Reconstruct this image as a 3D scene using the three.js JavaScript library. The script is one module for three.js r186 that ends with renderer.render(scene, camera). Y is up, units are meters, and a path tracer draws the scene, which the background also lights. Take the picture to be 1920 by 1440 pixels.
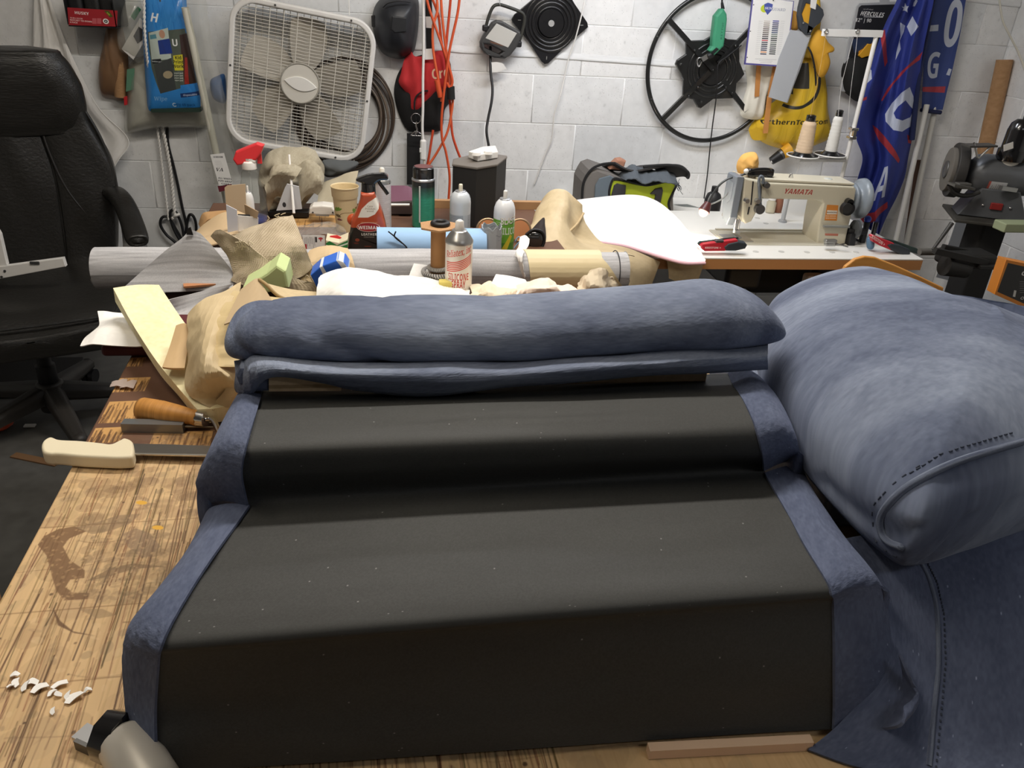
import * as THREE from 'three';
import { RoundedBoxGeometry } from 'three/addons/geometries/RoundedBoxGeometry.js';
import { mergeGeometries, mergeVertices, toCreasedNormals } from 'three/addons/utils/BufferGeometryUtils.js';
import { ImprovedNoise } from 'three/addons/math/ImprovedNoise.js';
import { RectAreaLightUniformsLib } from 'three/addons/lights/RectAreaLightUniformsLib.js';

// ---------------------------------------------------------------- camera, light, exposure
const scene = new THREE.Scene();
const FOCAL = 1480, EYE = 1.6, WALL = -3.52, BENCH = 0.92, TABLE = 0.76;
const camera = new THREE.PerspectiveCamera(2 * Math.atan(720 / FOCAL) * 180 / Math.PI, 1920 / 1440, 0.05, 30);
camera.rotation.order = 'YXZ';
camera.rotation.set(-27.5 * Math.PI / 180, -9.5 * Math.PI / 180, 0.06);
camera.position.set(0, EYE, 0);
camera.updateMatrixWorld(true);
const renderer = new THREE.WebGLRenderer({ antialias: true });
renderer.toneMapping = THREE.LinearToneMapping;
renderer.toneMappingExposure = 1.45;
renderer.shadowMap.enabled = true;
RectAreaLightUniformsLib.init();
scene.background = new THREE.Color(0x0b0b0c);
// ceiling tube fixtures, followed by added fill tubes: [x, y, z, length, turn, intensity, colour]
const FIXTURES = [
  [0.25, 2.6, -1.7, 1.2, 0, 36, 0xfff6ea],
  [0.95, 2.12, -2.72, 0.9, 0, 18, 0xf2f6ff],
  [1.3, 2.75, 0.7, 1.2, 0, 5, 0xf6f6fa],  // unseen fill tube added behind the camera to lift the front faces
  [-0.75, 2.7, -0.75, 1.2, Math.PI / 2, 12, 0xfff0d8],  // warm fill tube added to brighten the left bench and chair
];

// ---------------------------------------------------------------- pixel rays of the photograph (1920 x 1440) met with planes of the room
const V = (x, y, z) => new THREE.Vector3(x, y, z);
const ray = (px, py) => V((px - 960) / FOCAL, (720 - py) / FOCAL, -1).applyQuaternion(camera.quaternion);
const atY = (px, py, h) => { const d = ray(px, py); return d.multiplyScalar((h - EYE) / d.y).add(camera.position); };
const atZ = (px, py, z) => { const d = ray(px, py); return d.multiplyScalar(z / d.z).add(camera.position); };
const atX = (px, py, x) => { const d = ray(px, py); return d.multiplyScalar(x / d.x).add(camera.position); };
const camDir = V(0, 0, -1).applyQuaternion(camera.quaternion);
const perPx = (p) => p.clone().sub(camera.position).dot(camDir) / FOCAL;         // metres per pixel at a point
const onWall = (px, py, off = 0) => atZ(px, py, WALL + off);

// ---------------------------------------------------------------- random numbers, noise, textures
let seedState = 12345;
const rnd = () => { seedState = (seedState * 1664525 + 1013904223) >>> 0; return seedState / 4294967296; };
const rr = (a, b) => a + (b - a) * rnd();
const perlin = new ImprovedNoise();
const N3 = (x, y, z) => perlin.noise(x, y, z);
const hash = (i, j, s) => { let h = (i * 374761393 + j * 668265263 + s * 974711) | 0; h = Math.imul(h ^ (h >>> 13), 1274126177); return ((h ^ (h >>> 16)) >>> 0) / 4294967296; };
const sm = (t) => t * t * (3 - 2 * t);
const lerp = (a, b, t) => a + (b - a) * t;
const clamp = (x, a = 0, b = 1) => Math.min(b, Math.max(a, x));
function tnoise(u, v, per, s, perV = per) {                       // tileable value noise on the unit square
  const x = u * per, y = v * perV, i = Math.floor(x), j = Math.floor(y), fx = sm(x - i), fy = sm(y - j);
  const m = (a, n) => ((a % n) + n) % n, H = (a, b) => hash(m(a, per), m(b, perV), s);
  return lerp(lerp(H(i, j), H(i + 1, j), fx), lerp(H(i, j + 1), H(i + 1, j + 1), fx), fy);
}
const fbm = (u, v, per, s, oct = 4, perV = per) => { let a = 0, w = 0.5, t = 0; for (let k = 0; k < oct; k++) { a += w * tnoise(u, v, per << k, s + k, perV << k); t += w; w *= 0.55; } return a / t; };
function dataTex(n, fn, srgb = true, m = n) {
  const d = new Uint8Array(n * m * 4);
  for (let j = 0; j < m; j++) for (let i = 0; i < n; i++) { const c = fn((i + 0.5) / n, (j + 0.5) / m), o = (j * n + i) * 4; d[o] = clamp(c[0], 0, 255); d[o + 1] = clamp(c[1], 0, 255); d[o + 2] = clamp(c[2], 0, 255); d[o + 3] = 255; }
  const t = new THREE.DataTexture(d, n, m); t.wrapS = t.wrapT = THREE.RepeatWrapping; t.magFilter = THREE.LinearFilter; t.minFilter = THREE.LinearMipmapLinearFilter; t.generateMipmaps = true;
  if (srgb) t.colorSpace = THREE.SRGBColorSpace; t.needsUpdate = true; return t;
}
const grey = (x) => [x, x, x];
function canvasTex(w, h, draw) {
  const c = document.createElement('canvas'); c.width = w; c.height = h; const g = c.getContext('2d'); draw(g, w, h);
  const t = new THREE.CanvasTexture(c); t.colorSpace = THREE.SRGBColorSpace; t.magFilter = THREE.LinearFilter; return t;
}
const mix3 = (a, b, t) => [lerp(a[0], b[0], t), lerp(a[1], b[1], t), lerp(a[2], b[2], t)];
const rep = (t, a, b = a) => { const c = t.clone(); c.repeat.set(a, b); c.wrapS = c.wrapT = THREE.RepeatWrapping; c.needsUpdate = true; return c; };

// ---------------------------------------------------------------- materials
const S = (color, roughness = 0.6, o = {}) => new THREE.MeshStandardMaterial({ color, roughness, ...o });
const PH = (color, roughness = 0.6, o = {}) => new THREE.MeshPhysicalMaterial({ color, roughness, ...o });
const T = {};
T.paint = dataTex(512, (u, v) => { const n = fbm(u, v, 6, 3, 5), s = fbm(u, v, 40, 9, 3); const sp = hash(Math.floor(u * 512), Math.floor(v * 512), 5) > 0.992 && n > 0.45 ? -46 : 0; const k = 240 + (n - 0.5) * 14 + (s - 0.5) * 12 + sp + (s < 0.22 ? -14 * (0.22 - s) / 0.12 : 0); return [k, k, k - 1]; });
T.paintBump = dataTex(512, (u, v) => grey(255 * clamp(0.2 + 0.8 * fbm(u, v, 40, 9, 4) - (hash(Math.floor(u * 256), Math.floor(v * 256), 6) > 0.985 ? 0.4 : 0))), false);
T.floor = dataTex(512, (u, v) => { const n = fbm(u, v, 4, 21, 5), s = fbm(u, v, 60, 23, 2); const k = 82 + (n - 0.5) * 46 + (s - 0.5) * 18; return [k, k - 1, k - 4]; });
T.suede = dataTex(512, (u, v) => { const w = fbm(u, v, 4, 31, 4); const n = fbm(u + 0.15 * w, v, 3, 33, 4, 8), f = fbm(u, v, 120, 35, 2); const t = clamp((n - 0.34) * 2.6); const c = mix3([86, 95, 118], [130, 140, 160], t); const k = (f - 0.5) * 22; return [c[0] + k, c[1] + k, c[2] + k]; });
T.suedeFlat = dataTex(512, (u, v) => { const n = fbm(u, v, 5, 41, 4), f = fbm(u, v, 120, 45, 2); const c = mix3([80, 89, 114], [100, 109, 134], clamp((n - 0.3) * 2)); const k = (f - 0.5) * 22; const sp = hash(Math.floor(u * 300), Math.floor(v * 300), 46) > 0.9992 ? 70 : 0; return [c[0] + k + sp, c[1] + k + sp, c[2] + k + sp]; });
T.fuzz = dataTex(256, (u, v) => grey(255 * fbm(u, v, 64, 51, 3)), false);
T.black = dataTex(512, (u, v) => { const n = fbm(u, v, 3, 61, 4, 9), f = hash(Math.floor(u * 512), Math.floor(v * 512), 63); const sp = hash(Math.floor(u * 512), Math.floor(v * 512), 65) > 0.9997 ? 110 : 0; const k = 58 + (n - 0.5) * 16 + (f - 0.5) * 9 + sp; return [k - 1, k, k - 1]; });
T.weaveBump = dataTex(256, (u, v) => grey(128 + 60 * Math.sin(u * 6.2832 * 64) * Math.sin(v * 6.2832 * 64)), false);
T.leather = dataTex(256, (u, v) => grey(255 * Math.pow(fbm(u, v, 36, 71, 3), 0.8)), false);
T.greyCloth = dataTex(512, (u, v) => { const s = fbm(u, v, 3, 81, 4, 60), f = hash(Math.floor(u * 512), Math.floor(v * 512), 83); const k = 176 + (s - 0.5) * 62 + (f - 0.5) * 22; return [k, k, k + 3]; });
T.burlap = dataTex(512, (u, v) => { const a = Math.sin(u * 6.2832 * 48 + 2 * tnoise(u, v, 24, 91)), b = Math.sin(v * 6.2832 * 48 + 2 * tnoise(u, v, 24, 93)); const n = fbm(u, v, 8, 95, 4); const k = (a * b) * 26 + (n - 0.5) * 50; return [186 + k, 171 + k, 146 + k]; });
T.burlapBump = dataTex(256, (u, v) => grey(128 + 110 * Math.sin(u * 6.2832 * 24) * Math.sin(v * 6.2832 * 24)), false);
T.tan = dataTex(256, (u, v) => { const n = fbm(u, v, 6, 101, 4); const k = (n - 0.5) * 20; return [204 + k, 184 + k, 146 + k]; });
T.canvas = dataTex(256, (u, v) => { const n = fbm(u, v, 5, 111, 4), f = hash(Math.floor(u * 256), Math.floor(v * 256), 113); const k = (n - 0.5) * 36 + (f - 0.5) * 16; return [168 + k, 160 + k, 140 + k]; });
T.foam = dataTex(256, (u, v) => { const n = fbm(u, v, 5, 121, 3), f = fbm(u, v, 64, 123, 2); const k = (n - 0.5) * 14 + (f - 0.5) * 16; return [250 + k, 240 + k, 196 + k * 1.5]; });
T.kraft = dataTex(256, (u, v) => { const n = fbm(u, v, 4, 131, 4, 30); const k = (n - 0.5) * 26; return [176 + k, 136 + k, 96 + k]; });
T.ply = dataTex(256, (u, v) => { const n = fbm(u, v, 2, 141, 4, 30); const k = (n - 0.5) * 46; return [206 + k, 172 + k, 122 + k]; });
T.plyEdge = dataTex(128, (u, v) => { const b = Math.floor(v * 5) % 2, n = fbm(u, v, 16, 151, 3, 4); const k = (n - 0.5) * 30 - b * 42; return [196 + k, 172 + k, 138 + k]; });
T.iron = dataTex(256, (u, v) => { const n = fbm(u, v, 8, 161, 4); const k = 46 + (n - 0.5) * 30; return [k, k, k]; });
T.paper = dataTex(256, (u, v) => { const n = fbm(u, v, 6, 171, 3); const k = (n - 0.5) * 8; return [250 + k, 249 + k, 246 + k]; });

const M = {
  wall: S(0xfafbfc, 0.75, { map: T.paint, bumpMap: T.paintBump, bumpScale: 0.0008 }),
  floor: S(0xffffff, 0.55, { map: rep(T.floor, 0.5) }),
  suede: PH(0xffffff, 0.95, { map: T.suede, bumpMap: rep(T.fuzz, 3), bumpScale: 0.0006, sheen: 0.5, sheenRoughness: 0.6, sheenColor: new THREE.Color(0x98a2b4) }),
  suedeFlat: PH(0xffffff, 0.95, { map: T.suedeFlat, bumpMap: rep(T.fuzz, 3), bumpScale: 0.0004, sheen: 0.35, sheenRoughness: 0.6, sheenColor: new THREE.Color(0x7f8fb8) }),
  blackCloth: PH(0xffffff, 0.72, { map: T.black, bumpMap: rep(T.weaveBump, 5), bumpScale: 0.0002, sheen: 0.25, sheenRoughness: 0.5, sheenColor: new THREE.Color(0x8a8a86) }),
  leather: PH(0x201f1d, 0.36, { bumpMap: rep(T.leather, 4), bumpScale: 0.0008 }),
  greyCloth: S(0xffffff, 0.85, { map: (() => { const t = rep(T.greyCloth, 1); t.rotation = Math.PI / 2; return t; })() }),
  greyFlat: S(0xffffff, 0.85, { map: T.greyCloth }),
  greyBack: S(0xd8d8d6, 0.9),
  burlap: S(0xffffff, 0.95, { map: rep(T.burlap, 3.2), bumpMap: rep(T.burlapBump, 6.4), bumpScale: 0.0012 }),
  tan: S(0xffffff, 0.55, { map: rep(T.tan, 3) }),
  tanSuede: S(0xb39d7c, 0.9),
  canvas: S(0xffffff, 0.92, { map: rep(T.canvas, 3) }),
  foam: S(0xffffff, 0.95, { map: rep(T.foam, 3) }),
  kraft: S(0xffffff, 0.85, { map: rep(T.kraft, 3) }),
  ply: S(0xffffff, 0.6, { map: rep(T.ply, 2) }),
  plyEdge: S(0xffffff, 0.8, { map: rep(T.plyEdge, 8, 40) }),
  iron: S(0xffffff, 0.45, { map: rep(T.iron, 4), metalness: 0.3 }),
  black: S(0x17171a, 0.5), blackGloss: PH(0x101012, 0.22, { clearcoat: 0.6 }), blackMatte: S(0x1b1b1b, 0.85), blackFabric: S(0x1f1f20, 0.92, { bumpMap: rep(T.weaveBump, 6), bumpScale: 0.0004 }),
  white: S(0xeceae6, 0.5), whiteGloss: PH(0xf2f0ec, 0.25), whitePaper: S(0xffffff, 0.9, { map: rep(T.paper, 3) }), whitePlastic: S(0xdedbd4, 0.4),
  chrome: S(0xd8d8d8, 0.18, { metalness: 1 }), steel: S(0xb4b4b2, 0.34, { metalness: 0.9 }), steelDark: S(0x6c6c6c, 0.45, { metalness: 0.8 }), alu: S(0xc8cace, 0.32, { metalness: 0.85 }),
  red: S(0xd02a32, 0.5), orange: S(0xe2552a, 0.5), yellow: S(0xe0a62c, 0.6), blue: S(0x2b62c8, 0.5), green: S(0x2f8f68, 0.45), brown: S(0x5a4032, 0.7),
  cream: S(0xcfc9b4, 0.42), machineGrey: S(0x7a828c, 0.42), clear: PH(0xffffff, 0.08, { transmission: 1, thickness: 0, ior: 1.3 }),
  clearBag: PH(0xf4f4f0, 0.22, { transmission: 0.86, thickness: 0 }), lamp: S(0xfff4dc, 0.5, { emissive: 0xffe6b8, emissiveIntensity: 2.2 }),
  tube: S(0xffffff, 0.5, { emissive: 0xffffff, emissiveIntensity: 3 }),
};

// ---------------------------------------------------------------- scene graph helpers
const taken = new Map();
function numbered(n) { const k = taken.get(n) || 0; taken.set(n, k + 1); return k ? n + '_' + String(k).padStart(3, '0') : n; }
function lit(o) { o.traverse((m) => { if (m.isMesh) { m.castShadow = true; m.receiveShadow = true; } }); return o; }
function thing(name, label, category, base = V(0, 0, 0), group) {
  const g = new THREE.Group(); g.name = numbered(name); g.position.copy(base); g.userData = { label, category }; if (group) g.userData.group = group; scene.add(g); return g;
}
// a part whose geometry is given in room coordinates; sub-parts hang from a part (whose own origin is that of its thing)
function part(parent, name, geo, mat, label) {
  const m = new THREE.Mesh(geo, mat); m.name = name; m.castShadow = m.receiveShadow = true; if (label) m.userData.label = label;
  parent.updateWorldMatrix(true, false); geo.applyMatrix4(parent.matrixWorld.clone().invert()); parent.add(m); return m;
}
function partL(parent, name, geo, mat, pos, rot, label) {            // geometry in the parent's own frame
  const m = new THREE.Mesh(geo, mat); m.name = name; m.castShadow = m.receiveShadow = true; if (pos) m.position.set(...pos); if (rot) m.rotation.set(...rot); if (label) m.userData.label = label; parent.add(m); return m;
}
function single(name, label, category, geo, mat, group) {            // a thing of one mesh, geometry in room coordinates, origin moved to its base
  geo.computeBoundingBox(); const b = geo.boundingBox, c = V((b.min.x + b.max.x) / 2, b.min.y, (b.min.z + b.max.z) / 2);
  geo.translate(-c.x, -c.y, -c.z); const m = new THREE.Mesh(geo, mat); m.position.copy(c); m.name = numbered(name); m.userData = { label, category }; if (group) m.userData.group = group;
  m.castShadow = m.receiveShadow = true; scene.add(m); return m;
}
function struct(name, geo, mat, label) { const m = new THREE.Mesh(geo, mat); m.name = name; m.userData = { kind: 'structure' }; if (label) m.userData.label = label; m.castShadow = m.receiveShadow = true; scene.add(m); return m; }

// ---------------------------------------------------------------- geometry helpers
const box = (w, h, d, x = 0, y = 0, z = 0) => new THREE.BoxGeometry(w, h, d).translate(x, y, z);
const rbox = (w, h, d, r = 0.005, x = 0, y = 0, z = 0, seg = 2) => new RoundedBoxGeometry(w, h, d, seg, Math.min(r, w / 2.01, h / 2.01, d / 2.01)).translate(x, y, z);
const cyl = (r1, r2, h, x = 0, y = 0, z = 0, seg = 24) => new THREE.CylinderGeometry(r1, r2, h, seg).translate(x, y, z);
const plain = (g) => { const q = g.index ? g.toNonIndexed() : g; for (const k of Object.keys(q.attributes)) if (!['position', 'normal', 'uv'].includes(k)) q.deleteAttribute(k); return q; };
const join = (l) => mergeGeometries(l.map(plain), false);
const lathe = (pts, seg = 32) => new THREE.LatheGeometry(pts.map((p) => new THREE.Vector2(Math.max(p[0], 1e-4), p[1])), seg);
const tube = (pts, r, n = 0, closed = false, rad = 8) => new THREE.TubeGeometry(new THREE.CatmullRomCurve3(pts, closed, 'catmullrom', 0.5), n || pts.length * 6, r, rad, closed);
function rod(a, b, r, r2 = r, seg = 12) { const d = b.clone().sub(a), L = d.length(); const g = new THREE.CylinderGeometry(r2, r, L, seg); g.translate(0, L / 2, 0); g.applyQuaternion(new THREE.Quaternion().setFromUnitVectors(V(0, 1, 0), d.normalize())); return g.translate(a.x, a.y, a.z); }
function bar(a, b, w, h, up = V(0, 1, 0)) {                            // a box beam from a to b
  const d = b.clone().sub(a), L = d.length(); d.normalize(); const x = up.clone().cross(d).normalize(), y = d.clone().cross(x);
  const g = new THREE.BoxGeometry(w, h, L); g.applyMatrix4(new THREE.Matrix4().makeBasis(x, y, d)); const c = a.clone().add(b).multiplyScalar(0.5); return g.translate(c.x, c.y, c.z);
}
function metric(g, s = 1) {                                           // uv in metres from the dominant axis of each face
  const q = plain(g), p = q.attributes.position, uv = new Float32Array(p.count * 2), a = V(), b = V(), c = V();
  for (let i = 0; i < p.count; i += 3) {
    a.fromBufferAttribute(p, i); b.fromBufferAttribute(p, i + 1); c.fromBufferAttribute(p, i + 2); const n = b.clone().sub(a).cross(c.clone().sub(a)); const nx = Math.abs(n.x), ny = Math.abs(n.y), nz = Math.abs(n.z);
    [a, b, c].forEach((w, k) => { const [x, y] = ny >= nx && ny >= nz ? [w.x, w.z] : nx >= nz ? [w.z, w.y] : [w.x, w.y]; uv[(i + k) * 2] = x * s; uv[(i + k) * 2 + 1] = y * s; });
  }
  q.setAttribute('uv', new THREE.BufferAttribute(uv, 2)); return q;
}
const cr = (a, b, c, d, t) => 0.5 * (2 * b + (c - a) * t + (2 * a - 5 * b + 4 * c - d) * t * t + (3 * b - a - 3 * c + d) * t * t * t);
function crv(l, t) { const n = l.length - 1, x = clamp(t) * n, i = Math.min(Math.floor(x), n - 1), f = x - i, g = (k) => l[clamp(k, 0, n)]; const [a, b, c, d] = [g(i - 1), g(i), g(i + 1), g(i + 2)]; return V(cr(a.x, b.x, c.x, d.x, f), cr(a.y, b.y, c.y, d.y, f), cr(a.z, b.z, c.z, d.z, f)); }
// a cloth or skin through a grid of points (rows of columns); thick > 0 makes it a closed sheet; bump(u, v) moves it along its normal
function surf(rows, nu, nv, { thick = 0, bump = null, metres = 0, lin = false } = {}) {
  const pos = [], at = (l, t) => { if (!lin) return crv(l, t); const n = l.length - 1, x = clamp(t) * n, i = Math.min(Math.floor(x), n - 1); return l[i].clone().lerp(l[i + 1], x - i); };
  for (let j = 0; j <= nv; j++) { for (let i = 0; i <= nu; i++) { const colPts = rows.map((r) => at(r, i / nu)); pos.push(crv(colPts, j / nv)); } }
  const W = nu + 1, idx = (i, j) => j * W + i, nrm = pos.map(() => V());
  const calc = () => { nrm.forEach((n) => n.set(0, 0, 0)); for (let j = 0; j < nv; j++) for (let i = 0; i < nu; i++) for (const [a, b, c] of [[idx(i, j), idx(i, j + 1), idx(i + 1, j)], [idx(i + 1, j), idx(i, j + 1), idx(i + 1, j + 1)]]) { const n = pos[b].clone().sub(pos[a]).cross(pos[c].clone().sub(pos[a])); nrm[a].add(n); nrm[b].add(n); nrm[c].add(n); } nrm.forEach((n) => n.normalize()); };
  calc();
  if (bump) { const np = pos.map((p, k) => p.clone().addScaledVector(nrm[k], bump((k % W) / nu, Math.floor(k / W) / nv, p))); np.forEach((p, k) => pos[k].copy(p)); calc(); }
  let LU = 1, LV = 1; if (metres) { LU = 0; LV = 0; for (let i = 0; i < nu; i++) LU += pos[idx(i, nv >> 1)].distanceTo(pos[idx(i + 1, nv >> 1)]); for (let j = 0; j < nv; j++) LV += pos[idx(nu >> 1, j)].distanceTo(pos[idx(nu >> 1, j + 1)]); LU *= metres; LV *= metres; }
  const P = [], U = [], I = []; const push = (p, u, v) => { P.push(p.x, p.y, p.z); U.push(u, v); };
  pos.forEach((p, k) => push(p, (k % W) / nu * LU, (1 - Math.floor(k / W) / nv) * LV));
  for (let j = 0; j < nv; j++) for (let i = 0; i < nu; i++) I.push(idx(i, j), idx(i, j + 1), idx(i + 1, j), idx(i + 1, j), idx(i, j + 1), idx(i + 1, j + 1));
  if (thick) {
    const o = pos.length; pos.forEach((p, k) => push(p.clone().addScaledVector(nrm[k], -thick), (k % W) / nu * LU, (1 - Math.floor(k / W) / nv) * LV));
    for (let j = 0; j < nv; j++) for (let i = 0; i < nu; i++) I.push(o + idx(i, j), o + idx(i + 1, j), o + idx(i, j + 1), o + idx(i + 1, j), o + idx(i + 1, j + 1), o + idx(i, j + 1));
    const edge = []; for (let i = 0; i < nu; i++) edge.push([idx(i + 1, 0), idx(i, 0)], [idx(i, nv), idx(i + 1, nv)]); for (let j = 0; j < nv; j++) edge.push([idx(0, j), idx(0, j + 1)], [idx(nu, j + 1), idx(nu, j)]);
    for (const [a, b] of edge) I.push(a, a + o, b, b, a + o, b + o);
  }
  const g = new THREE.BufferGeometry(); g.setAttribute('position', new THREE.Float32BufferAttribute(P, 3)); g.setAttribute('uv', new THREE.Float32BufferAttribute(U, 2)); g.setIndex(I); g.computeVertexNormals();
  return thick ? toCreasedNormals(g, 1.0) : g;
}
const splinePts = (pts, n, closed = true) => new THREE.CatmullRomCurve3(pts, closed, 'catmullrom', 0.5).getPoints(n);
// an outline in the plane z, extruded towards the room; pts are Vector3 on that plane
function slab(pts, z, thick, { bevel = 0, smooth = 0, holes = [], seg = 2 } = {}) {
  const q = smooth ? splinePts(pts, smooth).slice(0, -1) : pts; const sh = new THREE.Shape(q.map((p) => new THREE.Vector2(p.x, p.y)));
  for (const h of holes) { const hq = smooth ? splinePts(h, smooth).slice(0, -1) : h; sh.holes.push(new THREE.Path(hq.map((p) => new THREE.Vector2(p.x, p.y)))); }
  const g = new THREE.ExtrudeGeometry(sh, { depth: Math.max(thick - 2 * bevel, 1e-4), bevelEnabled: bevel > 0, bevelThickness: bevel, bevelSize: bevel * 0.9, bevelOffset: -bevel * 0.9, bevelSegments: seg, curveSegments: 12 });
  return g.translate(0, 0, z - thick + bevel);
}
// the same from photo pixels: the front face lies in the plane z
const trace = (px, z, thick, o = {}) => slab(px.map((p) => { const w = atZ(p[0], p[1], z); if (o.floor) w.y = Math.max(w.y, o.floor); return w; }), z, thick, { ...o, holes: (o.holes || []).map((h) => h.map((p) => atZ(p[0], p[1], z))) });
function unitUV(g) { g.computeBoundingBox(); const b = g.boundingBox, p = g.attributes.position, uv = new Float32Array(p.count * 2); for (let i = 0; i < p.count; i++) { uv[2 * i] = (p.getX(i) - b.min.x) / (b.max.x - b.min.x); uv[2 * i + 1] = (p.getY(i) - b.min.y) / (b.max.y - b.min.y); } g.setAttribute('uv', new THREE.BufferAttribute(uv, 2)); return g; }
// an inflated outline: a pillow between outline and a rounded front, flat at the back; depth(k) of bulge
function puff(px, z, depth, { smooth = 48, rings = 7, pow = 0.5, bump = null, back = 0.004, floor = 0 } = {}) {
  const q = splinePts(px.map((p) => atZ(p[0], p[1], z)), smooth).slice(0, -1); q.forEach((p) => { p.y = Math.max(p.y, floor); }); const c = q.reduce((a, p) => a.add(p), V()).multiplyScalar(1 / q.length);
  const rows = []; rows.push([...q, q[0]].map((p) => p.clone().lerp(c, 0.02).setZ(z - back)));
  for (let r = 0; r <= rings; r++) { const k = r / rings * 0.985; rows.push([...q, q[0]].map((p) => { const w = p.clone().lerp(c, k); w.z = z + depth * Math.pow(1 - Math.pow(1 - k, 2), pow); return w; })); }
  const nu = q.length, P = [], I = [], U = []; rows.forEach((r, j) => r.forEach((p, i) => { const w = p.clone(); if (bump) w.z += bump(w.x, w.y, j / rows.length); P.push(w.x, w.y, w.z); U.push(w.x, w.y); }));
  const Wd = nu + 1; for (let j = 0; j < rows.length - 1; j++) for (let i = 0; i < nu; i++) { const a = j * Wd + i, b = a + 1, d = a + Wd, e = d + 1; I.push(a, b, d, b, e, d); }
  const cc = P.length / 3; const l = rows.length - 1; P.push(c.x, c.y, z + depth + (bump ? bump(c.x, c.y, 1) : 0)); U.push(c.x, c.y); for (let i = 0; i < nu; i++) I.push(l * Wd + i, l * Wd + i + 1, cc);
  P.push(c.x, c.y, z - back); U.push(c.x, c.y); for (let i = 0; i < nu; i++) I.push(i + 1, i, cc + 1);
  const g = new THREE.BufferGeometry(); g.setAttribute('position', new THREE.Float32BufferAttribute(P, 3)); g.setAttribute('uv', new THREE.Float32BufferAttribute(U, 2)); g.setIndex(I); 
  const m = mergeVertices((() => { const h = g.clone(); h.deleteAttribute('uv'); return h; })(), 1e-5); m.computeVertexNormals(); const n = new Float32Array(g.attributes.position.count * 3); // smooth seam
  g.computeVertexNormals(); return g;
}
const caster = new THREE.Raycaster();
function hitAt(px, py, meshes) { caster.set(camera.position, ray(px, py).normalize()); meshes.forEach((m) => m.updateWorldMatrix(true, false)); const h = caster.intersectObjects(meshes, false)[0]; return h ? { p: h.point.clone(), n: h.face.normal.clone().transformDirection(h.object.matrixWorld) } : null; }

// ================================================================ THE ROOM
const RX = 2.76, LX = -3.4, BZ = 2.6, TOP = 2.95;
struct('floor', metric(box(RX - LX + 0.4, 0.1, BZ - WALL + 0.4, (RX + LX) / 2, -0.05, (BZ + WALL) / 2)), M.floor, 'dark grey concrete floor');
struct('ceiling', metric(box(RX - LX + 0.4, 0.1, BZ - WALL + 0.4, (RX + LX) / 2, TOP + 0.05, (BZ + WALL) / 2)), S(0xc9c7c2, 0.9));
struct('wall_left', metric(box(0.2, TOP, BZ - WALL + 0.4, LX - 0.1, TOP / 2, (BZ + WALL) / 2)), M.wall);
struct('wall_front', metric(box(RX - LX + 0.4, TOP, 0.2, (RX + LX) / 2, TOP / 2, BZ + 0.1)), S(0x8d8a86, 0.85));
const wallBack = struct('wall_back', metric(box(RX - LX + 0.4, TOP, 0.2, (RX + LX) / 2, TOP / 2, WALL - 0.1035)), M.wall, 'white painted concrete block wall');
const wallRight = struct('wall_right', metric(box(0.2, TOP, BZ - WALL + 0.4, RX + 0.1035, TOP / 2, (BZ + WALL) / 2)), M.wall, 'white painted concrete block side wall');
// one painted block: front face proud of a shallow joint
function blockGeo(w, h, du, dv) {
  const e = 0.004, d = 0.0035, a = w / 2 - 0.0006, b = h / 2 - 0.0006, P = [], U = [], I = [];
  const ring = (x, y, z) => [[-x, -y, z], [x, -y, z], [x, y, z], [-x, y, z]];
  for (const p of [...ring(a, b, -d), ...ring(a - e * 0.4, b - e * 0.4, -0.0008), ...ring(a - e, b - e, 0)]) { P.push(...p); U.push(p[0] + du, p[1] + dv); }
  for (let r = 0; r < 2; r++) for (let k = 0; k < 4; k++) { const A = r * 4 + k, B = r * 4 + (k + 1) % 4; I.push(A, B, A + 4, B, B + 4, A + 4); }
  I.push(8, 9, 10, 8, 10, 11); const g = new THREE.BufferGeometry(); g.setAttribute('position', new THREE.Float32BufferAttribute(P, 3)); g.setAttribute('uv', new THREE.Float32BufferAttribute(U, 2)); g.setIndex(I); g.computeVertexNormals(); return g;
}
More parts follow.
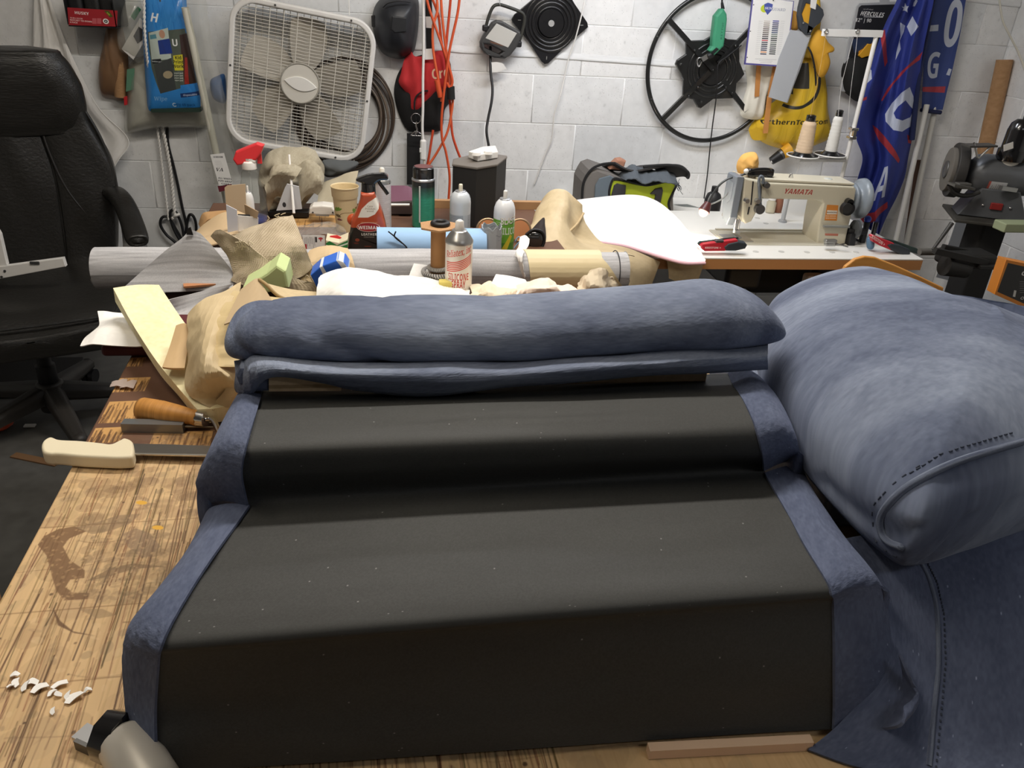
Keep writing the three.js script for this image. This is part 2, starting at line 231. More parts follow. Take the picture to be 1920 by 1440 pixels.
{
  const full = [0, 1, 2, 3, 4, 5].map((k) => blockGeo(0.4, 0.2, k * 0.37, k * 0.61)), part0 = new Map();
  const tones = [M.wall, ...[0xf4f6f8, 0xffffff].map((c) => { const m = M.wall.clone(); m.color.set(c); return m; })];
  const lay = (u0, u1, phase, place) => {
    for (let c = -1; c < 15; c++) {
      const y0 = Math.max(0.023 + 0.2 * c, 0), y1 = Math.min(0.223 + 0.2 * c, TOP); const off = c % 2 === 0 ? phase : phase + 0.2;
      for (let x = u0 - 0.4 + ((off - u0) % 0.4 + 0.4) % 0.4; x < u1; x += 0.4) {
        const a = Math.max(x, u0), b = Math.min(x + 0.4, u1); if (b - a < 0.02) continue; const w = b - a, h = y1 - y0; let g;
        if (w > 0.399 && h > 0.199) g = full[Math.floor(rnd() * 6)]; else { const key = w.toFixed(3) + h.toFixed(3); if (!part0.has(key)) part0.set(key, blockGeo(w, h, rnd(), rnd())); g = part0.get(key); }
        place(new THREE.Mesh(g, tones[Math.floor(rnd() * 3)]), (a + b) / 2, (y0 + y1) / 2);
      }
    }
  };
  lay(LX, RX, 0.803, (m, u, y) => { m.name = 'concrete_block'; m.position.set(u, y, WALL + rr(-0.0006, 0.0006)); m.receiveShadow = true; wallBack.add(m); });
  lay(WALL, -0.72, 0.1, (m, u, y) => { m.name = 'concrete_block'; m.rotation.y = -Math.PI / 2; m.position.set(RX + rr(-0.0006, 0.0006), y, u); m.receiveShadow = true; wallRight.add(m); });
  // the thick painted mortar ridge that runs along the wall above the bench
  const rid = (a, b, h) => { const rows = [[0.022, -0.001], [0.008, 0.003], [-0.006, 0.0065], [-0.01, -0.001]].map(([dy, dz]) => Array.from({ length: 24 }, (_, i) => { const t = i / 23, p = a.clone().lerp(b, t); return V(p.x, p.y + dy * h + 0.003 * N3(p.x * 9, dy * 50, 1), WALL + dz + 0.0015 * N3(p.x * 20, dy * 90, 2)); })); return surf(rows, 60, 6); };
  struct('trim_1', rid(onWall(700, 84), onWall(1420, 131), 1), M.wall, 'painted mortar ridge along the block wall');
  struct('trim_2', rid(onWall(1790, -4), onWall(1912, 10), 1), M.wall, 'painted mortar ridge near the corner');
}
// ceiling tube fixtures, with the added fill tubes
FIXTURES.forEach(([x, y, z, L, turn, inten, colr], i) => {
  const g = thing('ceiling_light', ['white tube light hung above the workbench', 'white tube light hung above the sewing table', 'white tube light added as fill behind the camera', 'white tube light added as fill above the near bench corner'][i], 'ceiling light', V(x, y, z)); g.rotation.y = turn;
  partL(g, 'housing', rbox(L + 0.06, 0.05, 0.2, 0.012), M.white, [0, 0.035, 0]);
  for (const s of [-1, 1]) { partL(g, 'tube', new THREE.CylinderGeometry(0.014, 0.014, L, 16).rotateZ(Math.PI / 2), M.tube, [0, -0.006, s * 0.05]); partL(g, 'hanger', cyl(0.004, 0.004, TOP - y - 0.06, 0, 0, 0, 8), M.steel, [s * L * 0.4, (TOP - y - 0.06) / 2 + 0.06, 0]); }
  const l = new THREE.RectAreaLight(colr, inten, L, 0.16); l.position.set(0, -0.026, 0); l.rotation.x = -Math.PI / 2; g.add(l);
});

// ---------------------------------------------------------------- workbench
{
  const x0 = -0.475, x1 = 0.53, z0 = -2.55, z1 = -0.3, Wd = x1 - x0, Ld = z1 - z0;
  const top = canvasTex(1024, 2048, (g, w, h) => {
    const X = (x) => (x - x0) / Wd * w, Yy = (z) => (z - z0) / Ld * h;           // canvas y runs from the far end to the near end
    g.fillStyle = '#d2b183'; g.fillRect(0, 0, w, h);
    for (let i = 0; i < 2600; i++) { const x = rnd() * w, y = rnd() * h, l = rr(40, 420); const a = rr(0.03, 0.12); g.strokeStyle = rnd() < 0.5 ? `rgba(120,78,36,${a})` : `rgba(244,214,160,${a})`; g.lineWidth = rr(0.6, 3); g.beginPath(); g.moveTo(x, y); g.lineTo(x + rr(-5, 5), y + l); g.stroke(); }
    for (let i = 0; i < 900; i++) { const x = rnd() * w, y = rnd() * h; g.fillStyle = `rgba(${rnd() < 0.5 ? '116,90,62' : '140,124,100'},${rr(0.04, 0.15)})`; g.beginPath(); g.ellipse(x, y, rr(5, 60), rr(4, 40), rr(0, 3), 0, 7); g.fill(); }
    // brown paint left over the far half, worn through in blocks
    g.fillStyle = 'rgba(92,62,46,0.93)'; g.fillRect(0, 0, w, Yy(-1.13));
    for (let i = 0; i < 60; i++) { g.fillStyle = 'rgba(92,62,46,0.6)'; g.beginPath(); g.ellipse(rnd() * w, Yy(-1.13) + rr(-14, 12), rr(4, 26), rr(3, 14), 0, 0, 7); g.fill(); }
    const worn = (px0, py0, px1, py1) => { const a = atY(px0, py0, BENCH), b = atY(px1, py1, BENCH); const xa = X(Math.min(a.x, b.x)), xb = X(Math.max(a.x, b.x)), ya = Yy(Math.min(a.z, b.z)), yb = Yy(Math.max(a.z, b.z)); g.fillStyle = '#c79a5e'; g.fillRect(xa, ya, xb - xa, yb - ya); for (let k = 0; k < 46; k++) { const x = rr(xa, xb), y = rr(ya, yb), l = rr(20, 90); g.strokeStyle = `rgba(70,42,22,${rr(0.25, 0.8)})`; g.lineWidth = rr(0.7, 2.4); g.beginPath(); g.moveTo(x, y); g.lineTo(x + rr(-3, 3), Math.min(y + l, yb)); g.stroke(); } };
    worn(245, 697, 290, 722); worn(225, 740, 275, 778); worn(262, 660, 290, 676); worn(195, 788, 235, 815); worn(300, 800, 400, 830); worn(560, 395, 680, 425);
    // worn zone beside the knife, with paint residue
    for (let i = 0; i < 240; i++) { const x = X(rr(-0.47, -0.15)), y = Yy(rr(-1.16, -0.94)); g.fillStyle = `rgba(110,84,62,${rr(0.05, 0.22)})`; g.beginPath(); g.ellipse(x, y, rr(3, 24), rr(3, 16), 0, 0, 7); g.fill(); }
    // knife cuts: long thin dark lines along the bench
    for (let i = 0; i < 900; i++) { const x = rnd() * w * 0.6, y = Yy(rr(-1.15, -0.3)), l = rr(20, 190), k = rr(-0.03, 0.05); g.strokeStyle = `rgba(${rr(62, 100)},${rr(38, 62)},${rr(16, 30)},${rr(0.25, 0.95)})`; g.lineWidth = rr(0.35, 1.25); g.beginPath(); g.moveTo(x, y); g.quadraticCurveTo(x + k * l + rr(-2, 2), y + l / 2, x + k * l * 2, y + l); g.stroke(); }
    for (let i = 0; i < 36; i++) { const x = rnd() * w, y = Yy(rr(-1.1, -0.4)); g.strokeStyle = `rgba(96,70,44,${rr(0.2, 0.6)})`; g.lineWidth = rr(0.6, 1.8); g.beginPath(); g.moveTo(x, y); g.bezierCurveTo(x + rr(10, 60), y + rr(-6, 30), x + rr(40, 120), y + rr(-6, 20), x + rr(60, 240), y + rr(-16, 16)); g.stroke(); }
    for (let i = 0; i < 170; i++) { const x = rnd() * w * 0.6, y = Yy(rr(-1.1, -0.32)), l = rr(80, 330), k = rr(-0.02, 0.06); g.strokeStyle = `rgba(${rr(50, 80)},${rr(30, 48)},${rr(12, 24)},${rr(0.5, 0.95)})`; g.lineWidth = rr(0.5, 1.5); g.beginPath(); g.moveTo(x, y); g.quadraticCurveTo(x + k * l * 0.5 + rr(-4, 4), y + l / 2, x + k * l, y + l); g.stroke(); }
    for (let i = 0; i < 1500; i++) { g.fillStyle = `rgba(${rnd() < 0.6 ? '104,88,68' : '226,200,158'},${rr(0.06, 0.25)})`; g.beginPath(); g.ellipse(rnd() * w * 0.6, Yy(rr(-1.15, -0.32)), rr(1, 9), rr(1, 7), rr(0, 3), 0, 7); g.fill(); }
    // dark stains traced from the photograph
    const stain = (pts, c) => { g.fillStyle = c; g.beginPath(); pts.forEach(([px, py], i) => { const p = atY(px, py, BENCH); i ? g.lineTo(X(p.x), Yy(p.z)) : g.moveTo(X(p.x), Yy(p.z)); }); g.closePath(); g.fill(); };
    stain([[70, 1000], [82, 985], [110, 972], [140, 968], [160, 978], [128, 990], [115, 1005], [125, 1030], [150, 1050], [148, 1064], [122, 1066], [112, 1080], [125, 1090], [155, 1092], [150, 1103], [108, 1104], [95, 1085], [90, 1060], [84, 1020]], 'rgba(112,82,54,0.82)');
    stain([[140, 970], [180, 962], [220, 950], [262, 948], [240, 966], [205, 978], [170, 984]], 'rgba(122,100,76,0.5)');
    stain([[225, 985], [250, 975], [275, 985], [292, 1010], [272, 1028], [255, 1030], [232, 1008]], 'rgba(122,100,80,0.55)');
    stain([[130, 1120], [175, 1122], [200, 1135], [165, 1140]], 'rgba(140,116,84,0.5)');
    stain([[85, 1115], [92, 1150], [120, 1165], [160, 1172], [118, 1162], [97, 1142]], 'rgba(86,58,36,0.75)');
    stain([[150, 1070], [200, 1046], [240, 1040], [300, 1048], [240, 1050], [195, 1062]], 'rgba(110,86,60,0.55)');
    for (let i = 0; i < 120; i++) { const p = atY(rr(150, 330), rr(960, 1110), BENCH); g.fillStyle = `rgba(120,98,72,${rr(0.1, 0.3)})`; g.beginPath(); g.ellipse(X(p.x), Yy(p.z), rr(2, 16), rr(2, 8), 0, 0, 7); g.fill(); }
    for (let i = 0; i < 420; i++) { const p = atY(rr(75, 300), rr(955, 1110), BENCH); g.fillStyle = `rgba(206,172,126,${rr(0.15, 0.5)})`; g.beginPath(); g.ellipse(X(p.x), Yy(p.z), rr(0.6, 3), rr(0.6, 2.4), rr(0, 3), 0, 7); g.fill(); }
    for (const [px, py] of [[290, 975], [265, 928]]) { const p = atY(px, py, BENCH); g.fillStyle = '#d9a63a'; g.beginPath(); g.ellipse(X(p.x), Yy(p.z), 8, 4, 0.3, 0, 7); g.fill(); }
    for (let i = 0; i < 400; i++) { g.fillStyle = `rgba(60,40,24,${rr(0.3, 0.8)})`; g.beginPath(); g.arc(rnd() * w, rnd() * h, rr(0.6, 2.4), 0, 7); g.fill(); }
    // joint lines across the boards
    for (const z of [-0.93, -0.77, -0.66]) { g.strokeStyle = 'rgba(112,82,50,0.5)'; g.lineWidth = 1.6; g.beginPath(); g.moveTo(0, Yy(z)); g.lineTo(w, Yy(z + 0.01)); g.stroke(); }
  });
  const b = thing('workbench', 'long scratched wooden workbench with flaking brown paint', 'workbench', V((x0 + x1) / 2, 0, (z0 + z1) / 2));
  const tg = rbox(Wd, 0.05, Ld, 0.004, (x0 + x1) / 2, BENCH - 0.025, (z0 + z1) / 2), p = tg.attributes.position, uv = tg.attributes.uv;
  for (let i = 0; i < p.count; i++) uv.setXY(i, (p.getX(i) - x0) / Wd, 1 - (p.getZ(i) - z0) / Ld);
  part(b, 'top', tg, S(0xffffff, 0.62, { map: top }));
  for (const x of [x0 + 0.07, x1 - 0.07]) { for (const z of [z0 + 0.1, (z0 + z1) / 2, z1 - 0.1]) part(b, 'leg', metric(box(0.09, BENCH - 0.05, 0.09, x, (BENCH - 0.05) / 2, z)), M.brown); part(b, 'side_rail', metric(box(0.035, 0.12, Ld - 0.1, x, BENCH - 0.112, (z0 + z1) / 2)), M.brown); }
  part(b, 'lower_shelf', metric(box(Wd - 0.12, 0.02, Ld - 0.14, (x0 + x1) / 2, 0.22, (z0 + z1) / 2)), M.brown);
  b.rotation.y = 0.05; b.position.x -= 0.018;                          // the bench stands a little askew of the wall
}

// ================================================================ THE SUEDE SEAT ON THE BENCH
{
  // rows from the back of the hump to the foot of the front: [inner left px, inner right px, height, outer left px, outer right px]
  const hump = [[[497, 722], [1362, 700], 1.105, [462, 730], [1384, 690]], [[488, 752], [1372, 722], 1.125, [448, 748], [1428, 716]], [[478, 790], [1390, 748], 1.145, [420, 800], [1466, 760]], [[464, 840], [1414, 800], 1.145, [392, 860], [1492, 818]], [[456, 890], [1427, 850], 1.115, [371, 912], [1502, 862]], [[467, 946], [1430, 883], 1.072, [384, 958], [1504, 884]]];
  const deck = [[[470, 950], [1431, 886], 1.07, [388, 966], [1506, 884]], [[424, 1016], [1468, 952], 1.082, [352, 1042], [1536, 940]], [[370, 1095], [1508, 1026], 1.088, [300, 1110], [1580, 1004]], [[326, 1172], [1548, 1092], 1.086, [252, 1168], [1628, 1062]], [[308, 1215], [1557, 1118], 1.078, [238, 1205], [1655, 1100]], [[303, 1236], [1560, 1136], 1.06, [234, 1232], [1664, 1122]], [[297, 1320], [1562, 1250], 1.0, [240, 1322], [1672, 1210]], [[298, 1400], [1562, 1318], 0.958, [262, 1392], [1690, 1290]], [[296, 1448], [1560, 1368], 0.93, [285, 1430], [1645, 1366]]];
  const r = thing('recliner_chair', 'blue suede seat frame with black cloth stretched over its deck', 'recliner seat', V(0.13, BENCH, -0.7));
  const row = (q, n) => { const a = atY(q[0][0], q[0][1], q[2]), b = atY(q[1][0], q[1][1], q[2]); return Array.from({ length: n }, (_, i) => a.clone().lerp(b, lerp(-0.005, 1.005, i / (n - 1)))); };
  const rows = [...hump, ...deck.slice(1)].map((q) => row(q, 9));
  const crease = (x, z, zc, amp, w) => amp * Math.exp(-Math.pow((z - zc) / w, 2));
  const blackG = surf(rows, 96, 110, { lin: true, metres: 1.6, bump: (u, v, p) => {
    let d = 0.0025 * N3(p.x * 2.2, p.z * 16, p.y * 9) + 0.0012 * N3(p.x * 4, p.z * 45, 5 + p.y * 30);
    const s = p.z < -0.72 ? -1 : 0; if (s) { const zc = -0.765 - 0.012 * Math.sin(u * 3.1) + 0.006 * N3(u * 5, 0, 0); d += -crease(0, p.z, zc, 0.0035, 0.004) * clamp((u - 0.2) * 5) * clamp((0.8 - u) * 4); d += crease(0, p.z, zc + 0.008, 0.003, 0.006) * clamp((u - 0.2) * 5) * clamp((0.85 - u) * 4); }
    return d; } });
  part(r, 'deck_cloth', blackG, M.blackCloth, 'black cloth panel');
  const side = (l, k, foot) => {                                       // a suede border strip that turns down over the edge
    const out = l.map((q, i) => {
      const inner = atY(q[k][0], q[k][1], q[2]); const o = q[k + 3]; const s = k ? 1 : -1; const ho = q[2] - (foot ? 0.022 : 0.03); const edge = atY(o[0], o[1], ho);
      const lift = inner.clone(); lift.y += 0.002; lift.z += 0.003; const mid = inner.clone().lerp(edge, 0.55); mid.y = q[2] + (k ? -0.001 : -0.003); mid.z += 0.002; const low = edge.clone(); low.y = Math.max(ho - 0.05, BENCH + 0.004); low.x += s * 0.002; const low2 = edge.clone(); low2.y = BENCH + (foot ? 0.003 : 0.06); low2.x -= s * 0.012;
      const under = low2.clone(); return [lift, mid, edge, low, under];
    });
    return surf(out, 26, 44, { thick: 0.003, metres: 1.8, bump: (u, v, p) => 0.0012 * N3(p.x * 14, p.y * 14, p.z * 14) });
  };
  part(r, 'border_strip', side(hump, 0, false), M.suedeFlat); part(r, 'border_strip', side(deck, 0, true), M.suedeFlat);
  part(r, 'border_strip', side(hump, 1, false), M.suedeFlat); part(r, 'border_strip', side(deck, 1, true), M.suedeFlat);
  // loose corner flap low on the right, the wooden rail under the front and the frame that carries the deck
  { const A = atY(1645, 1366, 0.935), B = atY(1690, 1290, 0.958), C = atZ(1716, 1302, -0.5), D = atZ(1678, 1345, -0.478); const top2 = atZ(1685, 1228, -0.53);
    part(r, 'corner_flap', surf([[top2, top2.clone().lerp(C, 0.3), C.clone().lerp(top2, 0.25)], [B, B.clone().lerp(C, 0.6).add(V(0, 0, 0.01)), C], [A, D.clone().add(V(0.002, -0.002, 0.006)), D.clone().lerp(C, 0.4)]], 14, 14, { thick: 0.003, metres: 1.8 }), M.suedeFlat); }
  part(r, 'wooden_rail', metric(bar(atY(1215, 1408, BENCH + 0.007), atY(1520, 1392, BENCH + 0.007), 0.01, 0.012)), S(0xe6c6a8, 0.7), 'pale wooden rail');
  part(r, 'frame_box', metric(box(0.48, 0.09, 0.3, 0.125, BENCH + 0.047, -0.72)), M.ply);
  // the lint on the cloth
}
// ---------------------------------------------------------------- padded roll lying across the back of the seat
{
  const zc = -0.94, topL = [[428, 618], [436, 594], [458, 579], [500, 572], [600, 568], [780, 568], [960, 566], [1100, 558], [1220, 546], [1330, 535], [1380, 541], [1424, 560], [1450, 586], [1459, 602], [1461, 612]], botL = [[428, 668], [436, 681], [458, 686], [500, 688], [600, 690], [780, 692], [960, 690], [1100, 682], [1220, 672], [1330, 664], [1380, 660], [1424, 657], [1450, 653], [1459, 646], [1461, 638]];
  const t = thing('padded_panel', 'padded blue suede roll with bare plywood edge lying across the seat', 'padded panel', V(0.14, 1.11, zc));
  const rows = topL.map((a, i) => {
    const A = atZ(a[0], a[1], zc), B = atZ(botL[i][0], botL[i][1], zc + 0.045); const cy = (A.y + B.y) / 2, ry = (A.y - B.y) / 2, x = A.x, rz = Math.min(0.095, 0.02 + ry * 1.5);
    return Array.from({ length: 17 }, (_, k) => { const w = k / 16 * Math.PI * 2 - Math.PI * 0.75; const sgn = (q, e) => Math.sign(q) * Math.pow(Math.abs(q), e); return V(x, cy + ry * sgn(Math.sin(w), 0.9), zc + rz * sgn(Math.cos(w), 0.85) * 0.9); });
  });
  { const cc = rows[0].slice(0, 16).reduce((q, p) => q.add(p), V()).multiplyScalar(1 / 16); rows.unshift(rows[0].map((p) => p.clone().lerp(cc, 0.98).add(V(-0.004, 0, 0))), rows[0].map((p) => p.clone().lerp(cc, 0.5).add(V(-0.003, 0, 0)))); }
  { const e = rows.length - 1, cc = rows[e].slice(0, 16).reduce((q, p) => q.add(p), V()).multiplyScalar(1 / 16); rows.push(rows[e].map((p) => p.clone().lerp(cc, 0.5).add(V(0.003, 0, 0))), rows[e].map((p) => p.clone().lerp(cc, 0.98).add(V(0.004, 0, 0)))); }
  const g = surf(rows, 80, 120, { metres: 1.6, bump: (u, v, p) => {
    const left = clamp((0.5 - v) * 4), q = (p.x * 0.75 + (p.y - 1.2) * 1.2 + p.z * 0.6); const fold = Math.sin(q * 62 + 1.5 * N3(p.x * 6, p.y * 6, 1)); 
    return -0.009 * left * Math.pow(clamp(fold), 3) * clamp(N3(p.x * 5, p.y * 7, 3) + 0.55) + 0.003 * N3(p.x * 7, p.y * 9, p.z * 9) - (v < 0.13 ? 0.005 * clamp(Math.sin((p.x * 1.0 + p.y * 0.9) * 120)) * clamp((1.2 - p.y) * 30) : 0); } });
  part(t, 'padded_roll', g, M.suede);
  // the loose lower wrap, pulled up at the left where the plywood shows
  const up = [[438, 690], [470, 683], [520, 684], [600, 691], [780, 694], [960, 692], [1100, 684], [1220, 674], [1330, 666], [1440, 658]], lo = [[446, 735], [470, 737], [512, 707], [600, 717], [680, 734], [800, 744], [960, 728], [1120, 714], [1300, 700], [1440, 692]];
  const zs = [0.03, 0.06, 0.065, 0.07, 0.075, 0.075, 0.075, 0.07, 0.065, 0.05];
  const a = up.map((q, i) => atZ(q[0], q[1] - 14, zc + zs[i] - 0.012)), b = up.map((q, i) => atZ(lerp(q[0], lo[i][0], 0.35), lerp(q[1], lo[i][1], 0.22), zc + zs[i] + 0.02)), c = up.map((q, i) => atZ(lerp(q[0], lo[i][0], 0.7), lerp(q[1], lo[i][1], 0.72), zc + zs[i] + 0.018)), d = up.map((q, i) => atZ(lo[i][0], lo[i][1], zc + zs[i] + 0.006)), e0 = up.map((q, i) => { const w = atZ(lo[i][0], lo[i][1] - 4, zc + zs[i] - 0.03); return w; });
  part(t, 'loose_wrap', surf([a, b, c, d, e0], 110, 26, { thick: 0.003, metres: 1.8, bump: (u, v, p) => 0.004 * N3(p.x * 9, p.y * 24, 7) + 0.0025 * Math.sin(p.x * 30 + p.y * 90) * clamp((0.5 - u) * 2) }), M.suede);
  const cuff = trace([[448, 690], [506, 690], [506, 735], [476, 737], [446, 722], [440, 706]], zc + 0.068, 0.05, { bevel: 0.006, smooth: 0 }); part(t, 'wrapped_corner', metric(cuff, 1.6), M.suede);
  part(t, 'plywood_edge', metric(trace([[504, 706], [560, 706], [640, 716], [640, 733], [504, 734]], zc + 0.07, 0.012)), M.plyEdge, 'bare plywood edge');
  part(t, 'plywood_board', metric(box(0.58, 0.02, 0.08, 0.13, 1.128, zc - 0.01)), M.plyEdge);
}
// ---------------------------------------------------------------- the armrest section at the right, standing on the floor past the bench
{
  const t = thing('recliner_chair', 'bulging blue suede recliner arm with stitched piping on its front', 'recliner arm', V(0.9, 0, -0.95));
  const foot = [[0.507, -0.585], [0.493, -0.68], [0.497, -0.8], [0.525, -0.95], [0.585, -1.1], [0.675, -1.235], [0.83, -1.33], [1.05, -1.34], [1.22, -1.24], [1.3, -1.05], [1.27, -0.86], [1.1, -0.745], [0.9, -0.678], [0.72, -0.628], [0.6, -0.59], [0.535, -0.572]].map(([x, z]) => V(x, 0, z));
  const q = splinePts(foot, 96).slice(0, -1), c = V(0.86, 0, -0.96); const yb = 1.058;
  // profile: [share of the way in, height above the base]
  const prof = [[0.5, 0.004], [0.1, 0.0], [0.03, 0.008], [0.0, 0.03], [0.0, 0.056], [0.025, 0.08], [0.09, 0.102], [0.2, 0.126], [0.36, 0.146], [0.56, 0.159], [0.8, 0.167], [1.0, 0.168]];
  const rows = prof.map(([k, h], j) => [...q, q[0]].map((p) => { const w = p.clone().lerp(c, k); const back = clamp((-0.95 - p.z) / 0.4); w.y = yb + h * lerp(1, 0.86, back) - (j > 3 ? 0.36 * Math.max(0, w.x - 0.82) * clamp(h / 0.1) : 0) - (j < 5 ? 0 : 0.0) ; return w; }));
  const bul = surf(rows, 140, 50, { metres: 1.0, bump: (u, v, p) => 0.004 * N3(p.x * 5, p.y * 5, p.z * 5) + 0.0016 * N3(p.x * 16, p.y * 16, p.z * 16) + (v > 0.2 && v < 0.42 && p.z > -0.72 ? -0.006 * Math.pow(clamp(Math.sin((p.x * 1.0 - p.y * 0.8) * 95 + 2 * N3(p.x * 10, p.y * 10, 0))), 3) : 0) });
  { const pp = bul.attributes.position, uv = bul.attributes.uv; for (let i = 0; i < pp.count; i++) uv.setXY(i, (pp.getX(i) * 0.8 + pp.getZ(i) * 0.5) * 1.3, (pp.getZ(i) - pp.getX(i) * 0.45 + pp.getY(i)) * 1.3); }
  const cushion = part(t, 'arm_cushion', bul, M.suede); scene.updateMatrixWorld(true);
  // piping and its stitches follow the cushion where the photograph shows them
  const pipe = [[1690, 1026], [1668, 1017], [1655, 1000], [1652, 972], [1668, 944], [1700, 915], [1750, 886], [1800, 864], [1860, 845], [1915, 829]].map(([x, y]) => hitAt(x, y, [cushion])).filter(Boolean);
  if (pipe.length > 3) {
    const pts = pipe.map((h) => h.p.clone().addScaledVector(h.n, 0.001)); const last = pts[pts.length - 1], prev = pts[pts.length - 2]; 
    const tg = part(t, 'piping', join([tube(pts, 0.0042, 120), new THREE.SphereGeometry(0.0042, 10, 8).translate(pts[0].x, pts[0].y, pts[0].z)]), M.suede);
    const cv = new THREE.CatmullRomCurve3(pipe.map((h) => h.p.clone().addScaledVector(h.n, 0.001))); const L = cv.getLength(), n = Math.floor(L / 0.0085), st = [];
    for (let i = 1; i < n; i++) { const p = cv.getPointAt(i / n), tt = cv.getTangentAt(i / n), k = clamp(i / n * pipe.length, 0, pipe.length - 1) | 0, nn = pipe[k].n; const sideV = nn.clone().cross(tt).normalize(); const s = p.clone().addScaledVector(sideV, 0.0125); const hh = (() => { caster.set(s.clone().addScaledVector(nn, 0.05), nn.clone().negate()); const z = caster.intersectObject(cushion, false)[0]; return z ? z.point : s; })(); st.push(rod(hh.clone().addScaledVector(tt, -0.0024).addScaledVector(nn, 0.0004), hh.clone().addScaledVector(tt, 0.0024).addScaledVector(nn, 0.0004), 0.0009, 0.0009, 6)); }
    if (st.length) part(t, 'stitching', join(st), S(0x39404f, 0.9));
  }
  // upright front below the cushion, bulging toward the room; seam and stitches down it
  const fr = (px, py, h) => atY(px, py, h);
  const frontRows = [[[1585, 1010], [1640, 1000], [1700, 1000], [1800, 985], [1920, 950], [2080, 905], [2300, 850]], [[1628, 1066], [1680, 1062], [1740, 1062], [1830, 1050], [1930, 1030], [2090, 985], [2320, 930]], [[1662, 1150], [1700, 1150], [1750, 1150], [1850, 1140], [1950, 1120], [2110, 1080], [2360, 1010]], [[1660, 1250], [1705, 1255], [1762, 1255], [1860, 1245], [1970, 1225], [2140, 1180], [2400, 1110]], [[1580, 1350], [1680, 1370], [1755, 1372], [1870, 1362], [1990, 1340], [2170, 1290], [2450, 1220]], [[1515, 1405], [1620, 1440], [1742, 1450], [1880, 1446], [2010, 1425], [2200, 1370], [2480, 1300]]];
  const hs = [1.062, 1.035, 1.0, 0.97, 0.942, 0.926];
  const grid = frontRows.map((l, j) => l.map(([x, y]) => fr(x, y, hs[j])));
  const panel = part(t, 'front_panel', surf(grid, 60, 80, { thick: 0.004, metres: 1.5, bump: (u, v, p) => 0.003 * N3(p.x * 6, p.y * 6, p.z * 6) }), M.suedeFlat); scene.updateMatrixWorld(true);
  const seam = [[1722, 1046], [1744, 1090], [1757, 1150], [1760, 1240], [1752, 1330], [1742, 1436]].map(([x, y]) => hitAt(x, y, [panel])).filter(Boolean);
  if (seam.length > 3) {
    part(t, 'seam_welt', tube(seam.map((h) => h.p.clone().addScaledVector(h.n, -0.001)), 0.0032, 80), M.suede);
    const st = []; for (let i = 0; i < 44; i++) { const f = i / 43, k = Math.min(Math.floor(f * 5), 4), x = lerp([1722, 1744, 1757, 1760, 1752, 1742][k], [1722, 1744, 1757, 1760, 1752, 1742][k + 1], f * 5 - k), y = lerp([1046, 1090, 1150, 1240, 1330, 1436][k], [1046, 1090, 1150, 1240, 1330, 1436][k + 1], f * 5 - k); const a = hitAt(x + 13, y, [panel]), b = hitAt(x + 13, y + 5, [panel]); if (a && b) st.push(rod(a.p.addScaledVector(a.n, 0.0005), b.p.addScaledVector(b.n, 0.0005), 0.0009, 0.0009, 6)); }
    if (st.length) part(t, 'stitching', join(st), S(0x39404f, 0.9));
  }
  part(t, 'arm_frame', metric(box(0.5, 0.125, 0.5, 0.95, 0.987, -1.02)), M.ply);
  part(t, 'side_panel', metric(rbox(0.12, 0.11, 0.46, 0.03, 0.64, 0.978, -1.04), 1.5), M.suede);
  const st = thing('plywood_stand', 'plain plywood stand beside the bench under the suede arm', 'stand', V(0.94, 0, -0.98)); part(st, 'top', metric(box(0.74, 0.02, 0.72, 0.94, BENCH - 0.0105, -0.98)), M.ply); for (const x of [0.6, 1.28]) for (const z of [-0.66, -1.3]) part(st, 'leg', metric(box(0.05, BENCH - 0.02, 0.05, x, (BENCH - 0.02) / 2, z)), M.ply);
}

// ================================================================ THINGS HUNG ON THE BACK WALL
// print drawn by tracing photo pixels through the plane z onto the bounding box of a flat piece
function printed(geo, z, w, h, draw) { geo.computeBoundingBox(); const b = geo.boundingBox; unitUV(geo); return canvasTex(w, h, (g) => draw(g, (px, py) => { const p = atZ(px, py, z); return [(p.x - b.min.x) / (b.max.x - b.min.x) * w, (1 - (p.y - b.min.y) / (b.max.y - b.min.y)) * h]; }, w, h)); }
const poly = (g, q, pts, c) => { g.fillStyle = c; g.beginPath(); pts.forEach((p, i) => { const [x, y] = q(p[0], p[1]); i ? g.lineTo(x, y) : g.moveTo(x, y); }); g.closePath(); g.fill(); };
function words(g, q, txt, px, py, size, c, { font = 'bold', fam = 'sans-serif', ang = 0, align = 'center', sx = 1, skew = 0 } = {}) { const [x, y] = q(px, py), [x2] = q(px + 10, py), k = (x2 - x) / 10; g.save(); g.translate(x, y); g.rotate(ang); g.transform(sx, 0, skew, 1, 0, 0); g.font = `${font} ${Math.abs(size * k)}px ${fam}`; g.fillStyle = c; g.textAlign = align; g.textBaseline = 'middle'; g.fillText(txt, 0, 0); g.restore(); }
const wp = (l, off) => l.map((p) => onWall(p[0], p[1], p[2] === undefined ? off : p[2]));
const ZW = (o) => WALL + o;

// white dust sheet behind the office chair
{ const rows = [[[66, -30], [72, -30], [78, -30], [84, -30]], [[64, 60], [84, 60], [100, 62], [116, 64]], [[66, 130], [92, 130], [122, 132], [150, 140]], [[74, 200], [112, 200], [150, 202], [186, 206]], [[104, 262], [150, 262], [196, 262], [240, 262]], [[140, 300], [168, 302], [198, 304], [222, 300]], [[180, 332], [188, 332], [196, 331], [204, 328]]];
  const g = surf(rows.map((r, j) => r.map((p, i) => onWall(p[0], p[1], 0.03 + 0.02 * (i % 2) + 0.006 * j))), 40, 50, { thick: 0.002, bump: (u, v, p) => 0.006 * Math.sin(u * 22 + v * 4) * (1 - v * 0.5) });
  single('dust_sheet', 'white cloth sheet hanging on the wall behind the black office chair', 'sheet', g, S(0xf4f2ee, 0.9)); }
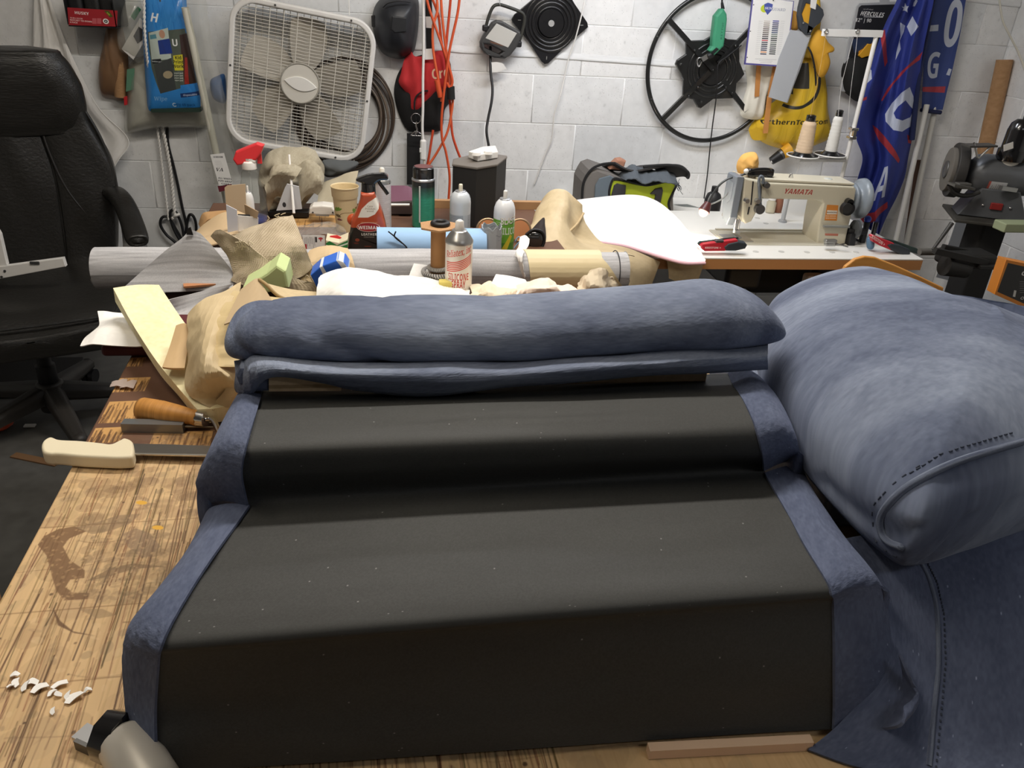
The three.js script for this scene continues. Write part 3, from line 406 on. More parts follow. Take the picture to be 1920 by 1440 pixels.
// small red and black carton
{ const z = ZW(0.15), c = thing('carton', 'small red open carton with white lettering fixed high on the wall', 'carton', onWall(172, 48, 0.08));
  const f = trace([[126, 14], [220, 20], [219, 50], [129, 47]], z, 0.004), t = printed(f, z, 512, 192, (g, q, w, h) => { g.fillStyle = '#a8242c'; g.fillRect(0, 0, w, h); words(g, q, 'HUSKY', 153, 24.6, 8.4, '#f1e6e2', { ang: 0.05 }); words(g, q, '◂', 135, 23, 8, '#f1e6e2'); for (const [x, y, s] of [['15 IN x 3/4 IN', 33, 3.6], ['RATCHET TIE-DOWNS', 37.2, 4.3], ['4 PACK', 41.5, 4.3]]) words(g, q, x, 131, y, s, '#f1d8d4', { ang: 0.05, align: 'left' }); poly(g, q, [[195, 20], [204, 20.5], [212, 31], [206, 33]], '#4c5a1e'); words(g, q, '500', 203, 26, 4.5, '#b9c23a', { ang: 0.9 }); for (const x of [177, 186]) { poly(g, q, [[x - 4, 34], [x + 4, 34.5], [x + 4, 45], [x - 4, 44.5]], '#c96066'); } const [cx, cy] = q(198.5, 40); g.fillStyle = '#f3efe9'; g.beginPath(); g.arc(cx, cy, 30, 0, 7); g.fill(); g.fillStyle = '#2a2020'; g.beginPath(); g.arc(cx, cy, 17, 0, 7); g.fill(); g.fillStyle = '#fff'; g.beginPath(); g.arc(cx, cy, 7, 0, 7); g.fill(); });
  part(c, 'front', f, S(0xffffff, 0.5, { map: t }));
  const a = onWall(128, 46, 0.15), b = onWall(218, 49, 0.15); part(c, 'tray', join([box(b.x - a.x, 0.004, 0.15, (a.x + b.x) / 2, a.y - 0.004, ZW(0.075)), box(0.004, 0.09, 0.15, a.x, a.y + 0.045, ZW(0.075)), box(0.004, 0.09, 0.15, b.x, a.y + 0.045, ZW(0.075))]), M.black);
  for (const [x, m] of [[148, M.black], [180, M.iron], [208, M.blackMatte]]) part(c, 'ratchet_strap', (() => { const p = onWall(x, 22, 0.09); return rbox(0.06, 0.1, 0.08, 0.02, p.x, p.y + 0.01, p.z); })(), m); }
// tan plastic bag with a paper roll in it, clear bag with a card, batting bag, blue pack
{ const t = thing('plastic_bag', 'tan translucent plastic bag holding a brown paper roll', 'bag', onWall(212, 190, 0.02));
  part(t, 'paper_roll', (() => { const a = onWall(226, 182, 0.04), b = onWall(222, 115, 0.04); return rod(a, b, 0.022, 0.02); })(), M.kraft);
  part(t, 'sack', puff([[206, 20], [222, 22], [232, 60], [240, 110], [238, 160], [232, 188], [212, 186], [190, 176], [184, 140], [192, 90], [200, 50]], ZW(0.015), 0.055, { bump: (x, y) => 0.012 * N3(x * 40, y * 9, 0) }), PH(0xb08a68, 0.3, { transmission: 0.5, thickness: 0 })); }
{ const t = thing('clear_bag', 'clear plastic bag holding a folded white card and green scrap', 'bag', onWall(246, 115, 0.05));
  part(t, 'card', trace([[228, 92], [262, 34], [268, 40], [268, 82], [250, 112]], ZW(0.09), 0.006), M.white);
  part(t, 'card_print', trace([[250, 68], [260, 50], [267, 55], [267, 75], [258, 82]], ZW(0.0912), 0.001), S(0x4a4a4c, 0.8));
  part(t, 'green_scrap', trace([[244, 30], [258, 12], [264, 18], [252, 38]], ZW(0.085), 0.006), S(0x1f7a4c, 0.5));
  part(t, 'sack', puff([[238, -5], [262, -5], [270, 40], [270, 100], [262, 118], [240, 104], [222, 90], [221, 50]], ZW(0.06), 0.05, { bump: (x, y) => 0.008 * N3(x * 40, y * 20, 0) }), M.clearBag); }
{ const t = thing('batting_bag', 'clear plastic bag stuffed with off-white batting below the blue pack', 'bag', onWall(310, 250, 0.02));
  const o = [[240, 130], [262, 108], [300, 96], [350, 110], [384, 170], [393, 212], [391, 238], [345, 240], [290, 242], [246, 250], [234, 244], [234, 215]];
  part(t, 'batting', puff(o.map(([x, y]) => [lerp(x, 312, 0.06), lerp(y, 190, 0.06)]), ZW(0.012), 0.08, { smooth: 64, bump: (x, y) => 0.014 * N3(x * 22, y * 22, 3) }), S(0xd6d4ca, 0.95));
  part(t, 'red_label', trace([[232, 182], [238, 180], [239, 196], [233, 198]], ZW(0.06), 0.004), M.red); part(t, 'green_label', trace([[238, 130], [252, 128], [250, 168], [236, 172]], ZW(0.075), 0.004), S(0x5f8f74, 0.6));
  part(t, 'sack', puff(o, ZW(0.012), 0.1, { smooth: 64, bump: (x, y) => 0.01 * N3(x * 18, y * 18, 9) }), M.clearBag); }
{ const z = ZW(0.14), f = puff([[274, -12], [292, -16], [320, -16], [346, -14], [352, 30], [362, 90], [374, 150], [376, 186], [372, 204], [340, 205], [300, 206], [279, 206], [274, 170], [270, 110], [267, 50], [270, 10]], z - 0.03, 0.035, { smooth: 80, rings: 6, pow: 0.6, bump: (x, y) => 0.003 * N3(x * 30, y * 30, 0) }); f.computeBoundingBox();
  const t = printed(f, z, 512, 1024, (g, q, w, h) => { g.fillStyle = '#3b8fdc'; g.fillRect(0, 0, w, h);
    for (let i = 0; i < 60; i++) { g.strokeStyle = `rgba(${rnd() < 0.5 ? '30,100,190' : '110,180,240'},0.35)`; g.lineWidth = rr(2, 8); g.beginPath(); const x = rnd() * w, y = rnd() * h * 0.3; g.moveTo(x, y); g.lineTo(x + rr(-30, 30), y + rr(40, 140)); g.stroke(); }
    words(g, q, 'H', 287, 33, 22, '#f4f8fb', { ang: 0.1, font: 'bold italic' }); poly(g, q, [[276, 60], [345, 54], [368, 158], [342, 165], [300, 176], [284, 130], [278, 90]], '#5b655c'); poly(g, q, [[278, 62], [315, 52], [322, 110], [284, 115]], '#c9d6cc'); poly(g, q, [[280, 66], [292, 64], [294, 72], [281, 74]], '#5c98a8');
    g.fillStyle = '#c89a80'; for (const [x, y, r] of [[304, 64, 13], [302, 96, 6], [318, 98, 6]]) { const [a, b] = q(x, y); g.beginPath(); g.ellipse(a, b, r * 2, r * 2.6, 0, 0, 7); g.fill(); } poly(g, q, [[296, 76], [318, 72], [324, 100], [300, 102]], '#2c4390'); words(g, q, 'U', 328, 80, 17, '#f3f6f6', { font: 'bold' }); poly(g, q, [[336, 66], [352, 62], [366, 158], [346, 160]], '#43302c'); poly(g, q, [[346, 108], [350, 108], [354, 158], [346, 158]], '#a3332c'); poly(g, q, [[325, 104], [342, 102], [344, 132], [328, 132]], '#d6cf3a'); for (const y of [108, 116, 124]) words(g, q, y === 108 ? 'Kid' : y === 116 ? 'Print' : 'Work', 334, y, 8, '#2a2a22'); for (let k = 0; k < 4; k++) words(g, q, 'paper pad', 335, 137 + k * 4.6, 3.4, '#d9dcd2');
    poly(g, q, [[284, 112], [302, 110], [304, 118], [286, 120]], '#22262a'); words(g, q, 'medium pack', 294, 115.5, 3, '#e8ecec'); poly(g, q, [[288, 122], [322, 108], [330, 168], [300, 176]], '#494d4c'); g.fillStyle = '#b0a284'; { const [a, b] = q(315, 140); g.beginPath(); g.ellipse(a, b, 44, 32, -0.3, 0, 7); g.fill(); } 
    poly(g, q, [[338, 160], [372, 156], [374, 172], [338, 180]], '#3a8ee0'); poly(g, q, [[337, 176], [372, 172], [372, 180], [338, 184]], '#27447e'); words(g, q, 'disposable', 355, 178.5, 5, '#c9d6ee', { ang: -0.08 }); words(g, q, 'Wipe', 299, 186, 10, '#9cc8ee', { fam: 'serif', font: 'italic' }); words(g, q, 'qty 48 pack', 345, 198, 7, '#1d5aa0'); { const [a, b] = q(325, 198); g.strokeStyle = '#e8f2fa'; g.lineWidth = 7; g.beginPath(); g.arc(a, b, 15, 0.4, 5.6); g.stroke(); } });
  const b = thing('blue_pack', 'glossy blue printed plastic pack hanging over the batting bag', 'pack', onWall(322, 208, 0.12)); part(b, 'pouch', f, PH(0xffffff, 0.28, { map: t, clearcoat: 0.4 })); part(b, 'dark_tray', trace([[282, 205], [376, 203], [376, 210], [284, 211]], z - 0.004, 0.05), S(0x22382e, 0.6)); part(b, 'hanger', tube(wp([[300, -30, 0.14], [300, -5, 0.13], [301, 10, 0.12]]), 0.003), M.steel); }
// white tube in a clear sleeve with a sticker
{ const t = thing('wrapped_tube', 'long white tube in a clear plastic sleeve with a paper sticker', 'tube', onWall(425, 400, 0.08));
  const A = onWall(347, 14, 0.17), B = onWall(408, 300, 0.12), C = onWall(436, 430, 0.06); part(t, 'white_tube', tube([A, A.clone().lerp(B, 0.5), B, C], 0.014, 30, false, 14), S(0xe2e0d2, 0.5));
  part(t, 'sleeve', surf([[[338, -10], [352, -12], [372, -8], [386, 0]], [[356, 80], [370, 78], [388, 80], [400, 90]], [[372, 170], [388, 168], [410, 172], [424, 190]], [[388, 260], [402, 258], [428, 270], [440, 285]], [[402, 345], [418, 345], [440, 340], [452, 338]]].map((r, j) => r.map((p, i) => onWall(p[0], p[1], 0.165 - j * 0.012 + (i === 1 || i === 2 ? 0.025 : 0)))), 24, 40, { bump: (u, v, p) => 0.006 * N3(u * 6, v * 14, 0) }), M.clearBag);
  const z = ZW(0.17), s = trace([[394, 290], [420, 287], [436, 344], [411, 350]], z, 0.0015), tx = printed(s, z, 256, 512, (g, q, w, h) => { g.fillStyle = '#eeece8'; g.fillRect(0, 0, w, h); for (let k = 0; k < 22; k++) { g.fillStyle = '#333'; const [x, y] = q(400 + k * 0.8, 294.5); g.fillRect(x, y - 14, rr(1, 5), 26); } for (let k = 0; k < 5; k++) { const [x, y] = q(402 + k, 302 + k * 2.6); g.fillStyle = '#999'; g.fillRect(x, y, 90, 2); } words(g, q, 'VA', 411, 318, 10, '#222', { font: 'bold italic', fam: 'serif' }); for (const [k, y] of [['ALL WHITE', 335], ['PIPE WRAP', 340], ['CLEAR', 345]]) words(g, q, k, 422, y, 5, '#333', { ang: 0.1 }); }); part(t, 'sticker', s, S(0xffffff, 0.7, { map: tx })); part(t, 'blue_insert', puff([[394, 152], [408, 142], [421, 140], [424, 165], [423, 192], [406, 190], [397, 178]], ZW(0.06), 0.03), S(0x2f5f9a, 0.5)); part(t, 'maroon_band', trace([[408, 349], [434, 345], [436, 354], [411, 360]], z, 0.0015), S(0x6a2230, 0.6)); }
// ropes and black cable
function twist(pts, r, name, label) { const c = new THREE.CatmullRomCurve3(pts), L = c.getLength(), n = Math.floor(L / 0.004), g = []; for (const ph of [0, Math.PI]) { const q = []; for (let i = 0; i <= n; i++) { const p = c.getPointAt(i / n), a = i * 0.004 / 0.016 * Math.PI + ph; q.push(V(p.x + Math.cos(a) * r * 0.7, p.y, p.z + Math.sin(a) * r * 0.7)); } g.push(new THREE.TubeGeometry(new THREE.CatmullRomCurve3(q), n * 2, r, 6)); } return g; }
{ const t = thing('rope', 'white twisted rope hanging down to a knot beside the black cable', 'rope', onWall(320, 410, 0.05)); twist(wp([[270, -10, 0.12], [272, 70, 0.16], [288, 200, 0.05], [296, 250, 0.03], [306, 330, 0.03], [316, 412, 0.03]]), 0.0032).forEach((g) => part(t, 'strand', g, M.white)); twist(wp([[292, 196, 0.05], [302, 230, 0.03], [318, 310, 0.03], [328, 404, 0.035]]), 0.0045).forEach((g) => part(t, 'strand', g, M.white)); part(t, 'knot', tube(wp([[324, 408, 0.035], [330, 404, 0.05], [336, 402, 0.04], [330, 406, 0.03], [322, 410, 0.045]]), 0.006), M.white); }
{ const t = thing('power_cable', 'black power cable hanging in loops on the wall', 'cable', onWall(340, 460, 0.02)); part(t, 'cable', tube(wp([[313, 238, 0.015], [315, 270, 0.015], [325, 310, 0.015], [333, 345, 0.015], [342, 390, 0.02], [350, 425, 0.02], [352, 460, 0.02]]), 0.006, 60), M.black); part(t, 'cable_loop', tube(wp([[344, 455, 0.02], [330, 430, 0.02], [316, 408, 0.025], [304, 408, 0.03], [301, 422, 0.03], [312, 440, 0.03], [326, 452, 0.03], [345, 470, 0.02]]), 0.006, 60), M.black); part(t, 'cable_loop', tube(wp([[340, 455, 0.03], [326, 430, 0.03], [319, 405, 0.03], [322, 394, 0.03], [330, 398, 0.03], [340, 420, 0.03], [346, 450, 0.03]]), 0.006, 60), M.black); part(t, 'cable_loop', tube(wp([[348, 440, 0.02], [352, 412, 0.02], [357, 402, 0.025], [364, 408, 0.025], [368, 425, 0.02], [366, 450, 0.02]]), 0.006, 60), M.black); }

// ---------------------------------------------------------------- box fan
{
  const f = thing('box_fan', 'large white box fan hung tilted on the wall', 'fan', V(-0.347, 1.172, ZW(0.105))); f.rotation.z = -8.2 * Math.PI / 180; const H = 0.272, R = 0.095, D = 0.1;
  const rsq = (h, r, n = 10) => { const o = []; for (let c = 0; c < 4; c++) for (let k = 0; k <= n; k++) { const a = c * Math.PI / 2 + k / n * Math.PI / 2, sx = [1, -1, -1, 1][c], sy = [1, 1, -1, -1][c]; o.push(V(sx * (h - r) + r * Math.cos(a), sy * (h - r) + r * Math.sin(a), 0)); } return o; };
  partL(f, 'frame', slab(rsq(H, R), D / 2 + 0.012, 0.02, { bevel: 0.007, holes: [rsq(H - 0.021, R - 0.018).reverse()], seg: 3 }), S(0xeae8e4, 0.4));
  partL(f, 'shroud', slab(rsq(H - 0.004, R - 0.004), D / 2 - 0.006, D - 0.01, { holes: [rsq(H - 0.014, R - 0.012).reverse()] }), S(0xe2e0dc, 0.5));
  const inside = (x, y, h, r) => { const ax = Math.abs(x), ay = Math.abs(y); return ax <= h && ay <= h && !(ax > h - r && ay > h - r && Math.hypot(ax - h + r, ay - h + r) > r); };
  const span = (v, h, r) => { const a = Math.abs(v); return a > h ? 0 : a > h - r ? h - r + Math.sqrt(Math.max(0, r * r - (a - h + r) ** 2)) : h; };
  const grille = (z, nV, nH, rv, rh, h = H - 0.016, r = R - 0.014) => { const g = []; for (let i = 0; i < nV; i++) { const x = -h + (i + 0.5) * 2 * h / nV, s = span(x, h, r); g.push(new THREE.CylinderGeometry(rv, rv, 2 * s, 6).translate(x, 0, z)); } for (let i = 0; i < nH; i++) { const y = -h + (i + 0.5) * 2 * h / nH, s = span(y, h, r); g.push(new THREE.CylinderGeometry(rh, rh, 2 * s, 5).rotateZ(Math.PI / 2).translate(0, y, z - rv)); } return join(g); };
  partL(f, 'front_grille', grille(D / 2 + 0.002, 10, 42, 0.0015, 0.0012), S(0xe4e0d6, 0.45)); partL(f, 'rear_grille', grille(-D / 2 + 0.006, 20, 21, 0.0012, 0.0012), S(0xb8b2a6, 0.5));
  const hub = partL(f, 'badge', new THREE.CylinderGeometry(0.073, 0.073, 0.006, 48).rotateX(Math.PI / 2), S(0xdedad0, 0.45), [0, 0, D / 2 + 0.006]); partL(hub, 'rim', new THREE.TorusGeometry(0.073, 0.003, 8, 60), S(0xa8a49a, 0.5), [0, 0, 0.003]);
  { const sh = new THREE.Shape(); sh.moveTo(-0.058, 0.004); sh.quadraticCurveTo(0, 0.046, 0.058, -0.004); sh.quadraticCurveTo(0, -0.046, -0.058, 0.004); const e = new THREE.ExtrudeGeometry(sh, { depth: 0.003, bevelEnabled: true, bevelSize: 0.003, bevelThickness: 0.002, bevelSegments: 3, curveSegments: 24 }); partL(hub, 'emblem', e, S(0xf4f2ec, 0.35), [0.002, -0.002, 0.003]); }
  for (let k = 0; k < 5; k++) { const sh = new THREE.Shape(); sh.moveTo(0.035, -0.03); sh.quadraticCurveTo(0.13, -0.12, 0.225, -0.07); sh.quadraticCurveTo(0.245, 0.0, 0.225, 0.06); sh.quadraticCurveTo(0.13, 0.07, 0.035, 0.03); const g = new THREE.ExtrudeGeometry(sh, { depth: 0.002, bevelEnabled: false, curveSegments: 10 }); g.rotateX(0.4); const m = partL(f, 'blade', g, S(0xb4aea2, 0.55), [0, 0, 0.0]); m.rotation.z = k * Math.PI * 0.4 + 0.3; }
  partL(f, 'motor', new THREE.CylinderGeometry(0.05, 0.055, 0.06, 32).rotateX(Math.PI / 2), S(0x8a857b, 0.6), [0, 0, -0.008]);
  for (const [x, y] of [[-0.11, H - 0.012], [0.17, H - 0.012], [-H + 0.011, 0.02], [H - 0.011, -0.02], [0.16, -H + 0.012]]) partL(f, 'screw', new THREE.CylinderGeometry(0.004, 0.004, 0.003, 12).rotateX(Math.PI / 2), M.steelDark, [x, y, D / 2 + 0.0125]);
  partL(f, 'handle', tube([V(-0.1, -H + 0.005, 0.02), V(-0.09, -H - 0.018, 0.02), V(-0.06, -H - 0.022, 0.02), V(0.04, -H - 0.022, 0.02), V(0.06, -H - 0.012, 0.02), V(0.065, -H + 0.005, 0.02)], 0.006), S(0xd8d5ce, 0.5));
  partL(f, 'hook_wire', tube([V(0.158, H, -0.03), V(0.15, H + 0.06, -0.04), V(0.16, H + 0.1, -0.06), V(0.15, H + 0.16, -0.08)], 0.0018), M.whiteGloss);
}
// coil of brown tubing behind the fan
{ const c = onWall(646, 218, 0.024), t = thing('tubing_coil', 'coil of thin brown tubing hanging behind the box fan', 'coil', V(c.x, c.y - 0.2, c.z)); const cols = [0x4a3d33, 0x574a3f, 0x3c322b, 0x6a5d51];
  for (let k = 0; k < 9; k++) part(t, 'tubing_loop', tube(Array.from({ length: 28 }, (_, i) => { const a = i / 28 * Math.PI * 2, r = 0.215 - k * 0.009 + 0.006 * Math.sin(a * 2 + k); return V(c.x + r * 0.95 * Math.cos(a) + 0.004 * Math.sin(k), c.y + r * 1.05 * Math.sin(a), c.z - 0.012 + 0.005 * (k % 4) + 0.006 * Math.sin(a * 3 + k)); }), 0.0052, 120, true), S(cols[k % 4], 0.4));
  part(t, 'tie', tube(wp([[660, 290, 0.06], [656, 305, 0.06], [660, 312, 0.05], [664, 300, 0.03]]), 0.003), S(0xb8b0a0, 0.6)); }
// black welding-helmet bag
{ const t = thing('helmet_bag', 'rounded black vinyl bag hanging beside the box fan', 'bag', onWall(742, 112, 0.05)); part(t, 'shell', puff([[698, 40], [702, 14], [716, -4], [740, -14], [768, -12], [784, -2], [785, 40], [781, 76], [774, 100], [756, 110], [736, 109], [716, 98], [704, 74]], ZW(0.03), 0.12, { smooth: 60, pow: 0.55, bump: (x, y) => 0.004 * N3(x * 30, y * 20, 2) }), PH(0x23252a, 0.45)); const z = ZW(0.152); part(t, 'pocket_flap', trace([[735, 30], [763, 33], [762, 60], [740, 62], [733, 55]], z, 0.012, { bevel: 0.004 }), PH(0x1c1e22, 0.5)); part(t, 'seam', tube([onWall(718, 14, 0.13), onWall(728, 6, 0.14), onWall(748, 2, 0.14), onWall(770, 4, 0.13)], 0.0022), M.black); part(t, 'side_tab', trace([[696, 30], [702, 28], [702, 52], [697, 50]], ZW(0.06), 0.03), M.black); }
// red and black tool bag
{ const t = thing('tool_bag', 'red and black fabric bag hanging behind the orange cords', 'bag', onWall(795, 246, 0.02)); part(t, 'black_body', puff([[752, 128], [770, 110], [810, 100], [842, 112], [846, 150], [848, 185], [834, 205], [830, 236], [822, 246], [790, 247], [764, 244], [748, 215], [739, 178], [742, 150]], ZW(0.012), 0.06, { smooth: 60, bump: (x, y) => 0.004 * N3(x * 30, y * 14, 0) }), M.blackFabric);
  const z = ZW(0.085), r = puff([[770, 96], [776, 104], [784, 106], [800, 104], [818, 96], [832, 96], [838, 112], [838, 138], [842, 160], [824, 172], [806, 186], [796, 202], [784, 208], [770, 210], [767, 190], [764, 176], [748, 156], [752, 136], [758, 112]], z - 0.028, 0.03, { smooth: 90, bump: (x, y) => 0.005 * Math.sin(x * 120 + y * 12) });
  const tx = printed(r, z, 256, 256, (g, q, w, h) => { g.fillStyle = '#c72f33'; g.fillRect(0, 0, w, h); words(g, q, 'Cre', 826, 138, 21, '#e7c9a8', { ang: -0.12 }); }); part(t, 'red_panel', r, S(0xffffff, 0.8, { map: tx })); part(t, 'white_tag', trace([[794, 92], [811, 91], [813, 111], [797, 112]], ZW(0.102), 0.0012), M.white);
  part(t, 'strap_upper', trace([[797, -10], [809, -10], [814, 92], [799, 92]], ZW(0.05), 0.006), M.blackFabric); part(t, 'strap_label', trace([[798, 31], [810, 31], [811, 53], [799, 52]], ZW(0.052), 0.001), M.white); part(t, 'loop_cord', tube(wp([[780, 232, 0.09], [777, 200, 0.1], [780, 182, 0.1], [792, 172, 0.1], [802, 170, 0.09]]), 0.0035), M.black); part(t, 'ring', new THREE.TorusGeometry(0.02, 0.0016, 8, 30).translate(...onWall(780, 222, 0.1).toArray()), M.chrome); part(t, 'clip', tube(wp([[781, 228, 0.1], [780, 236, 0.1], [782, 244, 0.1], [779, 252, 0.1]]), 0.003), M.chrome); part(t, 'buckle', tube(wp([[770, 254, 0.1], [780, 246, 0.1], [791, 254, 0.1], [770, 254, 0.1]]), 0.0022, 24), M.chrome); part(t, 'strap_lower', trace([[763, 250], [790, 250], [788, 300], [786, 346], [763, 346]], ZW(0.04), 0.006), M.blackFabric); }
// white lamp cord with inline switch
{ const t = thing('lamp_cord', 'white hanging cord ending in an inline switch', 'cord', onWall(797, 315, 0.12)); part(t, 'cord', tube(wp([[793, -14], [794, 40], [794, 100], [793, 150], [793, 200], [792, 240], [794, 268]], 0.12), 0.0055, 60), M.whiteGloss); const p = onWall(793.5, 281, 0.12); const s = part(t, 'switch_body', rbox(0.026, 0.086, 0.022, 0.009, p.x, p.y, p.z), M.whiteGloss); part(t, 'rocker', rbox(0.008, 0.018, 0.006, 0.002, p.x - 0.012, p.y, p.z + 0.009), M.white); part(t, 'cord_end', tube(wp([[795, 296], [796, 315], [798, 345]], 0.12), 0.005), S(0xd8cfc4, 0.4)); }
// orange extension cords
{ const L = [[[797, -14], [806, 20], [820, 60], [834, 100], [846, 140], [848, 156], [843, 164], [838, 155]], [[826, -14], [830, 40], [836, 90], [843, 130], [849, 180], [846, 215], [838, 250], [820, 285], [802, 312]], [[846, -14], [842, 30], [838, 70], [836, 110], [842, 170], [845, 210], [848, 250], [855, 275], [863, 296]], [[863, -14], [858, 25], [848, 70], [842, 100], [834, 160], [828, 220], [829, 260], [836, 285], [843, 330], [841, 376]], [[818, -14], [820, 20], [812, 50], [812, 90], [818, 130], [824, 160], [828, 190]], [[812, 244], [808, 270], [804, 295], [800, 315]], [[806, -14], [822, 30], [828, 80], [838, 120], [842, 165]]];
  const names = ['crossing in front of the rest', 'falling to the black bag strap', 'falling behind the speaker', 'reaching lowest behind the bench', 'ending in a plug', 'running behind the green can', 'lying behind the other cords']; const off = [0.13, 0.11, 0.1, 0.14, 0.12, 0.08, 0.09];
  L.forEach((l, i) => { const t = thing('extension_cord', 'orange extension cord ' + names[i], 'cord', onWall(l[l.length - 1][0], l[l.length - 1][1], off[i]), 'orange extension cords'); part(t, 'cable', tube(wp(l, off[i]), 0.0052, 70), S([0xd9582f, 0xe2663a, 0xcf4c2a][i % 3], 0.5)); if (i === 4) part(t, 'plug', rod(onWall(819, 150, 0.13), onWall(826, 182, 0.13), 0.011, 0.011), S(0xd9582f, 0.5)); if (i === 1) part(t, 'tape_wrap', rod(onWall(845, 162, 0.12), onWall(846, 186, 0.12), 0.016), M.blackMatte); }); }
// LED work light with its cord
{ const s = ([x, y]) => [680 + x / 4.364, y / 4.364], z = ZW(0.075), t = thing('work_light', 'dark grey square work light hanging by its handle', 'work light', onWall(935, 110, 0.06));
  part(t, 'housing', trace([[1100, 165], [1150, 175], [1290, 258], [1300, 300], [1265, 385], [1210, 455], [1165, 482], [1080, 475], [1000, 440], [965, 390], [962, 350], [985, 300], [1060, 185]].map(s), z, 0.05, { bevel: 0.008, holes: [[[995, 362], [1035, 365], [1150, 425], [1120, 445], [1040, 435], [1000, 395]].map(s).reverse()] }), S(0x3a3a3a, 0.55));
  part(t, 'lens', trace([[1096, 192], [1262, 272], [1190, 390], [1004, 312]].map(s), z + 0.0015, 0.006, { bevel: 0.001 }), PH(0xc8c6c0, 0.25)); part(t, 'label_strip', trace([[1040, 335], [1135, 362], [1150, 380], [1050, 350]].map(s), z + 0.0012, 0.001), S(0x6a4a3a, 0.6));
  part(t, 'handle', tube([[1005, 235], [1030, 140], [1065, 60], [1105, 38], [1160, 48], [1285, 95], [1322, 130], [1322, 190], [1300, 280], [1272, 365]].map(s).map((p) => onWall(p[0], p[1], 0.055)), 0.0065, 60), S(0x34342f, 0.5)); for (const p of [[1003, 230], [1275, 360]]) part(t, 'knob', rbox(0.024, 0.024, 0.03, 0.006, ...onWall(...s(p), 0.055).toArray()), M.black);
  part(t, 'cord', tube([[1045, 380], [1045, 480], [1048, 600], [1062, 720], [1055, 830], [1025, 980], [1014, 1080], [1036, 1218]].map(s).map((p, i) => onWall(p[0], p[1], 0.03 + i * 0.02)), 0.0055, 60), M.black); part(t, 'cord_tag', surf([[[1040, 512], [1100, 508], [1150, 520]], [[1040, 590], [1110, 590], [1175, 560]]].map((r) => r.map((p) => onWall(...s(p), 0.06))), 10, 6, { thick: 0.001 }), M.white); part(t, 'wall_hook', tube(wp([[937, -4, 0.01], [937, 6, 0.06], [938, 12, 0.06]]), 0.0018), M.steel); }
// black square swivel plate
function swivelRings(t, c, radii, z, mat) { for (const [r, w] of radii) part(t, 'pressed_ring', new THREE.TorusGeometry(r, w, 10, 64).scale(1, 1, 0.7).translate(c.x, c.y, z), mat); }
{ const s = ([x, y]) => [680 + x / 4.364, y / 4.364], z = ZW(0.02), t = thing('swivel_plate', 'square black pressed-steel swivel plate hung point down', 'swivel plate', onWall(1024, 121, 0.01)); const m = PH(0x19191b, 0.3, { clearcoat: 0.5 }); const c = onWall(...s([1540, 190]), 0.02), k = perPx(c) / 4.364;
  part(t, 'plate', trace([[1218, 160], [1240, 120], [1430, -40], [1590, -165], [1625, -160], [1735, 30], [1840, 185], [1846, 222], [1820, 245], [1680, 365], [1520, 520], [1490, 525], [1465, 505], [1350, 330], [1225, 180]].map(s), z, 0.012, { bevel: 0.003 }), m); swivelRings(t, c, [[212 * k, 0.006], [178 * k, 0.005], [150 * k, 0.006], [118 * k, 0.004]], z, m); part(t, 'hub', new THREE.CylinderGeometry(0.052, 0.056, 0.012, 40).rotateX(Math.PI / 2).translate(c.x, c.y, z + 0.004), m); part(t, 'hub_hole', new THREE.CylinderGeometry(0.0125, 0.0125, 0.002, 24).rotateX(Math.PI / 2).translate(c.x, c.y, z + 0.011), S(0xa8a8a6, 0.6)); for (const p of [[[1270, 165], [1295, 165]], [[1780, 207], [1805, 207]], [[1506, 460], [1504, 488]]]) part(t, 'slot', rod(onWall(...s(p[0]), 0.0205), onWall(...s(p[1]), 0.0205), 0.0016), S(0x8d8d8a, 0.6)); }
// thin white wire looping down the wall
single('white_wire', 'thin white wire trailing down the bare wall', 'wire', tube(wp([[1100, -14, 0.03], [1090, 30, 0.045], [1078, 75, 0.03], [1066, 110, 0.02], [1057, 150, 0.02], [1050, 180, 0.03], [1040, 210, 0.03], [1037, 240, 0.025], [1034, 262, 0.02], [1022, 290, 0.015], [1012, 318, 0.012], [1002, 345, 0.01]]), 0.003, 90), M.white);
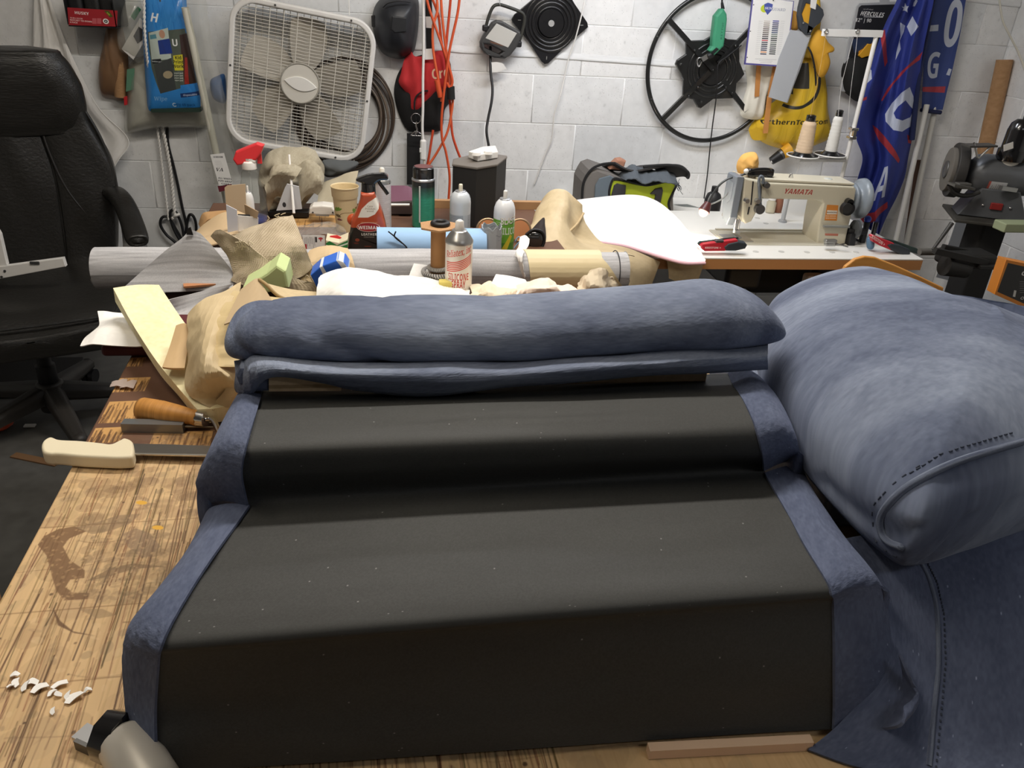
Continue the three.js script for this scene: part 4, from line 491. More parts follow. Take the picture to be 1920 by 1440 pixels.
// round swivel base with its cross bars
{ const s = ([x, y]) => [1180 + x / 6.4, y / 6.4], z = ZW(0.05), c = onWall(1338, 122, 0.05), t = thing('swivel_ring', 'black ring chair base with star plates and four bars', 'swivel base', V(c.x, c.y - 0.3, ZW(0.02))); const m = PH(0x1b1c1c, 0.32, { clearcoat: 0.4 }), R = onWall(1217, 135, 0.05).distanceTo(onWall(1462, 128, 0.05)) / 2, cc = onWall(1341, 130, 0.05);
  part(t, 'ring', new THREE.TorusGeometry(R, 0.0095, 12, 120).scale(1, 1.03, 0.8).translate(cc.x, cc.y, ZW(0.03)), m);
  const star = [[680, 490], [900, 480], [1050, 395], [1180, 470], [1320, 480], [1325, 740], [1385, 890], [1330, 960], [1290, 1000], [1270, 1180], [1010, 1190], [860, 1302], [820, 1290], [770, 1195], [640, 1170], [650, 960], [553, 770], [575, 720], [680, 650]].map(s); part(t, 'star_plate', trace(star, z, 0.016, { bevel: 0.004 }), m); const pc = onWall(...s([1000, 840]), 0.05), k = perPx(pc) / 6.4; swivelRings(t, pc, [[300 * k, 0.006], [235 * k, 0.006], [190 * k, 0.005]], z, m); part(t, 'hub', new THREE.CylinderGeometry(0.06, 0.066, 0.01, 40).rotateX(Math.PI / 2).translate(pc.x, pc.y, z), S(0x141414, 0.5));
  const bars = [[[505, 275], [1000, 830]], [[1425, 380], [1060, 760]], [[440, 1385], [960, 860]], [[1060, 880], [1400, 1330]]]; for (const [a, b] of bars) part(t, 'bar', bar(onWall(...s([a[0] + (a[0] - b[0]) * 0.08, a[1] + (a[1] - b[1]) * 0.08]), 0.04), onWall(...s(b), 0.062), 0.02, 0.016, V(0, 0, 1)), m); for (const p of [[785, 605], [1005, 840], [1160, 1050], [1235, 1115], [825, 1050], [715, 1155], [1275, 550], [1190, 680], [620, 770], [865, 1220]]) part(t, 'rivet', new THREE.SphereGeometry(0.006, 12, 8).translate(...onWall(...s(p), 0.066).toArray()), m); for (const a of [0.7, 2.0, 2.75, 3.6]) part(t, 'rivet', new THREE.SphereGeometry(0.005, 12, 8).translate(cc.x + R * Math.cos(a), cc.y + R * 1.03 * Math.sin(a), ZW(0.037)), m); }
// green hot knife
{ const s = ([x, y]) => [1180 + x / 6.4, y / 6.4], z = ZW(0.12), t = thing('hot_knife', 'green handled electric hot knife hung in front of the ring base', 'hot knife', onWall(1348, 122, 0.1)); const h = trace([[1105, 108], [1140, 104], [1176, 165], [1182, 230], [1160, 420], [1140, 560], [1025, 672], [962, 608], [1000, 555], [1004, 450], [1034, 195]].map(s), z, 0.045, { bevel: 0.012, seg: 3 }); const tx = printed(h, z, 128, 256, (g, q, w, hh) => { g.fillStyle = '#3f9470'; g.fillRect(0, 0, w, hh); ['C', 'U', 'T', 'T', 'E', 'R'].forEach((c, i) => words(g, q, c, ...s([1125 - i * 4, 280 + i * 36]), 4.6, '#1f5a44', { ang: -1.5 })); }); part(t, 'handle', h, S(0xffffff, 0.5, { map: tx })); part(t, 'trigger', trace([[1045, 570], [1075, 590], [1010, 650], [985, 625]].map(s), z + 0.001, 0.01), M.black); part(t, 'collar', rod(onWall(...s([1005, 645]), 0.1), onWall(...s([940, 680]), 0.1), 0.014), M.black); part(t, 'tip', bar(onWall(...s([950, 665]), 0.1), onWall(...s([870, 715]), 0.1), 0.02, 0.008, V(0, 0, 1)), M.chrome); part(t, 'blade', tube([[870, 690], [830, 700], [815, 750], [835, 800], [870, 740]].map(s).map((p) => onWall(p[0], p[1], 0.1)), 0.0025), M.chrome); part(t, 'cable_boot', rod(onWall(...s([1122, 110]), 0.1), onWall(...s([1112, 30]), 0.1), 0.008, 0.005), M.black); part(t, 'cable', tube([[1112, 30], [1120, -60], [1180, -120]].map(s).map((p) => onWall(p[0], p[1], 0.1)), 0.004), M.black); }
single('black_wire', 'thin black wire dropping from the round base to the table', 'wire', tube([[1390, 85, 0.07], [1365, 105, 0.08], [1347, 120, 0.085], [1345, 150, 0.085], [1342, 190, 0.07], [1336, 235, 0.05], [1331, 280, 0.04], [1326, 330, 0.03], [1320, 372, 0.02]].map((p) => onWall(...p)), 0.0028, 80), M.black);
// thread colour chart
{ const z = ZW(0.14), f = trace([[1411, -4], [1489, 2], [1475, 126], [1396, 121]], z, 0.008), t = printed(f, z, 512, 768, (g, q, w, h) => { g.fillStyle = '#5a5596'; g.fillRect(0, 0, w, h); poly(g, q, [[1413, -6], [1487.5, 3], [1472, 123], [1398.5, 118]], '#f2f1ee'); const [sx, sy] = q(1434, 16); g.fillStyle = '#c9d63a'; g.beginPath(); g.arc(sx, sy, 44, 0, 7); g.fill(); poly(g, q, [[1433, 8], [1440, 5], [1449, 8], [1448, 18], [1439, 28], [1433, 18]], '#4c5aa8'); words(g, q, 'SUN', 1441, 15.5, 6.4, '#f4f4f4', { fam: 'serif' }); words(g, q, 'GUARD', 1460, 18, 7.4, '#8d93a8', { fam: 'serif', font: 'normal' });
    const A = ['#d9d2ca', '#b9aca2', '#a69a90', '#8e8278', '#6d625c', '#75685e', '#6a5e58', '#5d5452', '#4a4448', '#2c2c34', '#d2505a', '#3a3a4a', '#2c2e40', '#343448', '#3c3c58', '#30304a', '#e59a62', '#32304a'], B = ['#5a5ca8', '#3a3c78', '#2c3060', '#2a2e54', '#3a4468', '#32406a', '#4a5a7c', '#7c8a86', '#5c6a62', '#3a4440', '#34383a', '#7a807a', '#5c6260', '#565a5a', '#44484a', '#3a3e40', '#303436', '#2a2e30']; A.forEach((c, i) => { const x = 1432.5 - i * 0.42, y = 38.5 + i * 3.62; poly(g, q, [[x, y], [x + 11.5, y + 0.4], [x + 11.5, y + 2.4], [x, y + 2]], c); poly(g, q, [[x + 16.6, y - 0.2], [x + 28.2, y + 0.2], [x + 28.2, y + 2.2], [x + 16.6, y + 1.8]], B[i]); for (const d of [-10, 31]) { g.fillStyle = 'rgba(120,120,124,0.55)'; const [a, b] = q(x + d, y + 1); g.fillRect(a, b - 1, 46, 2); } }); for (const [y, l] of [[111, 240], [114, 150], [117, 130]]) { const [a, b] = q(1436, y); g.fillStyle = '#8a8a8e'; g.fillRect(a - l / 2, b, l, 2.4); } for (const [x, y] of [[1413, 9], [1407, 58.6], [1401, 107.6], [1450, 1]]) { const [a, b] = q(x, y); g.fillStyle = '#222'; g.beginPath(); g.arc(a, b, 6, 0, 7); g.fill(); } });
  const c = thing('colour_chart', 'white printed colour swatch chart with purple edge', 'chart', onWall(1440, 122, 0.13)); part(c, 'card', f, S(0xffffff, 0.55, { map: t })); part(c, 'nail', rod(onWall(1450, -8, 0.0), onWall(1450, -2, 0.15), 0.003), M.steel); }
// work gloves and leather straps, hand saw, yellow shop bag, yellow glove, drill, blister pack
{ const z = ZW(0.07), t = thing('cotton_glove', 'off-white cotton work glove hanging under the colour chart', 'glove', onWall(1412, 224, 0.05)); part(t, 'cuff', puff([[1400, 118], [1425, 118], [1450, 122], [1446, 150], [1436, 180], [1432, 206], [1428, 222], [1408, 224], [1388, 216], [1392, 190], [1400, 160]], z - 0.02, 0.03, { bump: (x, y) => 0.004 * Math.sin(x * 140) }), S(0xe8e4d6, 0.9)); }
{ const t = thing('leather_strap', 'short tan leather strap over the cotton glove', 'strap', onWall(1418, 182, 0.1), 'tan leather straps'); part(t, 'strap', bar(onWall(1423, 118, 0.09), onWall(1419, 181, 0.085), 0.02, 0.004, V(0, 0, 1)), S(0xc98a4a, 0.7)); }
{ const t = thing('leather_strap', 'long tan leather strap between the glove and the hand saw', 'strap', onWall(1430, 250, 0.1), 'tan leather straps'); part(t, 'strap', bar(onWall(1456, 110, 0.09), onWall(1443, 180, 0.12), 0.02, 0.004, V(0, 0, 1)), S(0xb97c42, 0.7)); part(t, 'strap_tail', bar(onWall(1443, 180, 0.12), onWall(1435, 250, 0.13), 0.022, 0.004, V(0, 0, 1)), S(0xc98a4a, 0.7)); }
{ const z = ZW(0.16), t = thing('hand_saw', 'hand saw with bright blade and black and yellow grip', 'saw', onWall(1460, 190, 0.15)); part(t, 'blade', trace([[1482, 56], [1500, 58], [1521, 66], [1500, 130], [1476, 193], [1441, 182], [1460, 110]], z, 0.0025), S(0xd0d4da, 0.3, { metalness: 0.35 })); part(t, 'back_edge', rod(onWall(1519, 68, 0.16), onWall(1476, 192, 0.16), 0.003), M.alu);
  part(t, 'grip', trace([[1505, -6], [1516, -8], [1532, 6], [1544, 18], [1546, 28], [1538, 44], [1528, 50], [1520, 66], [1512, 66], [1501, 54], [1498, 30], [1500, 14]], z + 0.012, 0.028, { bevel: 0.005, holes: [[[1512, 6], [1520, 8], [1530, 46], [1526, 50], [1508, 40], [1504, 26]].reverse()] }), S(0x3c4046, 0.55)); part(t, 'grip_insert', trace([[1511, 5], [1520, 7], [1531, 47], [1526, 51], [1507, 40], [1503.5, 26]], z + 0.006, 0.014), M.yellow); for (const p of [[1506, 43], [1519, 58]]) part(t, 'bolt', new THREE.CylinderGeometry(0.004, 0.004, 0.003, 12).rotateX(Math.PI / 2).translate(...onWall(...p, 0.174).toArray()), M.chrome); part(t, 'price_tag', trace([[1521, -8], [1533, -6], [1529, 18], [1519, 14]], z + 0.016, 0.001), M.white); }
{ const z = ZW(0.1), f = puff([[1500, 92], [1518, 80], [1536, 96], [1546, 140], [1550, 190], [1555, 225], [1556, 256], [1530, 272], [1500, 279], [1468, 279], [1436, 270], [1416, 256], [1404, 244], [1418, 222], [1440, 200], [1470, 170], [1490, 120]], z - 0.07, 0.085, { smooth: 90, rings: 9, bump: (x, y) => 0.006 * N3(x * 26, y * 7, 0) + 0.003 * Math.sin(x * 90) });
  const t = printed(f, z, 512, 768, (g, q, w, h) => { g.fillStyle = '#dcb52c'; g.fillRect(0, 0, w, h); for (let i = 0; i < 90; i++) { g.strokeStyle = `rgba(${rnd() < 0.5 ? '196,150,24' : '240,214,100'},0.4)`; g.lineWidth = rr(1, 7); g.beginPath(); const x = rnd() * w, y = rnd() * h; g.moveTo(x, y); g.lineTo(x + rr(-16, 16), y + rr(40, 220)); g.stroke(); } const [a, b] = q(1496, 158), [a2] = q(1537, 158), [, b2] = q(1496, 202); g.strokeStyle = '#2c2c28'; g.lineWidth = 22; g.beginPath(); g.ellipse(a, b, a2 - a, b2 - b, 0, -0.9, 2.0); g.stroke(); poly(g, q, [[1505, 120], [1518, 118], [1516, 166], [1492, 167], [1488, 140], [1502, 132]], '#3c3a34'); poly(g, q, [[1484, 162], [1493, 164], [1490, 178], [1482, 176]], '#2c2c28'); words(g, q, 'orthernTool.com', 1495, 229, 15.5, '#26241c', { ang: -0.05 }); });
  const s = thing('shop_bag', 'yellow plastic shop bag with black lettering hanging on the wall', 'bag', onWall(1480, 280, 0.06)); part(s, 'sack', f, PH(0xffffff, 0.38, { map: t })); part(s, 'twisted_neck', tube(wp([[1528, -10, 0.05], [1530, 40, 0.07], [1524, 80, 0.08], [1515, 110, 0.09]]), 0.02, 30), S(0xd6ae2c, 0.5)); part(s, 'side_tail', surf([[[1404, 244], [1420, 238]], [[1412, 262], [1436, 250]], [[1436, 262], [1442, 240]]].map((r) => r.map((p) => onWall(p[0], p[1], 0.1))), 6, 10, { thick: 0.002 }), S(0xd6ae2c, 0.5)); }
{ const t = thing('leather_glove', 'yellow leather work glove hanging beside the saw grip', 'glove', onWall(1545, 160, 0.1)); part(t, 'palm', puff([[1520, 76], [1532, 56], [1542, 60], [1552, 78], [1564, 90], [1560, 97], [1552, 98], [1555, 120], [1548, 140], [1536, 144], [1526, 120], [1518, 96]], ZW(0.14), 0.03, { bump: (x, y) => 0.003 * N3(x * 40, y * 40, 0) }), S(0xd9a22e, 0.75)); part(t, 'seam', tube(wp([[1515, 88, 0.16], [1522, 102, 0.17], [1528, 130, 0.16], [1530, 160, 0.13]]), 0.004), M.black); }
{ const t = thing('leather_glove', 'tan leather glove tip showing between chart and saw', 'glove', onWall(1490, 58, 0.1)); part(t, 'palm', puff([[1484, 22], [1496, 24], [1499, 40], [1496, 54], [1488, 58], [1482, 50]], ZW(0.09), 0.025), S(0xc6913c, 0.75)); }
{ const t = thing('power_drill', 'black and yellow drill nose poking out below the yellow bag', 'drill', onWall(1465, 305, 0.08)); part(t, 'chuck', rod(onWall(1446, 302, 0.08), onWall(1464, 290, 0.08), 0.018, 0.024, 20), M.black); part(t, 'chuck_ring', rod(onWall(1463, 291, 0.08), onWall(1467, 288, 0.08), 0.0245, 0.0245, 20), M.steelDark); part(t, 'nose', rod(onWall(1467, 288, 0.08), onWall(1482, 280, 0.08), 0.025, 0.032, 20), M.yellow); part(t, 'bit_tip', new THREE.SphereGeometry(0.006, 10, 8).translate(...onWall(1447, 303, 0.085).toArray()), M.chrome); }
{ const z = ZW(0.05), t = thing('blister_pack', 'black hanging blister pack of tool with white lettering behind thread stand', 'blister pack', onWall(1610, 190, 0.02)); part(t, 'plastic_tray', trace([[1606, 12], [1612, 6], [1690, 2], [1680, 90], [1650, 190], [1640, 180], [1580, 172], [1574, 168], [1580, 140], [1592, 70]], z - 0.004, 0.008, { bevel: 0.003 }), S(0xb4b6b8, 0.35)); const f = trace([[1611, 14], [1616, 10], [1688, 8], [1676, 100], [1592, 108]], z, 0.004), tx = printed(f, z, 512, 512, (g, q, w, h) => { g.fillStyle = '#26272a'; g.fillRect(0, 0, w, h); words(g, q, 'HERCULES', 1635, 26.5, 9.2, '#e8e8e6', { font: 'bold italic', ang: 0.02 }); poly(g, q, [[1620, 31], [1656, 32], [1655, 33], [1619, 32]], '#e8e8e6'); words(g, q, '12" | 90', 1619, 38, 8, '#e0e0de'); words(g, q, 'cut off wheel', 1628, 17.5, 3, '#a8a8a6'); poly(g, q, [[1596, 74], [1640, 66], [1640, 82], [1602, 100]], '#33405a'); poly(g, q, [[1610, 96], [1636, 80], [1640, 92], [1626, 108], [1609, 108]], '#d99a2c'); }); part(t, 'card', f, S(0xffffff, 0.4, { map: tx })); part(t, 'tool', puff([[1590, 108], [1612, 104], [1640, 110], [1636, 150], [1626, 188], [1606, 190], [1592, 180], [1580, 166], [1578, 130]], ZW(0.04), 0.05), M.blackMatte); part(t, 'yellow_grip', trace([[1610, 104], [1628, 82], [1640, 84], [1632, 104], [1616, 109]], ZW(0.062), 0.01, { bevel: 0.002 }), M.yellow); part(t, 'hang_tab', trace([[1650, -10], [1668, -10], [1668, 10], [1650, 10]], z - 0.002, 0.004), S(0xb4b6b8, 0.35)); }

// ---------------------------------------------------------------- flags and poles in the corner
function flag(t, L, Rr, off, nu, nv, fold, draw, W = 512, H = 1024) {
  const at = (l, y) => { for (let i = 0; i < l.length - 1; i++) if (y <= l[i + 1][1]) return lerp(l[i][0], l[i + 1][0], (y - l[i][1]) / (l[i + 1][1] - l[i][1])); return l[l.length - 1][0]; };
  const y0 = L[0][1], y1 = L[L.length - 1][1], n = 14; const rows = Array.from({ length: n }, (_, j) => { const y = lerp(y0, y1, j / (n - 1)); return Array.from({ length: 9 }, (_, i) => onWall(lerp(at(L, y), at(Rr, y), i / 8), y, off + fold(i / 8, j / (n - 1)))); });
  const tx = canvasTex(W, H, (g) => draw(g, (px, py) => [(px - at(L, py)) / (at(Rr, py) - at(L, py)) * W, (py - y0) / (y1 - y0) * H], W, H));
  part(t, 'cloth', surf(rows, nu, nv, { thick: 0.0015 }), S(0xffffff, 0.7, { map: tx }));
}
{ const t = thing('flag', 'furled blue flag with red bands and a large white C shape', 'flag', onWall(1640, 470, 0.1), 'blue flags in the corner');
  flag(t, [[1692, -30], [1682, 0], [1654, 56], [1635, 116], [1603, 225], [1595, 244], [1608, 262], [1619, 290], [1610, 330], [1600, 370], [1612, 410], [1640, 440]], [[1754, -30], [1751, 0], [1736, 66], [1725, 131], [1718, 200], [1710, 262], [1702, 300], [1694, 345], [1680, 372], [1668, 395], [1656, 420], [1648, 440]], 0.14, 60, 100, (u, v) => 0.05 * Math.sin(u * 9 + v * 3) * (0.4 + 0.6 * v) + 0.02 * Math.sin(u * 21 - v * 5), (g, q, w, h) => {
    g.fillStyle = '#2b3a8e'; g.fillRect(0, 0, w, h); const wh = '#cdd4e6', rd = '#b0343e';
    poly(g, q, [[1690, 12], [1695, 13], [1697, 5], [1700, 12], [1704, 11], [1701, 17], [1702, 24], [1697, 20], [1692, 20], [1694, 16]], wh); poly(g, q, [[1713, 5], [1718, -2], [1721, 2], [1715, 12], [1711, 12]], wh); poly(g, q, [[1711, 30], [1722, 50], [1708, 68], [1700, 50]], wh); poly(g, q, [[1688, 42], [1697, 48], [1694, 60], [1687, 76], [1689, 92], [1679, 113], [1681, 98], [1688, 68]], wh);
    poly(g, q, [[1651, 60], [1659, 55], [1662, 85], [1664, 116], [1659, 126], [1655, 96]], rd); poly(g, q, [[1730, 96], [1724, 112], [1700, 130], [1675, 158], [1654, 190], [1652, 188], [1664, 166], [1690, 134], [1712, 114]], rd); poly(g, q, [[1628, 124], [1635, 132], [1635, 148], [1627, 156]], wh); poly(g, q, [[1618, 184], [1626, 181], [1625, 187], [1617, 190]], rd);
    g.strokeStyle = wh; g.lineWidth = 1; poly(g, q, [[1706, 163], [1712, 180], [1714, 210], [1708, 236], [1690, 247], [1672, 244], [1660, 228], [1660, 214], [1672, 194], [1690, 174]], wh); poly(g, q, [[1698, 188], [1712, 206], [1706, 220], [1692, 226], [1680, 222], [1676, 212], [1684, 200]], '#2b3a8e');
    poly(g, q, [[1633, 234], [1640, 240], [1658, 256], [1680, 284], [1687, 300], [1684, 306], [1668, 286], [1648, 262], [1633, 244]], rd); poly(g, q, [[1700, 252], [1708, 258], [1708, 270], [1702, 268]], rd); words(g, q, 'A', 1656, 344, 32, wh, { sx: 1.1, ang: -0.15 });
    poly(g, q, [[1600, 405], [1640, 398], [1664, 378], [1664, 390], [1640, 414], [1612, 424]], rd); });
  part(t, 'sleeve_edge', tube([onWall(1754, -30, 0.12), onWall(1736, 66, 0.12), onWall(1722, 150, 0.12), onWall(1710, 262, 0.12)], 0.012, 40), S(0x1d2650, 0.8)); part(t, 'pole', rod(onWall(1738, 196, 0.075), onWall(1668, 500, 0.2), 0.012), S(0xd4d2cc, 0.35)); }
{ const t = thing('flag', 'second blue flag with a white zero hanging flat against the wall', 'flag', onWall(1745, 210, 0.06), 'blue flags in the corner');
  flag(t, [[1752, -30], [1750, 0], [1738, 66], [1732, 120], [1730, 160], [1728, 206]], [[1816, -30], [1811, 0], [1800, 66], [1786, 130], [1776, 170], [1766, 212]], 0.05, 40, 60, (u, v) => 0.012 * Math.sin(u * 7 + 1) + 0.004 * Math.sin(v * 9), (g, q, w, h) => { g.fillStyle = '#33447e'; g.fillRect(0, 0, w, h); const wh = '#bfc5d2'; words(g, q, '0', 1787, 45, 64, wh, { sx: 0.95, ang: 0.0 }); poly(g, q, [[1742, 48], [1760, 46], [1759, 58], [1741, 59]], wh); words(g, q, 'G', 1750, 123, 32, wh, { sx: 1.1 }); poly(g, q, [[1779, 128], [1784, 130], [1780, 142], [1774, 140]], wh); poly(g, q, [[1730, 163], [1773, 162], [1771, 174], [1730, 172]], '#a63a44'); });
  part(t, 'hem', tube([onWall(1727, 206, 0.06), onWall(1746, 209, 0.06), onWall(1764, 211, 0.06)], 0.009), S(0x1a2146, 0.8)); part(t, 'pole', rod(onWall(1756, 190, 0.03), onWall(1688, 510, 0.12), 0.013), S(0xc9c7c0, 0.4)); }
{ const t = thing('batten', 'thin dark wooden batten leaning behind the flag poles', 'batten', V(2.35, 0, ZW(0.05))); part(t, 'stick', bar(onWall(1722, 300, 0.02), onWall(1692, 500, 0.06), 0.02, 0.02), M.brown); }
{ const a = onWall(1884, 112, 0.06), b = onWall(1800, 500, 0.16), t = thing('cardboard_tube', 'long brown cardboard tube leaning in the corner', 'tube', V(b.x, 0, b.z)); part(t, 'tube', rod(b.clone().add(b.clone().sub(a).multiplyScalar(0.25)), a, 0.034, 0.034, 28), M.kraft); }
{ const t = thing('grey_offcut', 'grey fabric strip leaning behind the grinder stand', 'fabric strip', onWall(1760, 560, 0.1)); part(t, 'strip', surf([[[1800, 395], [1838, 395]], [[1782, 450], [1815, 455]], [[1756, 520], [1795, 530]]].map((r) => r.map((p) => onWall(p[0], p[1], 0.2))), 8, 14, { thick: 0.004 }), S(0x84878c, 0.9)); }
single('loose_cable', 'thin cream cable hanging across the room corner', 'cable', tube([[1870, -20, 0.1], [1874, 0, 0.1], [1880, 38, 0.12], [1896, 72, 0.14], [1910, 100, 0.16], [1925, 140, 0.2]].map((p) => onWall(...p)), 0.0042, 50), S(0xd8d4c6, 0.5));

// ================================================================ THE SEWING TABLE
const white1 = S(0xf0efe9, 0.35);
{ const t = thing('sewing_table', 'white topped sewing table with wood edge against the wall', 'table', V(1.31, 0, -2.81)); const x0 = 0.74, x1 = 1.9, z0 = -3.11, z1 = -2.505;
  part(t, 'top', metric(rbox(x1 - x0, 0.006, z1 - z0, 0.002, (x0 + x1) / 2, TABLE - 0.003, (z0 + z1) / 2)), white1); part(t, 'edge_band', metric(box(x1 - x0 - 0.001, 0.036, z1 - z0 - 0.001, (x0 + x1) / 2, TABLE - 0.024, (z0 + z1) / 2), 1), S(0xb9824f, 0.6));
  for (const x of [0.84, 1.8]) { part(t, 'leg', box(0.05, TABLE - 0.042, 0.05, x, (TABLE - 0.042) / 2, -2.85), M.iron); part(t, 'foot', rbox(0.06, 0.03, 0.5, 0.008, x, 0.015, -2.82), M.iron); } part(t, 'brace', box(0.92, 0.03, 0.03, 1.32, 0.3, -2.85), M.iron);
  const m0 = atZ(1385, 512, -2.72), m1 = atZ(1560, 540, -2.72); part(t, 'motor', rbox(0.26, 0.16, 0.2, 0.04, m0.x + 0.16, 0.63, -2.78), M.blackMatte); part(t, 'motor_belt_guard', rbox(0.09, 0.2, 0.1, 0.02, 1.66, 0.6, -2.75), M.black); part(t, 'drawer', rbox(0.14, 0.09, 0.3, 0.02, 1.26, 0.66, -2.72), M.black); part(t, 'control_box', rbox(0.07, 0.12, 0.05, 0.01, 1.56, 0.6, -2.62), M.white);
  for (const [px, py] of [[1420, 409], [1436, 419], [1417, 472], [1465, 472], [1513, 473], [1560, 473], [1605, 473]]) { const p = atY(px, py, TABLE); part(t, 'top_plug', cyl(0.011, 0.011, 0.001, p.x, TABLE + 0.0006, p.z), S(0xc9c8c2, 0.5)); } }
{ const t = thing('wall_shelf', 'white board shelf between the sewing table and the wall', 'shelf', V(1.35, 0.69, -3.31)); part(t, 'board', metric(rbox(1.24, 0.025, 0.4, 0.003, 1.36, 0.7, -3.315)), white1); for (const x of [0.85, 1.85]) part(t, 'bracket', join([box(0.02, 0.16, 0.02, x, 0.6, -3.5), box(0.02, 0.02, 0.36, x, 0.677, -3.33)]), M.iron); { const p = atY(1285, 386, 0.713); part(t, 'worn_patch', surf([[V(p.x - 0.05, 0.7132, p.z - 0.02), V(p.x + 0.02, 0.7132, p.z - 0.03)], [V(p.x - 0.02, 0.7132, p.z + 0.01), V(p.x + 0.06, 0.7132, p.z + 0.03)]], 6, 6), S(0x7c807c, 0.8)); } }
// ---------------------------------------------------------------- sewing machine
{ const t = thing('sewing_machine', 'cream industrial sewing machine with grey face plate and handwheel', 'sewing machine', V(1.45, TABLE, -2.74)); const zf = -2.675, c = M.cream, gm = M.machineGrey;
  part(t, 'bed', metric(rbox(0.478, 0.03, 0.18, 0.003, 1.443, TABLE - 0.0105, -2.74)), S(0xc4bfae, 0.4)); part(t, 'bed_slide', rbox(0.1, 0.003, 0.09, 0.001, 1.27, TABLE + 0.0055, -2.72), M.alu); part(t, 'bed_rail', box(0.4, 0.006, 0.012, 1.43, TABLE + 0.006, -2.826), S(0xb8b2a0, 0.5));
  const arm = trace([[1418, 340], [1430, 342], [1500, 345], [1602, 350], [1606, 356], [1600, 392], [1590, 432], [1585, 459], [1531, 458], [1536, 420], [1544, 382], [1540, 376], [1520, 375], [1430, 373], [1418, 372]], zf, 0.125, { bevel: 0.007, seg: 3 }); part(t, 'arm', arm, c);
  part(t, 'top_cover', trace([[1424, 335], [1602, 344], [1602, 348], [1424, 340]], zf - 0.006, 0.11, { bevel: 0.002 }), S(0xd6d0bc, 0.4)); part(t, 'head', trace([[1396, 334], [1428, 341], [1431, 350], [1430, 378], [1420, 396], [1409, 416], [1398, 420], [1391, 408], [1393, 370]], zf, 0.115, { bevel: 0.006 }), c);
  { const a = atZ(1394, 334, zf), sh = new THREE.Shape(); const y1 = a.y, w = 0.08; sh.moveTo(0, y1); sh.lineTo(w * 0.92, y1); sh.quadraticCurveTo(w, y1, w, y1 - 0.015); sh.lineTo(w, y1 - 0.11); sh.lineTo(w * 0.72, y1 - 0.16); sh.lineTo(w * 0.22, y1 - 0.17); sh.lineTo(0, y1 - 0.14); const g = new THREE.ExtrudeGeometry(sh, { depth: 0.02, bevelEnabled: true, bevelSize: 0.004, bevelThickness: 0.004, bevelSegments: 3 }); g.rotateY(Math.PI / 2); g.translate(a.x - 0.022, 0, zf); const fp = part(t, 'face_plate', g, gm); const e = new THREE.Shape(); e.moveTo(0.015, y1 - 0.02); e.lineTo(0.062, y1 - 0.02); e.lineTo(0.062, y1 - 0.08); e.lineTo(0.04, y1 - 0.1); e.lineTo(0.015, y1 - 0.08); const eg = new THREE.ExtrudeGeometry(e, { depth: 0.002, bevelEnabled: false }); eg.rotateY(Math.PI / 2); eg.translate(a.x - 0.0275, 0, zf); part(fp, 'raised_panel', eg, S(0x868e98, 0.4)); }
  part(t, 'take_up_guard', tube([[1426, 386], [1424, 360], [1423, 338], [1427, 330], [1431, 336], [1430, 344]].map((p) => atZ(p[0], p[1], zf + 0.012)), 0.0055), S(0x676f78, 0.4)); part(t, 'thread_slot', bar(atZ(1412, 340, zf + 0.001), atZ(1408, 384, zf + 0.001), 0.004, 0.003, V(0, 0, 1)), M.black); part(t, 'thread_slot', bar(atZ(1405, 388, zf + 0.001), atZ(1402, 402, zf + 0.001), 0.004, 0.003, V(0, 0, 1)), M.black);
  for (const [px, py, r, m] of [[1437, 347, 0.01, M.steelDark], [1424, 392, 0.017, M.steelDark], [1420, 377, 0.008, M.steel], [1400, 376, 0.008, M.steel], [1589, 391, 0.024, M.black], [1592, 379, 0.013, M.blackGloss]]) { const k = part(t, 'knob', new THREE.CylinderGeometry(r, r * 1.05, 0.02, 24).rotateX(Math.PI / 2).translate(...atZ(px, py, zf + 0.012).toArray()), m); if (r > 0.02) part(k, 'dial_face', new THREE.CylinderGeometry(r * 0.8, r * 0.8, 0.003, 24).rotateX(Math.PI / 2).translate(...atZ(px, py, zf + 0.024).toArray()), S(0x2c2c2c, 0.5)); }
  { const b = atZ(1618, 372, zf - 0.06); const hw = lathe([[0.0, 0], [0.03, 0], [0.052, 0.004], [0.056, 0.014], [0.046, 0.02], [0.046, 0.03], [0.06, 0.034], [0.072, 0.042], [0.074, 0.056], [0.068, 0.062], [0.0, 0.064]], 48).rotateZ(-Math.PI / 2); hw.translate(atZ(1606, 372, zf).x + 0.004, b.y, b.z); part(t, 'handwheel', hw, S(0x88919a, 0.32)); }
  const st = (px, z, draw, w, h) => { const g = trace(px, z, 0.0006), tx = printed(g, z, w, h, draw); return [g, S(0xffffff, 0.5, { map: tx })]; };
  { const [g, m] = st([[1467, 351], [1527, 354], [1527, 369], [1467, 366]], zf + 0.0009, (g2, q, w, h) => { g2.fillStyle = '#cfc9b4'; g2.fillRect(0, 0, w, h); words(g2, q, 'YAMATA', 1496.5, 359.6, 13.6, '#a8382e', { font: 'bold italic', ang: 0.03 }); }, 512, 140); part(t, 'maker_name', g, m); }
  { const [g, m] = st([[1551, 384], [1572, 385], [1569, 414], [1546, 413]], zf + 0.0009, (g2, q, w, h) => { g2.fillStyle = '#d98a3a'; g2.fillRect(0, 0, w, h); for (const x of [1556, 1564]) words(g2, q, '▲', x, 389, 7, '#7c3a14'); poly(g2, q, [[1551, 394], [1570, 395], [1569, 402], [1550, 402]], '#e8ded0'); words(g2, q, 'WARNING', 1560, 398.5, 4, '#5a4a3a'); for (const y of [405, 409]) words(g2, q, 'READ MANUAL', 1558, y, 2.8, '#f2e6d6'); }, 200, 260); part(t, 'warning_sticker', g, m); }
